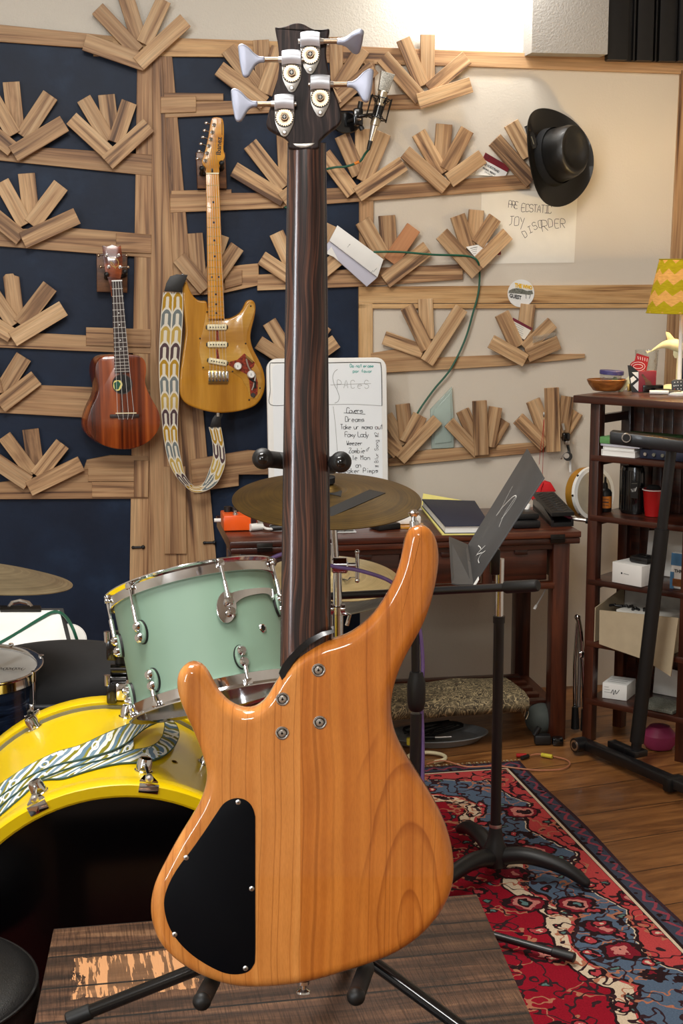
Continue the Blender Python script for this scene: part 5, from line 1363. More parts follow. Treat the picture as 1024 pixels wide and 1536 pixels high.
    b.box(c, (.062, .042, .004), M['gold'], (WU, Z, WN), bev=.001); br = mk('bridge', b, root)
    b = B()
    for i in range(6):
        s = gp(288 + 18 * i - 4 + 4, 622, OFF + .008); b.box(s + Z * -.004, (.0078, .030, .006), M['chrome'], (WU, Z, WN), bev=.0015)
        b.cyl(gp(288 + 18 * i, 652, OFF + .007), gp(288 + 18 * i, 652, OFF + .012), .003, M['dark_metal'], seg=8)
    mk('saddles', b, br)
    # neck
    nT = wp(318.5, 260, OFF + .012); nB = gp(323, 335, OFF + .012)
    w0 = (wp(328, 260, OFF) - wp(309, 260, OFF)).length; w1 = (gp(365, 335) - gp(283, 335)).length
    d = (nB - nT); L = d.length; dn = d.normalized(); f = dn.cross(WN)
    if f.dot(WU) < 0: f = -f
    b = B(); b.prism([nT - f * w0 / 2, nT + f * w0 / 2, nB + f * w1 / 2, nB - f * w1 / 2], -WN * .02, M['maple'], bev=.0015, frame=(nT, dn, f, WN)); mk('neck', b, root)
    b = B()
    scale = .648; fret = []
    for i in range(1, 22):
        t = scale * (1 - 2 ** (-i / 12)) / L
        if t > .99: break
        ww = w0 + (w1 - w0) * t; c = nT.lerp(nB, t); fret.append(t)
        b.box(c + WN * .0004, (ww, .0022, .0014), M['gold'], (f, dn, WN))
    mk('frets', b, root)
    b = B()
    for i, (a_, c_) in enumerate(zip([0] + fret, fret)):
        if i + 1 in (3, 5, 7, 9, 15, 17, 19, 21): b.cyl(nT.lerp(nB, (a_ + c_) / 2), nT.lerp(nB, (a_ + c_) / 2) + WN * .0004, .0034, M['ink'], seg=12)
        if i + 1 == 12:
            for s in (-1, 1): q = nT.lerp(nB, (a_ + c_) / 2) + f * .011 * s; b.cyl(q, q + WN * .0004, .0034, M['ink'], seg=12)
    mk('fret_dots', b, root)
    # headstock
    hs = [(245, 600), (275, 603), (290, 622), (293, 700), (290, 765), (298, 800), (284, 830), (268, 858), (265, 888), (203, 888), (200, 862), (180, 832), (192, 790), (213, 700), (228, 615)]
    b = B(); pts = [wp(*Bz(x, y), OFF + .009) for x, y in hs]
    b.prism(cr(pts, 3, True), -WN * .014, M['maple'], bev=.002); h = mk('headstock', b, root)
    b = B(); dd = (wp(*Bz(268, 700), OFF + .01) - wp(*Bz(262, 800), OFF + .01)).normalized(); ff = WN.cross(dd)
    text(b, 'Ibanez', wp(*Bz(275, 795), OFF + .0094), dd, ff, .021, M['ink'], bold=.0006)
    text(b, 'ROADSTER & SERIES', wp(*Bz(283, 700), OFF + .0094), dd, ff, .006, M['ink']) if False else None
    polyline_ink(b, [wp(*Bz(283, 690), OFF + .0094), wp(*Bz(283, 625), OFF + .0094)], .002, M['ink'], WN)
    lo = mk('logo_lettering', b, h)
    for i, (x, y) in enumerate([(242, 640), (233, 678), (225, 713), (215, 747), (206, 785), (197, 823)]):
        b = B(); c = wp(*Bz(x, y), OFF + .009); b.lathe([(.0062, 0), (.0062, .002), (.0034, .003), (.003, .012), (0, .012)], c, WN, M['chrome'], 16)
        tm = mk('tuning_peg', b, root)
        e = c + (WU * -.96 + Z * .28) * .024 - WN * .012; s = c - WN * .012
        b = B(); b.tube([s, e], .002, M['chrome'], 8); b.ball(e, .006, M['chrome'], 12, (1.0, .6, .8)); mk('key', b, tm)
    b = B()
    for i in range(6):
        f0 = nT + f * w0 * (-.4 + .16 * i) + WN * .003; b.tube([f0, gp(290 + 17 * i, 620, OFF + .012)], .00045, M['nickel'], 5)
        x, y = [(242, 640), (233, 678), (225, 713), (215, 747), (206, 785), (197, 823)][::-1][i]
        b.tube([f0, wp(*Bz(x, y), OFF + .016)], .0004, M['nickel'], 5)
    mk('strings', b, root)
    b = B(); b.box(nT - dn * .0 + WN * .001, (w0, .004, .005), M['cream'], (f, dn, WN)); b.box(wp(*Bz(232, 873), OFF + .010), (.006, .012, .002), M['dark_metal'], (f, dn, WN), bev=.0008); mk('nut', b, root)
    for q0, q1 in (((150, 105), (150, 130)), ((330, 815), (330, 835))):
        b = B(); b.cyl(gp(*q0, OFF - .02), gp(*q1, OFF - .02), .006, M['chrome'], seg=12); mk('strap_button', b, root)
    # hanger on the wall
    root = thing('guitar_hanger', 'wooden wall hanger block with black prongs behind the amber guitar headstock', 'guitar hanger', wp(*Bz(228, 965), .03))
    b = B(); p = [wp(*Bz(x, y), .045) for x, y in ((150, 780), (300, 780), (308, 965), (158, 965))]
    b.prism(p, -WN * .024, M['walnut'], bev=.004, seg=2); mk('block', b, root)
    for x, y in ((180, 862), (281, 835)):
        b = B(); s = wp(*Bz(230, 880), .045); e = wp(*Bz(x, y), OFF + .018); m = wp(*Bz(x, y + 30), .05)
        b.tube(cr([s, m, wp(*Bz(x, y + 12), OFF - .02), e], 5), .0065, M['rubber'], 12); b.ball(e, .0085, M['rubber'], 12); mk('prong', b, root)
    # woven strap, buttoned at both ends
    Lf = [(50, 200), (40, 300), (31, 450), (28, 600), (36, 750), (43, 850), (55, 960), (78, 1065), (115, 1140), (170, 1200), (215, 1224), (268, 1216), (322, 1180), (358, 1110), (368, 1050), (358, 960), (345, 888)]
    Rt = [(150, 200), (152, 300), (143, 450), (132, 600), (130, 750), (125, 850), (126, 960), (143, 1060), (165, 1140), (203, 1188), (232, 1190), (262, 1168), (285, 1110), (302, 1060), (305, 1010), (298, 950), (283, 890)]
    offs = [OFF + .01] * 5 + [OFF] * 4 + [OFF - .02] * 8
    A_ = cr([wp(*F(*q), o_) for q, o_ in zip(Lf, offs)], 5); C_ = cr([wp(*F(*q), o_ - .006) for q, o_ in zip(Rt, offs)], 5)
    root = thing('guitar_strap', 'woven white, mustard and grey guitar strap hanging from the amber guitar', 'guitar strap', wp(*F(215, 1224), OFF - .03))
    b = B(); b.strip(A_, C_, M['strap'], .003, WN); mk('webbing', b, root)
    b = B(); q = [(55, 195), (65, 155), (85, 118), (120, 107), (176, 110), (165, 140), (150, 175), (148, 200)]
    b.prism([wp(*F(x, y), OFF + .014) for x, y in q], -WN * .005, M['leather'], bev=.001); mk('leather_end', b, root)
    b = B(); q = [(290, 890), (346, 890), (345, 850), (358, 822), (315, 828), (300, 850)]
    b.prism([wp(*F(x, y), OFF - .018) for x, y in q], -WN * .005, M['leather'], bev=.001); mk('leather_end', b, root)

def ukulele():
    E = zz(0, 380); A = zz(0, 0)
    OFF = .13; TH = .062
    def up_(x, y, off=OFF): return wp(*E(x, y), off)
    def u2(q):
        p = up_(*q) - WP0; return V((p.dot(WU), p.z))
    root = thing('ukulele', 'reddish striped koa ukulele hanging on the wall at the left', 'ukulele', up_(640, 1002))
    o = WP0 + WN * OFF
    out = [(585, 522), (530, 527), (497, 552), (486, 600), (492, 645), (503, 690), (493, 735), (468, 785), (447, 850), (450, 905), (480, 950), (540, 987), (610, 1003), (680, 1000), (745, 975), (795, 930), (821, 870), (812, 808), (785, 758), (757, 705), (743, 655), (750, 605), (745, 555), (718, 527), (660, 518)]
    P2 = smooth_closed(resample(cr([u2(q) for q in out], 4, True), 160), 2)
    # the body, its back shifted to show the left rib
    b = B(); fr_ = [o + WU * p.x + Z * p.y for p in P2]; sh = -WN * TH - WU * .018 - Z * .0
    b.prism(fr_, sh, M['koa'], bev=.003, frame=(o, Z, WU, WN)); body = mk('body', b, root, 50)
    c = up_(626, 670, OFF + .0006)
    b = B(); b.lathe([(0, 0), (.0285, 0)], c, WN, M['drum_black'], 36); b.lathe([(.0285, .0002), (.0315, .0002)], c, WN, M['rosewood'], 36); sh_ = mk('sound_hole', b, body)
    b = B(); b.prism([up_(x, y, OFF + .0012) for x, y in cr([V(q) for q in [(584, 655), (600, 650), (620, 654), (626, 676), (612, 700), (594, 702), (580, 684)]], 3, True)], -WN * .0003, M['yellow_paper'])
    b.prism([up_(x, y, OFF + .0015) for x, y in [(583, 664), (604, 652), (618, 668), (606, 696), (588, 698)]], -WN * .0003, M['green_cable']); mk('label_sticker', b, sh_)
    b = B(); p, q = up_(562, 833, OFF + .007), up_(712, 833, OFF + .007); b.box((p + q) / 2 - WN * .003, ((q - p).length, .011 * 1.0, .008), M['rosewood'], (WU, Z, WN), bev=.002); br = mk('bridge', b, root)
    b = B(); p, q = up_(592, 818, OFF + .012), up_(698, 818, OFF + .012); b.box((p + q) / 2, ((q - p).length, .003, .004), M['cream'], (WU, Z, WN)); mk('saddle', b, br)
    nT = up_(598, 140, OFF + .008); nB = up_(625, 612, OFF + .008); d = nB - nT; L = d.length; dn = d.normalized(); f = dn.cross(WN); f = f if f.dot(WU) > 0 else -f
    w0 = .0315 * 1.0; w0 = (up_(625, 140) - up_(571, 140)).length; w1 = (up_(662, 610) - up_(587, 610)).length
    b = B(); b.prism([nT - f * w0 / 2, nT + f * w0 / 2, nB + f * w1 / 2, nB - f * w1 / 2], -WN * .006, M['rosewood'], frame=(nT, dn, f, WN)); b.prism([nT - f * w0 / 2 - WN * .006, nT + f * w0 / 2 - WN * .006, nT.lerp(nB, .8) + f * w1 * .48 - WN * .006, nT.lerp(nB, .8) - f * w1 * .48 - WN * .006], -WN * .014, M['koa']); mk('neck', b, root)
    b = B(); sc = .43
    ts = [sc * (1 - 2 ** (-i / 12)) / L for i in range(1, 20)]; ts = [t for t in ts if t < .99]
    for t in ts: b.box(nT.lerp(nB, t) + WN * .0005, (w0 + (w1 - w0) * t, .0018, .0014), M['nickel'], (f, dn, WN))
    for i in (5, 7, 10, 12):
        q = nT.lerp(nB, (ts[i - 1] + ts[i - 2]) / 2); b.cyl(q, q + WN * .0004, .0022, M['white'], seg=8)
    mk('frets', b, root)
    b = B(); b.box(nT + WN * .001, (w0, .004, .005), M['white'], (f, dn, WN)); mk('nut', b, root)
    b = B()
    for i in range(4):
        q = -.36 + .24 * i; b.tube([nT + f * w0 * q + WN * .003, up_(605 + 28 * i - 4, 818, OFF + .014), up_(603 + 22 * i + 6, 850, OFF + .006)], .0006, M['white'], 5)
    mk('strings', b, root)
    hs = [(523, 1258), (548, 1262), (575, 1252), (600, 1262), (618, 1256), (628, 1330), (622, 1400), (612, 1450), (625, 1520), (571, 1520), (560, 1450), (540, 1400), (530, 1330)]
    b = B(); b.prism([wp(*A(x, y), OFF + .004) for x, y in hs], -WN * .013, M['koa'], bev=.001); h = mk('headstock', b, root)
    b = B(); w_ = [(560, 1320), (590, 1322), (606, 1340), (600, 1365), (575, 1362), (566, 1340), (580, 1352), (592, 1378), (584, 1360)]
    polyline_ink(b, cr([wp(*A(x, y), OFF + .0047) for x, y in w_], 3), .0018, M['gold'], WN); mk('logo_print', b, h)
    for x, y in ((545, 1308), (607, 1308), (556, 1366), (615, 1368)):
        b = B(); b.lathe([(.0058, 0), (.0055, .002), (.0025, .003), (.0022, .009), (0, .009)], wp(*A(x, y), OFF + .004), WN, M['chrome'], 14); tm = mk('tuning_peg', b, root)
        s = -1 if x < 580 else 1; q = wp(*A(x, y), OFF - .012); b = B(); b.tube([q, q + WU * .022 * s], .002, M['chrome'], 8); b.ball(q + WU * .024 * s, .005, M['bronze_gear'], 10); mk('key', b, tm)
    root = thing('ukulele_hanger', 'wooden wall hanger block with black prongs behind the ukulele headstock', 'ukulele hanger', wp(*A(574, 1500), .03))
    b = B(); b.prism([wp(*A(x, y), .05) for x, y in ((493, 1298), (652, 1298), (652, 1500), (495, 1495))], -WN * .024, M['walnut'], bev=.005); mk('block', b, root)
    for x, y in ((545, 1405), (640, 1390)):
        b = B(); e = wp(*A(x, y), OFF + .012); b.tube(cr([wp(*A(590, 1420), .05), wp(*A(x, y + 20), .06), wp(*A(x, y + 5), OFF - .02), e], 4), .006, M['rubber'], 12); b.ball(e, .008, M['rubber'], 10); mk('prong', b, root)

def wall_bits():
    C = zz(500, 0); D = zz(724, 0); G = zz(480, 380); Hh = zz(724, 380)
    # poster
    root = thing('poster', 'cream paper poster with handwritten black lettering under the black hat', 'poster', wp(793, 395, .004))
    q = [(722, 283), (866, 290), (861, 394), (720, 396)]
    b = B(); b.prism([wp(x, y, .0055) for x, y in q], -WN * .0012, M['cream_paper']); mk('sheet', b, root)
    b = B(); O = .0058
    def put(s, x0, y0, x1, y1, cap, jit=.25, sp=1.15):
        p, e = wp(x0, y0, O), wp(x1, y1, O); d = (e - p); L_ = d.length; d.normalize(); upv = WN.cross(d)
        nch = sum(.8 if c in 'I' else 1 for c in s); write(b, s, p, d, upv, cap, .0016, M['ink'], WN, jit, L_ / (nch * 4 * cap / 6))
    put('PRE', 762, 311, 776, 313, .021, .2); put('ECSTATIC', 782, 317, 827, 320, .024, .2)
    put('JOY', 763, 337, 786, 340, .028, .3, 1.2)
    put('D', 787, 357, 795, 352, .022); put('I', 794, 350, 801, 347, .021); put('S', 801, 345, 808, 342, .024); put('O', 808, 342, 814, 341, .024); put('R', 814, 347, 823, 345, .034); put('D', 823, 341, 831, 340, .026); put('ER', 832, 342, 849, 342, .028)
    mk('handwriting', b, root)
    # red and white card
    root = thing('pass_card', 'red and white printed card tucked behind slats left of the hat', 'card', wp(740, 262, .012))
    cz = lambda x, y, o_: wp(680 + x / 5.12, 200 + y / 5.12, o_)
    b = B(); b.prism([cz(245, 148, .017), cz(432, 258, .017), cz(395, 335, .017), cz(165, 318, .017)], -WN * .001, M['white_paper']); mk('card', b, root)
    b = B(); b.prism([cz(245, 147, .0176), cz(433, 258, .0176), cz(412, 298, .0176), cz(222, 195, .0176)], -WN * .0004, M['dark_red']); mk('red_band', b, root)
    b = B(); d = (cz(432, 258, .0178) - cz(245, 148, .0178)).normalized(); u_ = WN.cross(d)
    text(b, 'EY NORDSTRAND', cz(238, 242, .0178), d, u_, .0105, M['ink'], bold=.0003, sx=.62); text(b, 'NDA MUSIC, PRESIDENT', cz(222, 268, .0178), d, u_, .008, M['ink'], bold=.0003, sx=.55); text(b, 'SAN MARCOS', cz(236, 298, .0178), d, u_, .007, M['ink'], sx=.7)
    cp = cz(258, 180, .0179); b.lathe([(.0062, .0), (.0074, .0)], cp, WN, M['ink'], 20); polyline_ink(b, [cp - d * .003, cp - u_ * .003, cp + d * .003 + u_ * .004], .001, M['ink'], WN)
    mk('lettering', b, root)
    # ticket in the fan left of the poster
    b = B(); q = [cz(96, 872, .0345), cz(262, 840, .0345), cz(240, 880, .0345), cz(160, 945, .0345)]
    root = thing('paper_ticket', 'white printed ticket tucked in the fan left of the poster', 'ticket', wp(712, 382, .03))
    b.prism(q, -WN * .0008, M['white_paper']); mk('card', b, root)
    b = B(); d = (q[1] - q[0]).normalized(); u_ = WN.cross(d)
    for i in range(4):
        s_ = cz(128 + i * 7, 884 + i * 14, .0347); polyline_ink(b, [s_, s_ + d * (.024 - .004 * i)], .0016 if i == 0 else .001, M['ink'], WN)
    mk('lettering', b, root)
    b = B(); b.prism([cz(335, 925, .03), cz(362, 900, .03), cz(366, 930, .03), cz(340, 936, .03)], -WN * .001, M['dark_red']); o = mk('card_corner', b); tag(o, 'dark red card corner poking out under the fan left of the poster', 'card')
    # maroon card and clear wrapper under the sticker
    root = thing('concert_card', 'cream card with maroon edge tucked in the fan under the round sticker', 'card', wp(783, 508, .03))
    hz = lambda x, y, o_: wp(*Hh(x, y), o_)
    b = B(); b.prism([hz(155, 330, .0272), hz(253, 383, .0272), hz(213, 442, .0272), hz(150, 410, .0272)], -WN * .0008, M['cream_paper']); mk('card', b, root)
    b = B(); b.prism([hz(155, 329, .0278), hz(254, 383, .0278), hz(246, 394, .0278), hz(148, 342, .0278)], -WN * .0004, M['maroon']); mk('maroon_band', b, root)
    b = B(); d = (hz(253, 383, .028) - hz(155, 330, .028)).normalized(); u_ = WN.cross(d)
    for i in range(6): polyline_ink(b, [hz(162 - i, 358 + i * 10, .028), hz(162 - i, 358 + i * 10, .028) + d * (.036 - .002 * (i % 3))], .0013, M['ink_faint'], WN)
    mk('print_lines', b, root)
    b = B(); b.prism([hz(255, 425, .047), hz(375, 403, .047), hz(365, 425, .047), hz(255, 460, .047)], -WN * .001, M['clear']); o = mk('clear_wrapper', b); tag(o, 'clear plastic wrapper on the right slats of the fan under the sticker', 'wrapper')
    # sticker
    root = thing('round_sticker', 'round guest pass sticker with yellow letters on the pale wooden rail', 'sticker', wp(781, 461, .018))
    c = wp(781, 440, .0195); R_ = (wp(801, 440, .0195) - c).length
    b = B(); b.lathe([(0, .0006), (R_, .0006), (R_, 0), (0, 0)], c, WN, M['white'], 48); ds = mk('disc', b, root)
    b = B(); b.prism([hz(*q, .0206) for q in [(133, 192), (150, 182), (170, 178), (200, 182), (225, 192), (252, 190), (258, 208), (235, 212), (150, 204), (131, 204)]], -WN * .0003, M['sticker_photo']); mk('photo_print', b, ds)
    b = B(); text(b, 'THE WHO', hz(164, 172, .0209), (WU - Z * .15).normalized(), Z, .0175, M['sticker_yellow'], bold=.0012, sx=.72); tx = mk('band_lettering', b, root); tx['label'] = 'yellow lettering'
    b = B(); text(b, 'GUEST', hz(136, 225, .0209), (WU - Z * .2).normalized(), Z, .0175, M['ink'], bold=.0007, sx=.78); write(b, '17', hz(216, 232, .0209), WU, Z, .013, .0016, M['ink'], WN); mk('guest_lettering', b, root)
    # green glass shard
    q = [(675, 685), (683, 840), (685, 995), (572, 1000), (565, 800)]
    b = B(); gz = lambda x, y, o_: wp(*G(x, y), o_)
    b.prism([gz(x, y, .022) for x, y in q], -WN * .010, M['green_glass'], bev=.002); root = thing('glass_shard', 'pale green glass shard standing between two fans right of the whiteboard', 'glass piece', gz(630, 1000, .02)); mk('pane', b, root)
    b = B(); q2 = [(668, 715), (672, 965), (588, 975), (583, 805)]
    b.prism([gz(x, y, .026) for x, y in q2], -WN * .0035, M['green_glass'], bev=.0015); mk('bevelled_face', b, root)
    # green cable on the wall
    b = B(); pts = [wp(x, y, o_) for x, y, o_ in [(560, 378, .07), (600, 378, .068), (650, 382, .066), (700, 384, .05), (716, 392, .055), (719, 412, .03), (717, 440, .028), (709, 470, .026), (697, 510, .024), (676, 553, .03), (650, 585, .024), (627, 618, .03), (618, 640, .02)]]
    b.tube(cr(pts, 6), .0034, M['green_cable'], 8); o = mk('wall_cable', b); tag(o, 'dark green cable hanging down the cream wall towards the glass shard', 'cable')
    # white carton
    root = thing('white_carton', 'opened white and pale lilac carton wedged in the slats right of the bass neck', 'carton', wp(530, 428, .06))
    cz = C
    b = B(); q = [(-10, 1195), (40, 1150), (262, 1365), (238, 1420)]
    q = [C(30, 1150), C(262, 1352), G(335, 50) if False else C(232, 1420), C(-5, 1205)]
    qq = [wp(506, 338, .072), wp(575, 389, .072), wp(566, 416, .072), wp(494, 361, .072)]
    b.prism(qq, -WN * .006, M['white'], bev=.001); lid = mk('lid', b, root)
    b = B(); d = (qq[1] - qq[0]).normalized(); u_ = WN.cross(d)
    for px, py, l_ in ((521, 371, .013), (524, 368, .005), (556, 410, .012), (560, 408, .012), (563, 405, .008)):
        s_ = wp(px, py, .0724); polyline_ink(b, [s_, s_ + u_ * l_], .0012, M['ink_faint'], WN)
    mk('small_print', b, lid)
    b = B(); b.prism([wp(486, 372, .060), wp(494, 362, .060), wp(566, 416, .060), wp(550, 430, .060)], -WN * .012, M['lilac'], bev=.001); mk('base', b, root)
    b = B(); b.prism([wp(488, 380, .063), wp(500, 385, .063), wp(508, 392, .063), wp(497, 370, .063)], -WN * .002, M['white']); mk('flap', b, root)
    # microphone
    root = thing('condenser_microphone', 'silver condenser microphone in a black shock mount on the wall right of bass headstock', 'microphone', wp(*C(190, 760), .10))
    mo = .125
    T = wp(*C(278, 372), mo); Bt = wp(*C(180, 760), mo); ax = (T - Bt).normalized(); tot = (T - Bt).length
    at = lambda t: Bt + ax * (tot * t)
    b = B(); b.lathe([(0, 0), (.006, 0), (.0075, .01), (.010, .03), (.0125, .05)], at(.10), ax, M['nickel'], 22); b.cyl(at(.30), at(.42), .0145, M['champagne'], seg=28, bev=.002); b.cyl(at(.56), at(.76), .0145, M['champagne'], seg=28, bev=.002); b.lathe([(.0148, 0), (.0148, tot * .14)], at(.42), ax, M['black_gloss'], 24); mk('body', b, root)
    side = WN.cross(ax).normalized()
    b = B(); pts = []
    p0, p1 = at(.75), at(1.0)
    for p, w_ in ((p0, .0165), (p1, .0225)): pts.append((p - side * w_, p + side * w_))
    b.prism([pts[0][0] + WN * .012, pts[0][1] + WN * .012, pts[1][1] + WN * .009, pts[1][0] + WN * .009], -WN * .022, M['mesh_silver'], bev=.004, both=True); mk('grille', b, root)
    b = B()
    for t, r_ in ((.40, .030), (.66, .030)):
        b.tube([at(t) + (side * math.cos(2 * PI * i / 28) + WN * math.sin(2 * PI * i / 28)) * r_ for i in range(28)], .0022, M['black_gloss'], 8, closed=True)
    for i in range(8):
        a_ = 2 * PI * i / 8; e = lambda t, r_, o_: at(t) + (side * math.cos(a_ + o_) + WN * math.sin(a_ + o_)) * r_
        b.tube([e(.44, .016, 0), e(.38, .034, .2), e(.68, .034, .35), e(.60, .016, .5)], .0022, M['black_gloss'], 8)
    mk('shock_mount', b, root)
    b = B(); q = wp(*C(125, 600), .09); b.tube(cr([at(.46) - side * .0 + (q - at(.46)).normalized() * .018, q + WN * .03, q], 4), .006, M['black_gloss'], 12)
    b.box(q, (.03, .055, .03), M['black_gloss'], (WU, Z, WN), bev=.006); b.ball(q + WN * .02 - Z * .005, .008, M['nickel'], 14); b.tube([wp(*C(140, 520), .085), wp(*C(125, 600), .085)], .008, M['black'], 12); b.tube([wp(*C(120, 610), .085), wp(*C(148, 665), .09)], .008, M['black'], 12)
    b.tube(cr([q, wp(*C(80, 620), .06), wp(*C(40, 640), .03), wp(*C(10, 660), .02)], 4), .005, M['black'], 10); mk('swivel_arm', b, root)
    b = B(); cc = wp(*C(60, 630), .05); b.lathe([(.030, 0), (.033, .004), (.030, .008), (0, .010), (0, .002), (.030, 0)], cc, WN + WU * .2, M['black_gloss'], 36, sx=1.5, sy=1.0); mk('pop_filter', b, root)
    b = B(); b.cyl(at(.10), at(-.02), .0075, M['black'], .006, seg=14); mk('plug', b, root)
    b = B(); pts = [at(-.02)] + [wp(*C(x, y), o_) for x, y, o_ in [(160, 790, .11), (140, 822, .105), (110, 838, .10), (60, 853, .09), (0, 858, .08), (-60, 880, .06), (-110, 960, .03), (-190, 1062, .05), (-250, 1060, .04)]]
    b.tube(cr(pts, 6), .0036, M['green_cable'], 8); root = thing('microphone_lead', 'dark green lead with orange ring leaving the wall microphone', 'cable', pts[3]); mk('lead', b, root)
    b = B(); p, q = wp(*C(132, 827), .1045), wp(*C(108, 838), .10); b.cyl(p, q, .0046, M['orange_ring'], seg=12); mk('ring', b, root)
    # pegs on the double post
    for px, py, lab in ((207, 821, 'black peg on the left edge of the tall double post above the mint tom'), (314, 814, 'black peg on the right edge of the tall double post, left of the desk')):
        b = B(); c = wp(px, py, .02); b.cyl(c - WU * .016, c + WU * .014, .0042, M['black'], seg=12); b.ball(c + WU * .016, .0068, M['black'], 12); b.ball(c - WU * .016, .0055, M['black'], 12)
        o = mk('wall_peg', b); tag(o, lab, 'peg')
    # black clip holding gear and red string at the right
    root = thing('reel_clip', 'black and chrome clamp gadget hanging from the slats left of the bookcase', 'gadget', wp(851, 705, .05))
    hz = lambda x, y, o_=.05: wp(*Hh(x, y), o_)
    b = B(); b.cyl(hz(408, 870), hz(415, 905), .005, M['nickel'], seg=10); b.box(hz(425, 940), (.024, .030, .022), M['black_gloss'], (WU, Z, WN), bev=.005); b.box(hz(430, 965), (.016, .02, .02), M['nickel'], (WU, Z, WN), bev=.003); mk('clamp', b, root)
    b = B(); b.tube([hz(430, 965), hz(440, 1010), hz(445, 1040)], .005, M['black_gloss'], 10); b.cyl(hz(435, 1040, .045), hz(435, 1040, .07), .015, M['black_gloss'], seg=24); b.cyl(hz(428, 1036, .07), hz(428, 1036, .075), .009, M['chrome'], seg=18); b.tube([hz(415, 1020, .06), hz(400, 1050, .06)], .002, M['chrome'], 8); b.ball(hz(400, 1050, .06), .004, M['chrome'], 8); mk('reel', b, root)
    b = B(); b.tube([hz(447, 1060), hz(448, 1120)], .0042, M['white'], 10); mk('rod', b, root)
    b = B(); q = [hz(312, 850, .066), hz(305, 930, .066), hz(295, 1000, .066), hz(288, 1080, .04)]; b.tube(cr(q, 4), .0009, M['red'], 5); q = [hz(313, 850, .066), hz(310, 950, .066), hz(306, 1100, .04), hz(302, 1160, .03)]; b.tube(cr(q, 4), .0009, M['red'], 5); b.ball(hz(312, 825, .066), .006, M['nickel'], 10, (.6, .6, 1.6)); o = mk('red_string', b); tag(o, 'thin red string hanging over the lowest right slat fan', 'string')

def hat():
    D = zz(724, 0)
    c = wp(*D(352, 806), .085); n = (WN * .85 + WU * .48 + Z * .18).normalized()
    root = thing('black_hat', 'black woven fedora hanging on the cream wall at the right', 'hat', wp(*D(400, 1060), .03))
    ux = (Z - n * Z.dot(n)).normalized(); uy = n.cross(ux)
    R_ = .158; seg = 72
    b = B(); vs, gs, fs = [], [], []
    rr = [.072, .085, .10, .115, .13, .142, .150, .155, R_]
    for i, r_ in enumerate(rr):
        t = (r_ - .072) / (R_ - .072)
        for k in range(seg):
            a = 2 * PI * k / seg
            ell = 1.0 - .06 * abs(math.sin(a))
            cur = .034 * t ** 2.0 * (math.sin(a) ** 2) + .010 * t ** 3 - .012 * t * (math.cos(a) ** 2)
            vs.append(c + ux * math.cos(a) * r_ * 1.0 + uy * math.sin(a) * r_ * ell + n * cur); gs.append((r_ * 60, 0, a))
    for i in range(len(rr) - 1):
        for k in range(seg): fs.append([i * seg + k, i * seg + (k + 1) % seg, (i + 1) * seg + (k + 1) % seg, (i + 1) * seg + k])
    m = len(vs)
    vs += [v - n * .002 for v in vs]; gs += gs
    fs += [[m + i for i in f[::-1]] for f in list(fs)]
    o_ = (len(rr) - 1) * seg
    for k in range(seg): fs.append([o_ + k, o_ + (k + 1) % seg, m + o_ + (k + 1) % seg, m + o_ + k])
    b.add(vs, fs, M['straw_black'], gcos=gs); mk('brim', b, root, 60)
    b = B(); vs, fs, gs = [], [], []
    prof = [(.083, -.002), (.081, .015), (.079, .035), (.077, .06), (.075, .085), (.071, .098), (.066, .104), (.060, .103), (.048, .094), (.030, .086), (.012, .083)]
    for i, (r_, h) in enumerate(prof):
        for k in range(seg):
            a = 2 * PI * k / seg
            tear = 1 + (.05 * math.cos(a) if i > 5 else 0)
            vs.append(c + ux * math.cos(a) * r_ * 1.08 * tear + uy * math.sin(a) * r_ * .92 + n * (h + (.006 * math.cos(a) if i > 3 else 0))); gs.append((h * 60, r_ * 40, a))
    for i in range(len(prof) - 1):
        for k in range(seg): fs.append([i * seg + k, i * seg + (k + 1) % seg, (i + 1) * seg + (k + 1) % seg, (i + 1) * seg + k])
    fs.append([(len(prof) - 1) * seg + k for k in range(seg)])
    b.add(vs, fs, M['straw_black'], gcos=gs); mk('crown', b, root, 60)
    b = B(); vs, fs = [], []
    for h, g in ((-.001, .0028), (.030, .0026)):
        for k in range(seg):
            a = 2 * PI * k / seg; r_ = .0835 + g - h * .1
            vs.append(c + ux * math.cos(a) * r_ * 1.08 + uy * math.sin(a) * r_ * .92 + n * h)
    for k in range(seg): fs.append([k, (k + 1) % seg, seg + (k + 1) % seg, seg + k])
    b.add(vs, fs, M['black_cloth']); mk('hat_band', b, root)
    b = B(); p = wp(*D(248, 700), .125); u1 = (Z * .94 - WU * .34).normalized(); u2 = WN.cross(u1)
    b.box(p, (.075, .024, .003), M['black_gloss'], (u1, u2, WN), bev=.001); text(b, 'Christys', p + WN * .002 - u1 * .028 - u2 * .003, u1, u2, .009, M['nickel']) if False else b.box(p + WN * .0017 - u1 * .012, (.026, .003, .0004), M['stripe'], (u1, u2, WN)); b.box(p + WN * .0017 + u1 * .026, (.014, .004, .0004), M['gold'], (u1, u2, WN)); mk('tag', b, root)

def black_panel():
    zb = wp(960, 87, .12).z
    root = thing('ribbed_panel', 'tall black ribbed panel above the wooden rail in the top right corner', 'panel', wp(965, 86, .1))
    def q(px): 
        p = wp(px, 60, .13); return p
    def slab(x0, x1, off, th, mat, nm):
        a, c = wp(x0, 85, off), wp(x1, 87, off); b = B()
        a.z = zb; c.z = zb
        b.prism([a, c, c + Z * .6, a + Z * .6], -WN * th, mat, bev=.002); return mk(nm, b, root)
    slab(911, 1040, .04, .03, M['black_panel'], 'backing')
    for x0, x1, off in ((911, 941, .07), (949, 952, .06), (955, 979, .065), (982, 984, .06), (988, 1014, .06), (1018, 1040, .075)):
        slab(x0, x1, off, .03, M['black_panel'], 'rib')
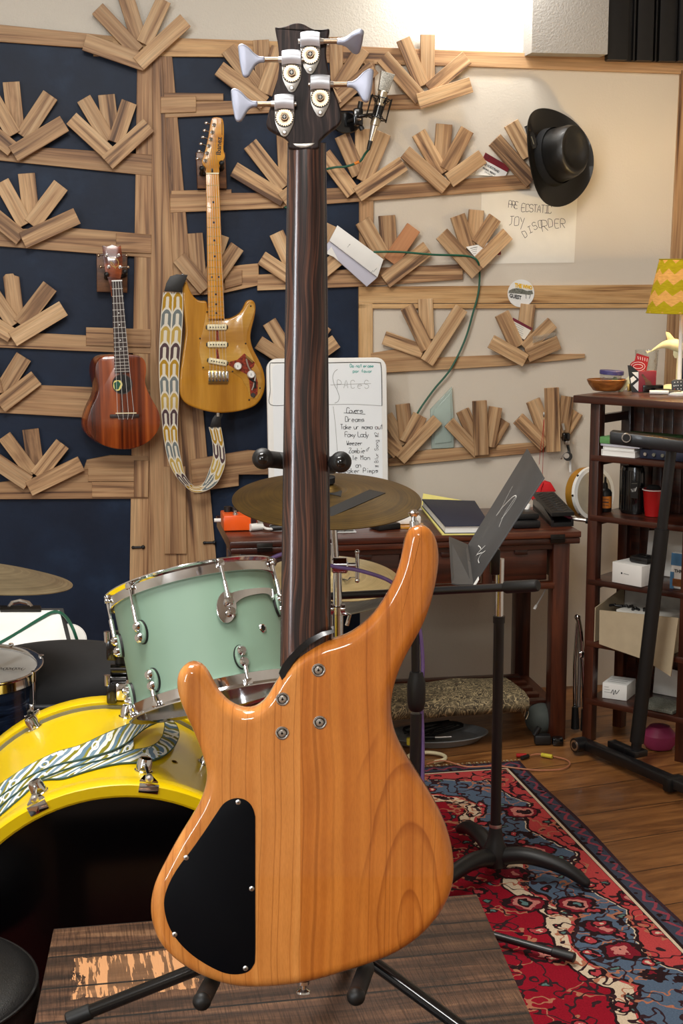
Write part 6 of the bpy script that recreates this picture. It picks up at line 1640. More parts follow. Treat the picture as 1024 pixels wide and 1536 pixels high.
# ---------------------------------------------------------------- desk and what is on it
DZ = .65
DO = at_z(345, 813, DZ); _de = at_z(872, 797, DZ)
DX = (_de - DO).normalized(); DY = Z.cross(DX); DL = (_de - DO).length; DD = .47
def dq(x, y, z): return DO + DX * x + DY * y + Z * (z - DZ)
def desk():
    root = thing('wooden_desk', 'dark reddish wooden desk against the wall under the whiteboard', 'desk', dq(DL / 2, DD / 2, 0))
    ax = (DX, DY, Z)
    b = B(); b.box(dq(DL / 2, DD / 2, DZ - .0095), (DL, DD, .019), M['desk'], ax, bev=.003); mk('desktop', b, root)
    b = B(); b.box(dq(DL / 2, DD / 2 + .002, DZ - .029), (DL - .004, DD - .004, .018), M['desk'], ax, bev=.003); mk('lower_leaf', b, root)
    at_ = .038
    for x in (.055, DL - .055):
        for y in (.04, DD - .04):
            b = B(); b.box(dq(x, y, (DZ - at_) / 2), (DZ - at_, .05, .05), M['desk'], (Z, DX, DY), bev=.002); mk('leg', b, root)
    b = B()
    b.box(dq(DL / 2, DD - .03, DZ - at_ - .06), (DL - .15, .02, .12), M['desk'], ax)
    for x in (.05, DL - .05): b.box(dq(x, DD / 2, DZ - at_ - .06), (DD - .12, .02, .12), M['desk'], (DY, DX, Z))
    b.box(dq(DL / 2, .045, DZ - at_ - .012), (DL - .15, .03, .014), M['desk'], ax); b.box(dq(DL / 2, .03, DZ - at_ - .128), (DL - .15, .035, .02), M['desk'], ax, bev=.003)
    for t in (.26, .5, .735): b.box(dq(DL * t, .04, DZ - at_ - .068), (.10, .022, .028), M['desk'], (Z, DY, DX))
    mk('apron', b, root)
    for i, (t0, t1) in enumerate(((.085, .25), (.275, .485), (.515, .72), (.75, .915))):
        b = B(); w_ = DL * (t1 - t0); b.box(dq(DL * (t0 + t1) / 2, .05, DZ - at_ - .068), (w_ - .006, .02, .095), M['desk'], ax, bev=.003); dr = mk('drawer', b, root)
        b = B(); b.box(dq(DL * (t0 + t1) / 2, .036, DZ - at_ - .026), (.04, .014, .016), M['desk'], ax, bev=.003); mk('pull', b, dr)
    for t in (.095, .93):
        b = B(); b.box(dq(DL * t, -.0005, DZ - .020), (.045, .003, .026), M['dark_metal'], ax, bev=.001); b.cyl(dq(DL * t - .022, -.002, DZ - .02), dq(DL * t + .022, -.002, DZ - .02), .003, M['dark_metal'], seg=10); mk('hinge', b, root)
    # low slatted shelf between the legs
    for x in (.055, DL - .055):
        b = B(); b.box(dq(x, DD / 2, .085), (DD - .13, .04, .025), M['desk'], (DY, DX, Z)); mk('side_rail', b, root)
    for i in range(5):
        b = B(); b.box(dq(DL / 2, .09 + .07 * i, .105), (DL - .15, .032, .013), M['desk'], ax, bev=.002); mk('shelf_slat', b, root)

def on_desk(px, py, h=0.0): return at_z(px, py, DZ + h)
def desk_items():
    ax = (DX, DY, Z)
    # whiteboard
    o = dq(0, DD - .02, DZ)
    n = V((WN.x, WN.y, .10)).normalized(); P0 = dq(0, DD - .06, DZ + .001)
    wq = lambda x, y, h=0: on_plane(x, y, P0 + n * h, n)
    bot = DZ + .002
    root = thing('whiteboard', 'white dry-erase board with handwritten song list leaning on the wall above the desk', 'whiteboard', wq(490, 745))
    TLc, TRc = wq(399, 538), wq(579, 536); dx = (TRc - TLc).normalized(); dyv = n.cross(dx)
    w_ = (TRc - TLc).length; h_ = (TLc.z - bot) / dyv.z
    def rr(ins, r, off):
        pts = []
        for (cx, cy, a0) in ((ins + r, -ins - r, PI), (w_ - ins - r, -ins - r, PI / 2), (w_ - ins - r, -h_ + ins + r, 0), (ins + r, -h_ + ins + r, -PI / 2)):
            for i in range(7):
                a = a0 - (PI / 2) * i / 6; pts.append(TLc + dx * (cx + r * math.cos(a)) + dyv * (cy + r * math.sin(a)) + n * off)
        return pts
    b = B(); b.prism(rr(0, .034, .006), -n * .014, M['white'], bev=.004, seg=3); mk('frame', b, root)
    b = B(); b.prism(rr(.018, .018, .0066), -n * .0008, M['board_white']); mk('writing_surface', b, root)
    zq = lambda x, y: wq(480 + x / 7.68, 520 + y / 7.68, .0072)
    b = B()
    ux = (zq(500, 700) - zq(300, 700)).normalized(); uy = n.cross(ux); mpx = (zq(400, 700) - zq(300, 700)).length / 100
    def W_(s, x, y, x1, cap, mat='ink', wd=.0016):
        nch = sum(.8 if c in ' ' else (.8 if c in 'iltI' else 1.0) for c in s)
        size = cap * mpx; sp = (x1 - x) * mpx / (nch * 4.0 * size / 6.0)
        write(b, s, zq(x, y), ux, uy, size, wd, M[mat], n, .25, sp)
    W_('Do not erase', 345, 238, 620, 36, 'ink_green', .0018); W_('por favor', 378, 298, 610, 36, 'ink_green', .0018)
    W_('PACeS', 195, 480, 590, 90, 'ink_faint', .0012)
    b2_ = lambda pts, m='ink_faint', wd=.0012: polyline_ink(b, cr([zq(*p) for p in pts], 5), wd, M[m], n)
    b2_([(200, 262), (165, 290), (145, 350), (160, 430), (195, 500), (220, 580), (205, 630), (168, 650)], wd=.0016); b2_([(118, 440), (350, 432), (585, 425)])
    b2_([(70, 668), (400, 665), (712, 682)], 'ink_faint', .0016); b2_([(70, 186), (400, 180), (660, 182), (700, 215), (710, 450), (712, 680)], 'dark_metal', .0022)
    b2_([(150, 690), (175, 900), (198, 1210)], 'ink_faint', .0014)
    b2_([(-560, 186), (-580, 220), (-575, 500), (-570, 668), (-300, 668), (70, 668)], 'dark_metal', .0016); b2_([(-560, 186), (-300, 184), (70, 186)], 'dark_metal', .0022)
    W_('Covers', 305, 765, 490, 62); b2_([(272, 762), (400, 770), (520, 778)], 'ink', .0016)
    W_('Dreams', 290, 865, 515, 58); W_('Take ur mama out', 235, 950, 712, 54); W_('Foxy Lady', 285, 1040, 550, 58); W_('Weezer', 305, 1135, 495, 50); W_('Zombie', 330, 1225, 520, 54)
    W_('Simple Man', 215, 1305, 592, 52); W_('on', 410, 1390, 470, 55); W_('Sneaker Pimps', 205, 1455, 680, 52)
    b2_([(530, 1190), (565, 1158), (555, 1180), (540, 1205), (530, 1190)], 'ink', .001)
    s0 = zq(668, 1390); cap = 42 * mpx; L_ = 395 * mpx; s = '# Blur Song #2'; nch = 12.6
    write(b, s, s0, uy, -ux, cap, .0012, M['ink'], n, .25, L_ / (nch * 4.0 * cap / 6))
    mk('handwriting', b, root)
    # orange pedal
    p = on_desk(352, 796); root = thing('effects_pedal', 'small orange effects pedal on the left end of the desk', 'pedal', p)
    b = B(); b.box(p + V((0, .04, .025)), (.082, .11, .046), M['orange_pedal'], ax, bev=.004); mk('housing', b, root)
    b = B()
    b.cyl(p + V((-.025, .06, .048)), p + V((-.025, .06, .064)), .011, M['black'], seg=18); mk('knob', b, root); b = B(); b.cyl(p + V((-.003, .06, .048)), p + V((-.003, .06, .062)), .011, M['black'], seg=18); mk('knob', b, root)
    b = B(); b.lathe([(.008, 0), (.008, .004), (.005, .005), (.005, .013), (0, .014)], p + V((.002, .0, .048)), Z, M['nickel'], 16); mk('footswitch', b, root)
    b = B(); b.cyl(p + V((-.042, .01, .03)), p + V((-.062, .008, .03)), .006, M['white'], seg=14); mk('jack_plug', b, root)
    # tangle of small plugs
    p = on_desk(385, 797); root = thing('adapter_cables', 'tangled white and black adapter plugs beside the orange pedal', 'cables', p)
    b = B(); b.cyl(p + V((-.02, 0, .012)), p + V((.015, .02, .012)), .011, M['white'], seg=16); b.cyl(p + V((.0, .01, .028)), p + V((.05, .03, .03)), .007, M['nickel'], seg=12); b.tube(cr([p + V((.015, .02, .012)), p + V((.03, -.01, .01)), p + V((.05, 0, .008)), p + V((.04, .03, .012))], 5), .004, M['white'], 8); mk('white_plug', b, root)
    b = B(); b.tube(cr([p + V((.03, .03, .03)), p + V((.06, .02, .028)), p + V((.1, .04, .02)), p + V((.16, .05, .014)), p + V((.2, .02, .01))], 5), .010, M['black'], 10); b.cyl(p + V((.04, .0, .01)), p + V((.075, .0, .012)), .009, M['black'], seg=12); mk('black_plug', b, root)
    # centre clutter
    p = on_desk(515, 800); b = B(); b.box(p + V((0, .02, .003)), (.07, .04, .004), M['clear'], ax); b.tube([p + V((-.02, .015, .009)), p + V((.03, .02, .009))], .004, M['nickel'], 8); b.tube([p + V((.0, .005, .009)), p + V((.022, .03, .009))], .004, M['nickel'], 8); o = mk('tuning_key', b); tag(o, 'small silver key on a clear strip right of the bass neck on the desk', 'key')
    p = on_desk(577, 795); b = B(); b.box(p + V((0, .02, .010)), (.078, .06, .018), M['black'], ((DX + DY * .4).normalized(), (DY - DX * .4).normalized(), Z), bev=.004); root = thing('black_wallet', 'flat black wallet lying on the desk left of the white box', 'wallet', p); mk('case', b, root); b = B(); b.tube([p + V((-.03, -.005, .011)), p + V((.03, .015, .011))], .001, M['stripe'], 6); mk('zip', b, root)
    p = on_desk(612, 790); b = B(); b.box(p + V((0, .02, .02)), (.072, .05, .024), M['white'], ax, bev=.005); root = thing('small_white_box', 'small cream-white box on a wooden coaster behind the tip of the bass horn', 'box', p); mk('box_body', b, root)
    b = B(); b.cyl(p + V((-.005, .01, .001)), p + V((-.005, .01, .007)), .052, M['maple'], seg=30); o = mk('coaster', b); tag(o, 'pale wooden coaster under the small white box', 'coaster')
    b = B(); q = on_desk(600, 772); b.tube(cr([q + V((-.05, .02, .01)), q + V((-.03, .03, .03)), q + V((0, .02, .04)), q + V((.03, .03, .03)), q + V((.05, .02, .008))], 5), .012, M['black'], 10); o = mk('black_cable_coil', b); tag(o, 'black cable bundle on the desk behind the small white box', 'cable')
    # planner and yellow pad
    c = [on_desk(672, 793), on_desk(727, 789), on_desk(718, 760), on_desk(640, 758)]
    zz7 = lambda x, y, h: at_z(630 + x / 3.793, 660 + y / 3.793, DZ + h)
    bl, br_, tr, tl = zz7(140, 485, .03), zz7(400, 482, .03), zz7(312, 345, .03), zz7(10, 335, .03)
    root = thing('notebook', 'closed dark navy notebook with white ribbon on the desk', 'notebook', (bl + tr) / 2 - Z * .03)
    b = B(); b.prism([bl, br_, tr, tl], V((0, 0, -.004)), M['navy_book'], bev=.002); b.prism([bl - Z * .024, br_ - Z * .024, tr - Z * .024, tl - Z * .024], V((0, 0, -.003)), M['navy_book']); mk('cover', b, root)
    b = B(); cc = (bl + tr) / 2; ins = lambda p: p + (cc - p) * .03; b.prism([ins(p) - Z * .004 for p in (bl, br_, tr, tl)], V((0, 0, -.02)), M['white_paper']); mk('pages', b, root)
    b = B(); e = zz7(150, 490, .015); A_ = cr([e + V((0, .01, .004)), e + V((.0, -.012, -.005)), e + V((.006, -.02, -.04)), e + V((.008, -.016, -.06))], 5); b.strip(A_, [p + DX * .012 for p in A_], M['white_paper'], .001, -DY); mk('ribbon', b, root)
    q = [zz7(60, 500, .006), zz7(420, 500, .006), zz7(330, 350, .006), zz7(5, 310, .006)]
    q = [zz7(135, 502, .006), zz7(410, 506, .006), zz7(322, 352, .03), zz7(8, 300, .03)]
    q = [p for p in q]
    y0 = [bl + V((-.008, -.004, -.0285)), br_ + V((.006, -.003, -.0285)), tr + V((.006, .01, -.0285)), tl + V((-.004, .01, -.0285))]
    b = B(); b.prism(y0, V((0, 0, -.004)), M['yellow_paper']); o = mk('yellow_notepad', b); tag(o, 'yellow legal pad under the navy notebook', 'notepad'); o.location.z += .003
    yb = [tl + V((.0, .015, -.02)), tr + V((.01, .015, -.02)), tr + V((.008, .03, -.012)), tl + V((.006, .04, .012))]
    b = B(); b.prism(yb, V((0, -.001, -.003)), M['yellow_paper']); o = mk('yellow_paper_sheets', b); tag(o, 'loose yellow sheets rising behind the navy notebook', 'paper')
    # pedals right of the music stand
    zx = lambda x, y, h: at_z(630 + x / 3.793, 660 + y / 3.793, DZ + h)
    root = thing('expression_pedal', 'black treadle expression pedal at the right end of the desk', 'pedal', zx(770, 480, 0))
    bl, br_ = zx(745, 495, 0), zx(872, 490, 0); w = (br_ - bl).normalized(); back = (zx(640, 395, 0) - bl); Lb = back.length; back.normalize()
    Wd = (br_ - bl).length
    b = B(); b.prism([bl + Z * .012, br_ + Z * .012, br_ + back * Lb + Z * .02, bl + back * Lb + Z * .02], V((0, 0, -.012)), M['black'], bev=.002)
    for s in (bl, br_ - w * .008): b.prism([s, s + back * Lb, s + back * Lb + Z * .035, s + back * Lb * .55 + Z * .045, s + Z * .02], w * .008, M['black_paint'], bev=.001)
    mk('base', b, root)
    b = B(); t0 = bl + Z * .045 - back * .005; t1 = t0 + back * Lb * 1.02 + Z * .012
    b.prism([t0, t0 + w * Wd, t1 + w * Wd, t1], V((0, 0, -.012)), M['rubber'], bev=.002)
    for i in range(9):
        s = t0.lerp(t1, .06 + .1 * i) + w * .006 + Z * .0006; b.tube([s, s + w * (Wd * .25) + (t1 - t0) * .06, s + w * Wd * .5, s + w * Wd * .75 + (t1 - t0) * .06, s + w * (Wd - .012)], .0014, M['stand_grey'], 6)
    mk('treadle', b, root)
    p = zx(600, 500, 0); root = thing('stomp_box', 'black foot pedal half hidden behind the music stand desk', 'pedal', p)
    b = B(); b.box(p + V((-.005, .035, .012)), (.085, .10, .022), M['black_paint'], ax, bev=.005); mk('base', b, root); b = B(); b.box(p + V((-.005, .045, .034)), (.08, .085, .018), M['black'], ax, bev=.004); mk('treadle', b, root); b = B(); b.cyl(p + V((.01, .085, .035)), p + V((.02, .10, .055)), .007, M['white'], seg=10); mk('plug', b, root)
    # red cloth / cap
    p = at_y(814, 750, 5.03); p.z = DZ; root = thing('red_pouch', 'crumpled bright red pouch standing behind the black pedals on the desk', 'pouch', p)
    b = B(); q = [zx(630, 335, 0), zx(650, 300, .0), zx(680, 258, .0), zx(715, 234, 0), zx(745, 245, 0), zx(775, 290, 0), zx(735, 335, 0)]
    yy = p.y; q = [at_y(630 + x / 3.793, 660 + y / 3.793, yy) for x, y in [(632, 335), (655, 296), (684, 256), (712, 234), (745, 245), (774, 292), (738, 312), (730, 345), (640, 345)]]
    b.prism(q, V((0, .03, 0)), M['red_cloth'], bev=.008, both=True, seg=3); mk('cloth', b, root)
    b = B(); a0 = at_y(630 + 700 / 3.793, 660 + 240 / 3.793, yy - .002); b.tube(cr([a0, a0 + V((-.01, -.002, -.03)), a0 + V((.004, -.002, -.06))], 4), .003, M['red_cloth'], 8); mk('fold', b, root)
    # frame drum leaning by the bookcase
    c = at_y(891, 740, 4.84); nn = V((.55, -.82, .10)).normalized()
    R_ = .083
    root = thing('frame_drum', 'banjo-like frame drum with golden rim and pale skin between desk and bookcase', 'drum', V((c.x, c.y, DZ)))
    b = B(); b.lathe([(R_ - .006, -.045), (R_, -.045), (R_ + .002, -.02), (R_, .0), (R_ - .006, 0), (R_ - .006, -.045)], c, nn, M['gold_rim'], 56); mk('rim', b, root)
    b = B(); b.lathe([(R_ - .004, .001), (R_ + .003, .001), (R_ + .003, -.012), (R_ + .0, -.014)], c, nn, M['white'], 56); b.lathe([(R_ - .004, .001), (R_ - .010, .0015)], c, nn, M['white'], 56); mk('tension_band', b, root)
    b = B(); b.lathe([(0, .0012), (R_ - .009, .0012)], c, nn, M['head_tan'], 48); mk('skin', b, root)
    u, w2 = perp(nn)
    for i in range(8):
        a = 2 * PI * i / 8; q = c + (u * math.cos(a) + w2 * math.sin(a)) * (R_ + .003) - nn * .006; b = B(); b.lathe([(.004, 0), (.003, .003), (0, .004)], q, (q - c + nn * .006).normalized(), M['dark_metal'], 10); mk('rivet', b, root)
    # small jack by the desk's right end
    p = zx(868, 448, .02); b = B(); b.cyl(p, p + V((.04, -.01, -.004)), .006, M['nickel'], seg=12); b.cyl(p + V((-.03, .01, .012)), p, .005, M['maroon'], seg=10); b.cyl(p + V((.038, -.01, -.004)), p + V((.05, -.012, -.006)), .009, M['black'], seg=12); o = mk('jack_plug', b); tag(o, 'silver jack plug lying beside the black expression pedal', 'plug')

def under_desk():
    root = thing('patterned_bolster', 'folded brown paisley cloth bolster lying on the shelf below the desk', 'bolster', at_z(690, 1085, .11))
    z0 = .115
    L0 = at_z(585, 1080, z0); R0 = at_z(790, 1066, z0 + .0); d = (R0 - L0); Ln = d.length; d.normalize(); f = Z.cross(d)
    b = B(); pts = []
    prof = [(-.005, .0), (-.02, .02), (-.012, .042), (.03, .053), (.12, .055), (.2, .052), (.235, .035), (.23, .0)]
    N_ = 14; vs, fs, gs = [], [], []
    for i in range(N_ + 1):
        t = i / N_
        for y, h in prof:
            vs.append(L0 + d * (Ln * t) + f * (y + .004 * math.sin(t * 17 + y * 20)) + Z * (h * (1 + .06 * math.sin(t * 9 + y * 11)))); gs.append((t * Ln * 4, y * 4 + h * 4, h))
    K = len(prof)
    for i in range(N_):
        for k in range(K - 1): fs.append([i * K + k, i * K + k + 1, (i + 1) * K + k + 1, (i + 1) * K + k])
        fs.append([i * K + K - 1, i * K, (i + 1) * K, (i + 1) * K + K - 1])
    fs.append(list(range(K))[::-1]); fs.append([N_ * K + k for k in range(K)])
    b.add(vs, fs, M['damask'], gcos=gs); mk('cloth', b, root, 60)
    b = B()
    for i in range(7): s = R0 + f * (.01 + .03 * i) + Z * .004; b.tube(cr([s, s + V((.008, -.005, -.012)), s + V((.004 * (i % 3), -.012, -.03))], 3), .0012, M['tan_card'], 5)
    mk('fringe', b, root)
    # tray with cables
    c = at_z(655, 1105, .012); root = thing('grey_tray', 'oval grey tray of cables on the floor under the desk', 'tray', V((c.x, c.y, .002)))
    b = B(); b.lathe([(0, .0), (.13, .0), (.155, .02), (.16, .022), (.155, .024), (.13, .006), (0, .006)], V((c.x, c.y, .002)), Z, M['tray'], 56, 1.0, .62, ux=DX); mk('dish', b, root)
    o = c
    for k_, (nm, mat, lab) in enumerate((('black_cable', 'black', 'black cable coiled on the grey tray under the desk'), ('cream_cable', 'cream', 'cream cable loop in front of the grey tray under the desk'))):
        b = B()
        if k_ == 0: pts = [o + V((-.1 + .2 * ((i * 37) % 10) / 10, .05 * math.sin(i * 1.9), .012 + .012 * (i % 3))) for i in range(12)]; b.tube(cr(pts, 6), .0045, M[mat], 8)
        else:
            q = at_z(640, 1138, .006); pts = [q + V((.055 * math.cos(a), .045 * math.sin(a), .004)) for a in [PI * .2 * i - 1.2 for i in range(9)]]; b.tube(cr(pts, 5), .0055, M[mat], 8)
        ob = mk(nm, b); tag(ob, lab, 'cable')
    b = B(); q = at_z(652, 1106, .03); b.cyl(q, q + V((.05, .0, .002)), .004, M['nickel'], seg=10); b.cyl(q + V((-.05, 0, 0)), q, .007, M['black'], seg=12); ob = mk('jack_plug', b); tag(ob, 'silver jack plug on the grey tray under the desk', 'plug')
    b = B(); q = at_z(617, 1112, .03); b.box(q, (.03, .02, .022), M['yellow_plastic'], bev=.004); b.cyl(q + V((.01, 0, .005)), q + V((.035, 0, .005)), .004, M['nickel'], seg=10); ob = mk('yellow_plug', b); tag(ob, 'yellow plug beside the grey tray, next to the microphone stand', 'plug')
    # grey round thing
    c = at_z(808, 1110, .0); c = V((c.x + .01, c.y + .05, .052)); root = thing('grey_foam_ball', 'round dark grey foam ball under the right end of the desk', 'ball', c - Z * .051)
    b = B(); b.ball(c, .048, M['grey_ball'], 28, (1, 1, 1.06)); mk('foam', b, root)
    q = at_z(823, 1117, .0); root = thing('black_strap_clamp', 'small black clamp lying on the floor beside the desk leg', 'clamp', q)
    b = B(); b.box(q + V((-.02, 0, .018)), (.05, .03, .03), M['black'], bev=.006); b.box(q + V((.025, -.005, .014)), (.035, .035, .026), M['black_gloss'], bev=.008); b.cyl(q + V((-.045, 0, .03)), q + V((-.03, 0, .055)), .008, M['black'], seg=10); mk('body', b, root)
    # white cable hanging from the desk
    b = B(); pts = [at_y(818, 872, 4.62), at_y(817, 885, 4.6), at_y(811, 897, 4.58), at_y(804, 908, 4.57)]; b.tube(cr(pts, 5), .002, M['white'], 8); b.cyl(pts[-1], at_y(801, 914, 4.565), .0045, M['white'], seg=10); ob = mk('white_cable', b); tag(ob, 'thin white cable hanging below the right end of the desk', 'cable')
    # folded chrome stand between desk and bookcase
    yb = 4.60; P = lambda x, y, dy=0: at_y(724 + x / 3.413, 700 + y / 3.413, yb + dy)
    root = thing('folded_chrome_stand', 'folded chrome stand with black rubber feet between desk leg and bookcase', 'stand', V((P(490, 1200).x, yb, 0.003)))
    b = B(); b.tube(cr([P(485, 770), P(500, 850), P(508, 960), P(515, 1050), P(520, 1230)], 4), .0075, M['chrome'], 12); b.tube([P(485, 800, .02), P(470, 1000, .02), P(470, 1230, .02)], .006, M['chrome'], 12); b.tube([P(495, 790, .01), P(495, 1000, .01), P(490, 1230, .01)], .006, M['nickel'], 12); b.box(P(508, 960), (.02, .02, .02), M['chrome'], bev=.004); b.ball(P(484, 770), .010, M['chrome'], 12); mk('legs', b, root)
    for x, y in ((520, 1310), (472, 1300)):
        b = B(); t = P(x, y - 70); e = P(x, y + 40); e.z = max(e.z, .006); b.tube([t, e], [.010, .013], M['rubber'], 14); mk('rubber_foot', b, root)

# ---------------------------------------------------------------- bookcase
KO = V((.735, 4.52, 0)); KX = V((.766, -.643, 0)).normalized(); KY = V((.643, .766, 0)).normalized()
KW, KD, KH = .345, .215, 1.055
def kq(x, y, z): return KO + KX * x + KY * y + Z * z
def kpt(px, py, x_or_y, val):
    """point of the ray on a bookcase-parallel plane: y = val (depth) """
    P = kq(0, val, 0); return on_plane(px, py, P, KY)
def kz(px, py, z): return at_z(px, py, z)
SHZ = [.135, .315, .505, .70, .88]
def bookcase():
    root = thing('bookcase', 'narrow dark red-brown open bookcase standing at the right edge', 'bookcase', kq(KW / 2, KD / 2, 0))
    ax = (KX, KY, Z); pw = .032
    for x in (pw / 2, KW - pw / 2):
        for y in (pw / 2, KD - pw / 2):
            b = B(); b.box(kq(x, y, (KH - .02) / 2), (KH - .02, pw, pw), M['case'], (Z, KX, KY), bev=.002); mk('post', b, root)
    for x in (pw / 2, KW - pw / 2):
        for z in SHZ + [KH - .05]: b = B(); b.box(kq(x, KD / 2, z - .02), (KD - 2 * pw, .018, .025), M['case'], (KY, KX, Z)); mk('side_rail', b, root)
    
    b = B(); b.box(kq(KW / 2 - .005, KD / 2 - .005, KH - .01), (KW + .075, KD + .05, .022), M['case'], ax, bev=.003); mk('top_board', b, root)
    for z in SHZ:
        b = B(); b.box(kq(KW / 2, KD / 2 - .004, z - .009), (KW - .012, KD - .006, .018), M['case'], ax, bev=.002); mk('shelf', b, root)
    b = B(); zt, zb = KH - .03, .10
    b.box(kq(KW / 2, KD - .008, (zt + zb) / 2), (KW - 2 * pw, .006, zt - zb), M['case'], ax)
    for i in range(9): b.box(kq(pw + .02 + i * .033, KD - .0125, (zt + zb) / 2), (.029, .004, zt - zb), M['case'], ax, bev=.0015)
    mk('back_panel', b, root)

def case_items():
    ax = (KX, KY, Z); T = KH + .001 + .0
    top = KH + .001
    K = zz(860, 500, 6.244)
    def tp(x, y): return at_z(*K(x, y), top)      # on the top board
    def up_at(p, x, y): return on_plane(*K(x, y), p, V((p.x, p.y, 0)).normalized())
    # bowl
    p = tp(275, 548); p = p + KY * .02; root = thing('wooden_bowl', 'small wooden bowl on the left end of the bookcase top', 'bowl', p)
    b = B(); b.lathe([(0, .002), (.034, .002), (.040, .004), (.054, .022), (.060, .036), (.0575, .038), (.050, .024), (.036, .008), (0, .007)], p, Z, M['bowl'], 48, 1.0, .8, ux=V((1, -.1, 0))); mk('bowl_body', b, root)
    c = p + V((.012, 0, .012)); root = thing('plastic_tub', 'small clear plastic tub with blue lid sitting in the wooden bowl', 'tub', c)
    b = B(); b.lathe([(0, 0), (.030, 0), (.033, .040), (.0315, .040), (.029, .002), (0, .002)], c, Z, M['clear'], 36); mk('tub_body', b, root)
    b = B(); b.lathe([(0, .052), (.035, .052), (.0365, .050), (.0365, .040), (.034, .039)], c, V((.06, 0, 1)), M['blue_lid'], 40); mk('lid', b, root)
    b = B(); b.ball(c + V((-.006, -.008, .014)), .012, M['yellow_plastic'], 12, (1, 1, .8)); o = mk('yellow_earplug', b); tag(o, 'yellow lump inside the clear tub', 'earplug')
    b = B(); b.ball(c + V((.012, -.006, .018)), .014, M['green_stuff'], 12, (.8, 1, 1.1)); o = mk('green_earplug', b); tag(o, 'green lump inside the clear tub', 'earplug')
    # glass tumbler with red sticker
    p = tp(600, 520) + KY * .05; sc_ = (up_at(p, 700, 300) - up_at(p, 600, 300)).length / 100
    root = thing('drinking_glass', 'clear pint glass with a red printed sticker on the bookcase top', 'glass', p)
    h = (up_at(p, 600, 155) - p).z; r0, r1 = 88 * sc_, 112 * sc_
    b = B(); b.lathe([(0, .001), (r0, .001), (r1, h), (r1 - .0018, h), (r0 - .002, .006), (0, .006)], p, Z, M['clear'], 48); mk('glass_body', b, root)
    b = B(); n_ = (CAM - p); n_.z = 0; n_.normalize(); s_ = Z.cross(n_)
    cen = up_at(p, 612, 270) + n_ * (r1 + .004); 
    fz = lambda x, y, o_=0: cen + s_ * ((x - 612) * sc_) + Z * ((270 - y) * sc_) + n_ * o_
    b.prism([fz(588, 178), fz(705, 212), fz(682, 350), fz(570, 250)], -n_ * .001, M['red']); el = [fz(605 + 78 * math.cos(2 * PI * i / 28), 300 + 55 * math.sin(2 * PI * i / 28), .0006) for i in range(28)]; b.prism(el, -n_ * .001, M['red']); mk('red_sticker', b, root)
    b = B()
    for rx, ry in ((66, 42), (44, 20)): polyline_ink(b, [fz(605 + rx * math.cos(PI * i / 12 * 2), 302 + ry * math.sin(PI * i / 12 * 2), .0012) for i in range(13)], .0014, M['white'], n_)
    for i in range(5): polyline_ink(b, [fz(600 + 22 * i, 205 + 5 * i, .0012), fz(606 + 20 * i, 235 + 5 * i, .0012)], .0016, M['white'], n_)
    mk('sticker_print', b, root)
    # shell / geometric pieces
    p = tp(455, 545); root = thing('shell_ornament', 'pale feather-like shell leaning right of the wooden bowl', 'ornament', p)
    q = [up_at(p, x, y) for x, y in [(415, 550), (430, 520), (480, 440), (540, 370), (575, 390), (560, 440), (500, 500), (450, 560), (425, 565)]]; b = B(); b.prism(q, V((.003, .012, 0)), M['dolphin'], bev=.003, both=True); mk('shell', b, root)
    p = tp(560, 550); root = thing('black_white_card', 'black and white geometric card propped in front of the glass', 'card', p)
    nK = V((p.x, p.y, 0)).normalized()
    b = B(); q = [up_at(p, x, y) for x, y in [(505, 300), (535, 300), (610, 360), (610, 550), (545, 560), (520, 420)]]; b.prism(q, nK * .004, M['black']); mk('card', b, root)
    b = B(); pq = lambda pts: [up_at(p, x, y) - nK * .0006 for x, y in pts]
    b.prism(pq([(545, 365), (607, 362), (607, 425)]), nK * .0004, M['white']); b.prism(pq([(607, 445), (555, 490), (607, 545)]), nK * .0004, M['white']); b.prism(pq([(530, 420), (560, 400), (590, 430), (540, 470)]), nK * .0004, M['white']); mk('white_facets', b, root)
    p = tp(690, 555); root = thing('red_box', 'square dark red box with brown guitar silhouette on the bookcase top', 'box', p); nK = V((p.x, p.y, 0)).normalized(); s2 = Z.cross(-nK)
    q = [up_at(p, x, y) for x, y in [(610, 358), (775, 355), (770, 510), (768, 545), (605, 550)]]; b = B(); b.prism(q, nK * .03, M['dark_red'], bev=.001); mk('box_body', b, root)
    b = B(); q = [up_at(p, x, y) - nK * .0006 for x, y in [(632, 385), (650, 380), (690, 430), (720, 450), (735, 485), (720, 515), (690, 510), (672, 480), (668, 445)]]; b.prism(q, nK * .0004, M['walnut']); mk('silhouette_print', b, root)
    b = B(); p = tp(520, 545); b.box(p + Z * .012, (.012, .012, .022), M['gold'], bev=.002); o = mk('brass_bit', b); tag(o, 'tiny brass cube at the foot of the black and white card', 'ornament')
    p = tp(735, 552); b = B(); b.box(p + V((0, .0, .012)), (.062, .035, .022), M['black_gloss'], bev=.003); root = thing('black_case', 'small black case in front of the red box', 'case', p); mk('case_body', b, root)
    p = tp(710, 572); b = B(); b.cyl(p + Z * .007, p + Z * .007 + V((.055, -.012, 0)), .006, M['white'], seg=14, bev=.001); b.cyl(p + Z * .007 + V((.055, -.012, 0)), p + Z * .007 + V((.09, -.02, 0)), .007, M['black'], seg=14, bev=.001); o = mk('marker_pen', b); tag(o, 'white and black marker pen lying at the front of the bookcase top', 'pen')
    p = tp(845, 570); b = B(); b.box(p + V((0, .005, .008)), (.05, .03, .014), M['black'], bev=.005); o = mk('black_plug', b); tag(o, 'black plug between the marker pen and the remote', 'plug')
    # remote
    p = tp(965, 575); root = thing('remote_control', 'dark grey handheld remote with white keys at the right of the bookcase top', 'remote', p); nK = V((p.x, p.y, 0)).normalized()
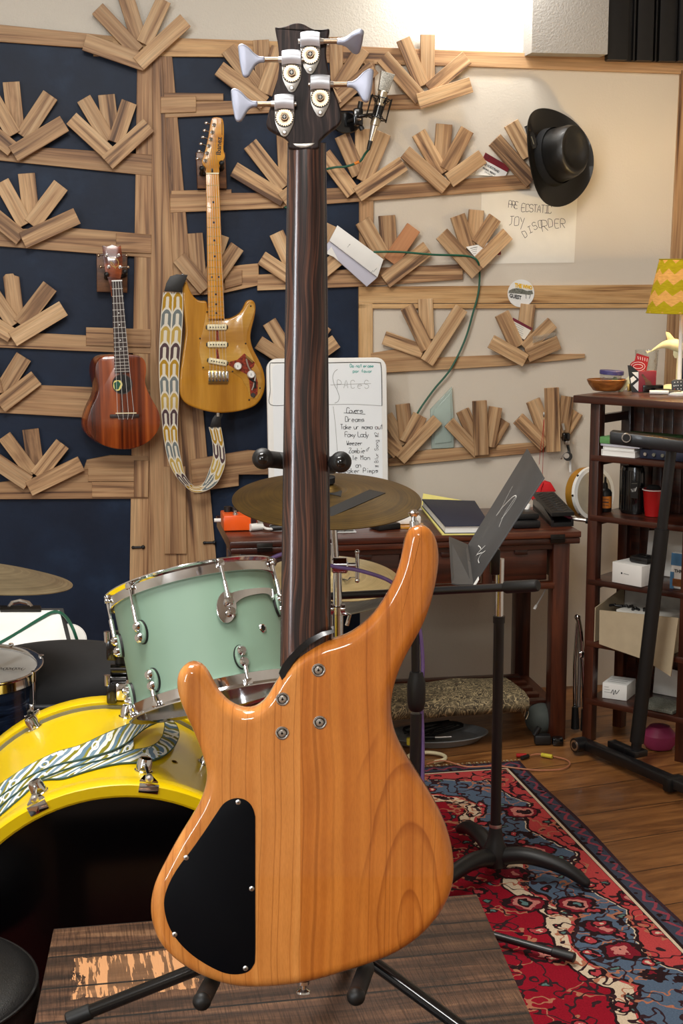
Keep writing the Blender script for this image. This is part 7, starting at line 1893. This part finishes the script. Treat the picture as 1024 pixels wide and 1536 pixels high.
    b = B(); q = [up_at(p, x, y) for x, y in [(915, 450), (935, 438), (1060, 430), (1070, 570), (940, 580), (918, 560)]]; b.prism(q, nK * .02, M['stand_grey'], bev=.002); mk('housing', b, root)
    for x, y, m in ((946, 460, 'white'), (975, 457, 'white'), (940, 492, 'white'), (958, 490, 'white'), (978, 488, 'white'), (945, 522, 'red'), (975, 520, 'white'), (1005, 455, 'white'), (1006, 488, 'white'), (1006, 520, 'white')):
        b = B(); c = up_at(p, x, y) - nK * .001; b.box(c, (.0032 * 1.0, .003, .0032), M[m], (Z.cross(nK), nK, Z), bev=.0008); mk('key', b, root)
    # dolphin
    p = tp(960, 555) + KY * .05; root = thing('dolphin_figurine', 'pale yellow leaping dolphin figurine on a stand beside the lamp', 'figurine', p); nK = V((p.x, p.y, 0)).normalized(); sK = Z.cross(-nK)
    d = lambda x, y: up_at(p, x, y)
    pts = [d(683, 182), (d(730, 165)), d(800, 125), d(860, 105), d(930, 105), d(1000, 125), d(1060, 165), d(1090, 190), d(1120, 215)]
    sc_ = (d(900, 100) - d(800, 100)).length / 100
    rs = [3, 7, 20, 38, 56, 62, 50, 24, 10]
    b = B(); Pp = cr(pts, 4); Rr = []
    for i in range(len(Pp)):
        t = i / 4; k = min(int(t), len(rs) - 2); Rr.append((rs[k] + (rs[k + 1] - rs[k]) * (t - k)) * sc_)
    b.tube(Pp, Rr, M['dolphin'], 18); mk('body', b, root, 60)
    for nm, q in (('dorsal_fin', [(880, 60), (862, 0), (865, -15), (900, -5), (940, 45), (950, 65)]), ('flipper', [(935, 150), (930, 200), (945, 230), (980, 238), (1010, 215), (1000, 160)]), ('tail_fluke', [(683, 182), (676, 160), (690, 172), (720, 160), (712, 178), (690, 192)])):
        b = B(); b.prism([d(x, y) + nK * .004 for x, y in q], -nK * .008, M['dolphin'], bev=.002, both=True); mk(nm, b, root)
    b = B(); b.tube([d(985, 210), d(978, 330), d(968, 560)], .0055, M['dolphin'], 12); mk('post', b, root)
    b = B(); c = p - Z * 0; b.lathe([(0, .022), (.02, .020), (.042, .008), (.046, .0), (0, 0)], V((d(900, 540).x, d(900, 540).y, top)), Z, M['dolphin'], 28, 1.2, .7); mk('base', b, root)
    # lamp
    c = V((at_y(1021, 500, 4.55).x, 4.55, top)); root = thing('table_lamp', 'table lamp with yellow-green chevron fabric shade glowing on the bookcase', 'lamp', c)
    zt = at_y(1017, 389, 4.55).z; zb = at_y(1017, 469, 4.55).z; rb = (at_y(1017, 468, 4.45) - at_y(968, 468, 4.45)).length; rt = (at_y(1017, 388, 4.45) - at_y(984, 388, 4.45)).length
    rt = .070; rb = .103
    b = B(); b.lathe([(rb, zb), (rt, zt)], V((c.x, c.y, 0)), Z, M['shade'], 64); sh = mk('lamp_shade', b, root, 60)
    b = B()
    for r_, z_ in ((rb, zb), (rt, zt)): b.tube([V((c.x + math.cos(2 * PI * i / 48) * r_, c.y + math.sin(2 * PI * i / 48) * r_, z_)) for i in range(48)], .0018, M['shade'], 6, closed=True)
    for a in (0, 2.1, 4.2): b.tube([V((c.x, c.y, zt - .01)), V((c.x + math.cos(a) * rt, c.y + math.sin(a) * rt, zt))], .0012, M['nickel'], 6)
    mk('shade_rim', b, sh)
    b = B(); b.lathe([(0, 0), (.036, 0), (.036, .006), (.012, .012), (.0065, .025), (.006, zb - top + .02), (.012, zb - top + .03), (.012, zt - top - .034), (0, zt - top - .034)], c, Z, M['white'], 28); mk('stem', b, root)
    b = B(); b.ball(V((c.x, c.y, zt - .018)), .018, M['bulb'], 16); mk('bulb', b, root)
    l = bpy.data.lights.new('lamp_bulb_light', 'POINT'); l.energy = 38.0; l.color = (1.0, .70, .33); l.shadow_soft_size = .021
    lo = bpy.data.objects.new('lamp_bulb_light', l); COL.objects.link(lo); lo.location = (c.x, c.y, zt - .018)
    # dark blue block behind lamp stem
    p = tp(1010, 440) ; b = B(); q = [up_at(p, x, y) for x, y in [(996, 235), (1080, 235), (1080, 430), (992, 430)]]; nK = V((p.x, p.y, 0)).normalized(); pz = [V((v.x, v.y, max(v.z, top))) for v in q]; b.prism([q[0], q[1], V((q[2].x, q[2].y, top)), V((q[3].x, q[3].y, top))], nK * .02, M['navy_book'], bev=.001); o = mk('blue_book', b); tag(o, 'dark blue book standing behind the lamp stem', 'book')
    # ---- shelf 1 (books, devices)
    z = SHZ[4] + .001
    s1 = lambda x, y, zz_: at_z(*K(x, y), zz_)
    def slab_book(x0, x1, y0, y1, zb_, h, mat, name, lab, cat='book', pages=True):
        root = thing(name, lab, cat, kq((x0 + x1) / 2, (y0 + y1) / 2, zb_)); b = B()
        c_ = kq((x0 + x1) / 2, (y0 + y1) / 2, zb_ + h / 2)
        if pages:
            b.box(c_ + Z * (h / 2 - .001), (x1 - x0, y1 - y0, .002), M[mat], ax); b.box(c_ - Z * (h / 2 - .001), (x1 - x0, y1 - y0, .002), M[mat], ax); b.box(kq(x0 + .001, (y0 + y1) / 2, zb_ + h / 2), (.002, y1 - y0, h), M[mat], ax); mk('cover', b, root)
            b = B(); b.box(c_ + KX * .001, (x1 - x0 - .004, y1 - y0 - .004, h - .0042), M['white_paper'], ax); mk('pages', b, root)
        else: b.box(c_, (x1 - x0, y1 - y0, h), M[mat], ax, bev=.002); mk('body', b, root)
        return root
    slab_book(.038, .15, .005, .19, z, .018, 'white_paper', 'paperback_book', 'thick white paperback at the bottom of the bookcase pile')
    slab_book(.042, .145, .008, .19, z + .0185, .010, 'white_paper', 'paperback_book', 'thin white booklet in the middle of the bookcase pile')
    slab_book(.036, .165, .003, .19, z + .029, .006, 'lilac', 'paperback_book', 'pale lilac booklet right under the green book')
    slab_book(.034, .20, .0, .20, z + .0355, .02, 'green_book', 'green_book', 'green book on top of the bookcase pile', pages=False)
    r_ = slab_book(.16, .30, .015, .19, z, .028, 'navy_book', 'audio_interface', 'dark blue audio interface box beside the pile of books', 'audio interface', False)
    for i in range(4): b = B(); q = kq(.18 + .028 * i, .0145, z + .014); b.cyl(q, q - KY * .006, .005, M['nickel'] if i == 0 else M['stripe'], seg=14); mk('knob', b, r_)
    b = B(); q0 = s1(690, 915, z + .057); q1 = s1(880, 945, z + .04); b.tube(cr([q0, q0 + V((.012, 0, .028)), (q0 + q1) / 2 + V((0, 0, .032)), q1 + V((-.006, 0, .022)), q1], 5), .0022, M['white'], 8); b.ball(q0 + V((.085, -.01, .0)), .005, M['nickel'], 10); o = mk('white_cable', b); tag(o, 'white cable arching over the green book on the bookcase', 'cable')
    # ---- shelf 2
    z = SHZ[3] + .001; Hh = zz(724, 380); D2 = zz(724, 700)
    p = at_z(*Hh(622, 1320), z); root = thing('glue_bottle', 'small black bottle with orange label on the bookcase shelf', 'bottle', p)
    b = B(); b.lathe([(0, 0), (.019, 0), (.021, .003), (.021, .058), (.016, .066), (.009, .070), (.008, .080), (.0075, .084), (.004, .088), (.0028, .104), (0, .105)], p, Z, M['black'], 28); mk('bottle_body', b, root)
    b = B(); b.lathe([(.0213, .012), (.0213, .048)], p, Z, M['orange_label'], 28); n_ = (CAM - p).normalized(); s_ = Z.cross(n_).normalized(); nf = s_.cross(Z)
    for i in range(3): q = p - nf * 0 + Z * (.040 - .009 * i); polyline_ink(b, [q + nf * -.0 + (n_ - Z * n_.z).normalized() * .0219 - s_ * .012, q + (n_ - Z * n_.z).normalized() * .0222, q + (n_ - Z * n_.z).normalized() * .0219 + s_ * .012], .003 if i == 1 else .0015, M['ink'], n_)
    mk('label', b, root)
    p = at_z(*Hh(735, 1335), z) + KY * .03; root = thing('black_pouch', 'tall shiny black pouch with white lettering on the bookcase shelf', 'pouch', p)
    b = B(); b.lathe([(0, .0), (.030, .0), (.034, .01), (.035, .07), (.034, .125), (.030, .140), (0, .142)], p, Z, M['black_gloss'], 22, 1.15, .7, ux=KX); mk('pouch_body', b, root)
    b = B()
    for i in range(6): q = p + KX * (-.03 + .008 * i) - KY * (.0235 - .0012 * (i - 3) ** 2 * .2); b.tube([q + Z * .01, q + Z * .13], .0016, M['black_gloss'], 6)
    mk('creases', b, root)
    b = B(); q = p + KX * .022 - KY * .0275 + Z * .075; b.box(q, (.024, .001, .05), M['black'], ax); text(b, 'VIPUR', q - KX * .011 - KY * .001 - Z * .004, (KX + Z * .35).normalized(), (Z - KX * .35).normalized(), .010, M['white']) if False else polyline_ink(b, [q - KX * .010 - KY * .001 + Z * .002, q - KX * .006 - KY * .001 - Z * .007, q - KX * .003 - KY * .001 + Z * .004, q - KX * .001 - KY * .001 - Z * .006, q + KX * .003 - KY * .001 + Z * .006, q + KX * .004 - KY * .001 - Z * .004, q + KX * .008 - KY * .001 + Z * .009], .0018, M['white'], -KY); polyline_ink(b, [q - KX * .009 - KY * .001 + Z * .018, q + KX * .009 - KY * .001 + Z * .020], .0012, M['stripe'], -KY); mk('label', b, root)
    p = at_z(*Hh(870, 1345), z) ; root = thing('red_cup', 'red plastic cup with white inside on the bookcase shelf', 'cup', p)
    b = B(); b.lathe([(0, .001), (.0235, .001), (.026, .02), (.0265, .022), (.0312, .078), (.0335, .08), (.0305, .082), (.028, .06), (.0225, .004), (0, .004)], p, Z, M['red'], 40); mk('cup_body', b, root)
    b = B(); b.lathe([(.030, .081), (.0338, .081), (.0338, .0785)], p, Z, M['white'], 40); mk('rim', b, root)
    b = B(); b.lathe([(0, .095), (.015, .092), (.026, .078), (.024, .06), (0, .06)], p, Z, M['black_cloth'], 20); o = mk('black_stuffing', b); tag(o, 'black crumpled cloth stuffed in the red cup', 'cloth')
    # ---- shelf 3: white box with black device, paper, blue bag
    z = SHZ[2] + .001
    a0, a1 = at_z(*D2(660, 590), z), at_z(*D2(810, 618), z); w_ = (a1 - a0); wl = w_.length; wd = w_.normalized(); bk = Z.cross(wd)
    root = thing('white_box', 'square white gadget box on the bookcase shelf', 'box', (a0 + a1) / 2 + bk * .05)
    b = B(); b.box((a0 + a1) / 2 + bk * .055 + Z * .031, (wl, .11, .062), M['white'], (wd, bk, Z), bev=.0012); bx = mk('box_body', b, root)
    b = B(); q = a0 + wd * wl * .33 - bk * .0008 + Z * .032; b.lathe([(0, 0), (.003, 0)], q, -bk, M['ink'], 12); polyline_ink(b, [q + wd * .007, q + wd * .026 - Z * .001], .002, M['ink_faint'], -bk); mk('logo_print', b, bx)
    root = thing('black_device', 'small black device lying on top of the white box', 'device', (a0 + a1) / 2 + bk * .05 + Z * .0625)
    c_ = (a0 + a1) / 2 + bk * .055 + wd * .02 + Z * .073; b = B(); b.box(c_, (.066, .06, .019), M['black'], (wd, bk, Z), bev=.006); b.box(c_ + Z * .010, (.03, .02, .003), M['black_gloss'], (wd, bk, Z), bev=.001); b.box(c_ - bk * .0305, (.02, .002, .004), M['dark_metal'], (wd, bk, Z)); mk('housing', b, root)
    b = B(); q0 = kq(.11, KD - .03, z + .06); b.prism([kq(.10, KD - .035, z), kq(.25, KD - .035, z), kq(.25, KD - .02, z + .15), kq(.10, KD - .02, z + .13)], KY * .001, M['white_paper']); o = mk('white_paper', b); tag(o, 'white sheet of paper standing at the back of the shelf behind the white box', 'paper')
    P5 = at_z(*D2(985, 600), z); P5 = kq(.262, .03, z); root = thing('snack_pouch', 'blue and white snack pouch at the right end of the shelf beside the white box', 'pouch', P5 + KX * .03)
    b = B(); b.prism([P5, P5 + KX * .075, P5 + KX * .072 + Z * .105, P5 + KX * .003 + Z * .105], KY * .03, M['white'], bev=.006, both=True); mk('pouch_body', b, root)
    b = B(); b.prism([P5 + KX * .003 + Z * .07 - KY * .0008, P5 + KX * .073 + Z * .07 - KY * .0008, P5 + KX * .071 + Z * .106 - KY * .0008, P5 + KX * .004 + Z * .106 - KY * .0008], KY * .0006, M['blue_bag']); b.box(P5 + KX * .035 + Z * .02 - KY * .001, (.05, .0006, .022), M['bowl'], ax); b.box(P5 + KX * .008 + Z * .025 - KY * .0008, (.012, .0008, .05), M['blue_bag'], ax); mk('colour_print', b, root)
    b = B(); text(b, 'THR', P5 + KX * .015 + Z * .050 - KY * .002, KX, Z, .013, M['ink'], bold=.0004); mk('lettering', b, root)
    # ---- shelf 4: tan carton
    z = SHZ[1] + .001
    A0, A1 = kpt(*D2(565, 960), 'y', -.035), kpt(*D2(965, 1055), 'y', -.035)
    root = thing('cardboard_carton', 'open tan carton overflowing the front of a bookcase shelf', 'carton', kq(.17, .08, z))
    x0, x1 = (A0 - KO).dot(KX), (A1 - KO).dot(KX); x0 = max(x0, -.002); x1 = min(max(x1, .27), .33)
    cz_ = lambda x, y, h: kq(x, y, z + h)
    b = B(); b.prism([cz_(x0, .0 - .006, .10), cz_(x1, -.006, .115), cz_(x1 - .005, -.03, -.055), cz_(x1 - .09, -.03, -.02), cz_(x0 + .01, -.02, .0)], KY * .004, M['tan_card']); mk('front_flap', b, root)
    b = B(); b.box(cz_((x0 + x1) / 2 + .01, .09, .003), (x1 - x0 - .08, .16, .004), M['inner_card'], ax); b.prism([cz_(.037, .165, 0), cz_(x1 - .03, .165, 0), cz_(x1 - .03, .175, .16), cz_(.037, .175, .16)], KY * .003, M['inner_card']); b.prism([cz_(.036, .165, 0), cz_(.036, .165, .14), cz_(.036, -.004, .105), cz_(.036, -.004, 0)], KX * .003, M['tan_card']); b.prism([cz_(x1 - .026, .165, 0), cz_(x1 - .026, .165, .12), cz_(x1 - .026, -.004, .09), cz_(x1 - .026, -.004, 0)], KX * .003, M['tan_card']); mk('tray', b, root)
    b = B(); b.prism([cz_(.0365, .16, .14), cz_(x1 - .03, .165, .14), cz_(x1 - .035, .12, .168), cz_(.06, .11, .175)], KY * .002 - Z * .002, M['tan_card']); mk('lid_flap', b, root)
    b = B(); r3 = random.Random(3)
    b.box(cz_((x0 + x1) / 2, .07, .055), (x1 - x0 - .09, .11, .10), M['inner_card'], ax); mk('paper_filling', b, root)
    for i in range(8):
        b = B(); q = cz_(.07 + i * .017 + r3.uniform(-.004, .004), .03 + r3.uniform(-.01, .03), .109); a = r3.uniform(0, 3); u_ = KX * math.cos(a) + KY * math.sin(a); b.cyl(q - u_ * .009, q + u_ * .009, .004, M['black'], seg=8); b.ball(q + u_ * .009, .0052, M['black_gloss'], 8); o = mk('black_fitting', b); tag(o, 'small black fitting lying in the tan carton', 'fitting', 'black fittings in the tan carton')
    # ---- shelf 5
    z = SHZ[0] + .001
    a0, a1 = at_z(*D2(610, 1183), z), at_z(*D2(735, 1200), z); wl = (a1 - a0).length; wd = (a1 - a0).normalized(); bk = Z.cross(wd)
    root = thing('lettered_box', 'small white box with black script on the lowest bookcase shelf', 'box', (a0 + a1) / 2 + bk * .04); b = B(); b.box((a0 + a1) / 2 + bk * .045 + Z * .024, (wl, .09, .048), M['white_paper'], (wd, bk, Z), bev=.001); bx = mk('box_body', b, root)
    b = B(); q = a0 + wd * wl * .36 - bk * .0008 + Z * .018; polyline_ink(b, cr([q, q + wd * .006 + Z * .012, q + wd * .008 - Z * .004, q + wd * .014 + Z * .012, q + wd * .016, q + wd * .026 + Z * .014], 4), .0016, M['ink'], -bk)
    for i in range(3): polyline_ink(b, [a0 + wd * .006 - bk * .0008 + Z * (.036 - .008 * i), a0 + wd * (.02 + .004 * i) - bk * .0008 + Z * (.036 - .008 * i)], .0012, M['ink_faint'], -bk); polyline_ink(b, [a0 + wd * .01 + bk * (.02 + .02 * i) + Z * .0488, a0 + wd * (wl - .01) + bk * (.02 + .02 * i) + Z * .0488], .003, M['ink_faint'], Z)
    mk('script_print', b, bx)
    p = at_z(*D2(905, 1222), z); b = B(); b.box(kq(.24, .06, z + .006), (.12, .11, .010), M['sticker_photo'], ax, bev=.001); o = mk('printed_booklet', b); tag(o, 'printed booklet in clear wrap lying on the lowest bookcase shelf', 'booklet')
    b = B(); b.prism([kq(.14, .18, z), kq(.30, .18, z), kq(.30, .19, z + .075), kq(.14, .19, z + .085)], KY * .001, M['white_paper']); o = mk('white_note', b); tag(o, 'white note paper standing at the back of the lowest bookcase shelf', 'paper')
    b = B(); q = kq(.22, .08, .0); b.lathe([(0, .075), (.03, .07), (.05, .045), (.05, .02), (.04, .004), (0, .003)], V((q.x, q.y, 0)), Z, M['pink'], 24); o = mk('pink_bag', b); tag(o, 'magenta round bag on the floor under the bookcase', 'bag')

def keyboard_stand():
    f0, f1 = at_z(868, 1112, .03), at_z(1040, 1186, .03); d = (f1 - f0).normalized(); sd = Z.cross(d)
    root = thing('adjustable_stand', 'black tubular adjustable stand with slanted column in front of the bookcase', 'stand', (f0 + f1) / 2 - Z * .03)
    b = B(); b.box((f0 + f1) / 2, ((f1 - f0).length, .035, .028), M['black_paint'], (d, sd, Z), bev=.004); bb = mk('base_bar', b, root)
    b = B(); q = at_z(879, 1117, .034) - sd * .012; q = f0 + d * .03 - sd * .02; b.cyl(q - sd * .02 + Z * .002, q + sd * .012 + Z * .002, .022, M['black_paint'], seg=24); b.cyl(q - sd * .0215 + Z * .002, q - sd * .02 + Z * .002, .016, M['nickel'], seg=24); b.cyl(q - sd * .023 + Z * .002, q - sd * .02 + Z * .002, .010, M['black_paint'], seg=20); mk('wheel', b, root)
    b = B(); e = at_z(1015, 1172, .03); b.box(e - sd * .01 - Z * .004, (.03, .06, .04), M['rubber'], (d, sd, Z), bev=.006); mk('rubber_foot', b, root)
    bt = at_z(953, 1128, .045); yb = bt.y
    tp_ = at_y(1007, 672, yb); mid = at_y(985, 800, yb); m0 = at_y(955, 1105, yb)
    ax_ = (tp_ - bt).normalized()
    b = B(); b.tube([bt + ax_ * .03, bt + ax_ * ((tp_ - bt).length * .74)], .0205, M['rubber'], 26); mk('outer_column', b, root)
    b = B(); b.tube([bt, tp_], .0152, M['black_paint'], 22); mk('inner_column', b, root)
    b = B(); b.box(bt - Z * .004 - d * .06, (.10, .03, .02), M['black_paint'], (d, sd, Z), bev=.003); b.box(bt, (.05, .05, .02), M['black_paint'], (d, sd, Z), bev=.003); mk('foot_plate', b, root)
    a0 = at_y(916, 655, yb + .02); a1 = at_y(1050, 672, yb - .06); da = (a1 - a0).normalized(); sa = Z.cross(da)
    b = B(); b.box((a0 + a1) / 2, ((a1 - a0).length, .05, .036), M['black_paint'], (da, sa, Z), bev=.004); mk('top_arm', b, root)
    q = at_y(939, 656, yb - .015); b = B(); nn = (CAM - q); nn.z = 0; nn.normalize(); b.cyl(q - nn * .02, q + nn * .014, .0125, M['black'], seg=26, bev=.002); b.lathe([(.0125, .0), (.0135, .002), (.0125, .004), (.009, .004)], q + nn * .010, nn, M['nickel'], 26); mk('knob', b, root)

# ---------------------------------------------------------------- floor things
def rug():
    C0 = at_z(779, 1143, 0); C0.z = 0; r1 = at_z(1024, 1388, 0); l1 = at_z(640, 1161, 0)
    e = (r1 - C0).normalized(); f = (l1 - C0); f = (f - e * f.dot(e)).normalized()
    b = B(); P = [C0, C0 + e * 2.7, C0 + e * 2.7 + f * 1.75, C0 + f * 1.75]
    for p in P: p.z = .010
    N1, N2 = 60, 40; vs, gs, fs = [], [], []
    for i in range(N1 + 1):
        for j in range(N2 + 1):
            u_, w_ = 2.7 * i / N1, 1.75 * j / N2
            q = C0 + e * (u_) + f * (w_ + (.004 * math.sin(u_ * 9) if j == 0 else 0)); vs.append(V((q.x, q.y, .0042 + .0012 * math.sin(u_ * 7) * math.sin(w_ * 5)))); gs.append((u_, w_, 0))
    for i in range(N1):
        for j in range(N2):
            a = i * (N2 + 1) + j; fs.append([a, a + N2 + 1, a + N2 + 2, a + 1])
    # rim down to the floor
    ring = [(i, 0) for i in range(N1 + 1)] + [(N1, j) for j in range(1, N2 + 1)] + [(i, N2) for i in range(N1 - 1, -1, -1)] + [(0, j) for j in range(N2 - 1, 0, -1)]
    base = len(vs)
    for i, j in ring: k = i * (N2 + 1) + j; vs.append(V((vs[k].x, vs[k].y, .0005))); gs.append(gs[k])
    m = len(ring)
    for t in range(m):
        k0 = ring[t][0] * (N2 + 1) + ring[t][1]; k1 = ring[(t + 1) % m][0] * (N2 + 1) + ring[(t + 1) % m][1]
        fs.append([k0, k1, base + (t + 1) % m, base + t])
    b.add(vs, fs, M['rug'], gcos=gs)
    root = thing('persian_rug', 'red and blue patterned Persian rug lying on the wooden floor', 'rug', V((C0.x, C0.y, 0)))
    mk('pile', b, root, 60)
    b = B()
    for i in range(150):
        q = C0 + f * (i * .0115); s = V((q.x, q.y, .006)); r_ = rnd.uniform(-.004, .004)
        b.tube([s, s - e * .012 + f * r_ + Z * -.003], .0022, M['cream'], 5, cap=False)
    o = mk('fringe', b, root); o['kind'] = 'stuff'
    # copper lead with red and yellow clips
    P = lambda px, py, h=.006: at_z(px, py, h)
    pts = [P(640, 1146, .014), P(665, 1141, .014), P(700, 1150, .014), P(745, 1149, .014), P(800, 1155, .006), P(840, 1154), P(854, 1147), P(850, 1140), P(836, 1136), P(822, 1133), P(806, 1131, .008), P(795, 1133, .008)]
    root = thing('test_lead', 'thin copper lead with red and yellow clips on the floor beside the rug corner', 'cable', P(820, 1145, 0))
    b = B(); b.tube(cr(pts, 6), .0022, M['copper_wire'], 8); mk('wire', b, root)
    b = B(); q0, q1 = P(812, 1132, .009), P(828, 1135, .009); b.cyl(q0, q1, .006, M['yellow_plastic'], seg=10); mk('yellow_clip', b, root)
    b = B(); q0, q1 = P(774, 1133, .010), P(789, 1133, .010); b.cyl(q0, q1, .006, M['red'], seg=10); b.cyl(P(782, 1137, .008), P(792, 1134, .008), .006, M['black'], seg=10); mk('red_clip', b, root)

def lights():
    def area(nm, loc, tgt, sx, sy, e, col):
        l = bpy.data.lights.new(nm, 'AREA'); l.shape = 'RECTANGLE'; l.size = sx; l.size_y = sy; l.energy = e; l.color = col
        o = bpy.data.objects.new(nm, l); COL.objects.link(o); o.location = loc
        o.rotation_euler = (V(tgt) - V(loc)).to_track_quat('-Z', 'Y').to_euler(); return o
    area('ceiling_light_room', (-.5, 2.3, 2.70), (-.4, 2.6, 0), .9, .9, 58, (1.0, .97, .92))
    area('ceiling_light_back', (.2, 3.3, 2.70), (.2, 3.9, 0), .9, .4, 10, (1.0, .96, .9))
    area('ceiling_light_front', (-.4, -.5, 2.70), (-.2, .6, 0), .8, .6, 54, (1.0, .98, .95))
    area('window_daylight', (-2.44, -.6, 1.65), (.2, 2.2, 1.1), .5, 1.5, 66, (.88, .94, 1.0))
    q = wp(716, -90, .16)
    area('added_wall_patch_light', (q.x, q.y, q.z), wp(722, 30, 0), .25, .05, 5.0, (1.0, .98, .94))  # unseen light added above the frame to make the bright wall patch
    w = bpy.data.worlds.new('room_world'); SC.world = w; w.use_nodes = True
    bg = w.node_tree.nodes['Background']; bg.inputs[0].default_value = (.9, .93, 1, 1); bg.inputs[1].default_value = .15

def main():
    build_materials()
    M['gold_rim'] = plain('golden_drum_rim', (176, 126, 40), .35, .3)
    t = NT('lamp_bulb'); t.t.nodes.remove(t.p); e = t.n('ShaderNodeEmission'); e.inputs[0].default_value = lin((255, 214, 150)); e.inputs[1].default_value = 6; t.l(e.outputs[0], t.out.inputs[0]); M['bulb'] = t.m
    room(); rails(); slat_fans(); black_panel()
    rug(); bass(); stand(); table(); stool()
    c, a, r = bass_drum(); tom(); snare(); throne(); cymbals(); drum_strap(c, a, r); clipboard()
    boom_stand(); music_stand()
    amber_guitar(); ukulele(); wall_bits(); hat()
    desk(); desk_items(); under_desk(); bookcase(); case_items(); keyboard_stand()
    lights()
    cam = bpy.data.cameras.new('camera'); co = bpy.data.objects.new('camera', cam); COL.objects.link(co)
    co.location = CAM; co.rotation_euler = (PI / 2 - TILT, 0, 0)
    cam.sensor_fit = 'VERTICAL'; cam.sensor_height = 36; cam.lens = 36 * FPX / 1536; cam.clip_start = .05
    pass
    SC.camera = co
    for o in bpy.data.objects:
        if '_w' in o: del o['_w']
    SC.view_settings.view_transform = 'Standard'; SC.view_settings.look = 'None'; SC.view_settings.gamma = 1; SC.view_settings.exposure = 0.0; SC.view_settings.use_curve_mapping = False
main()
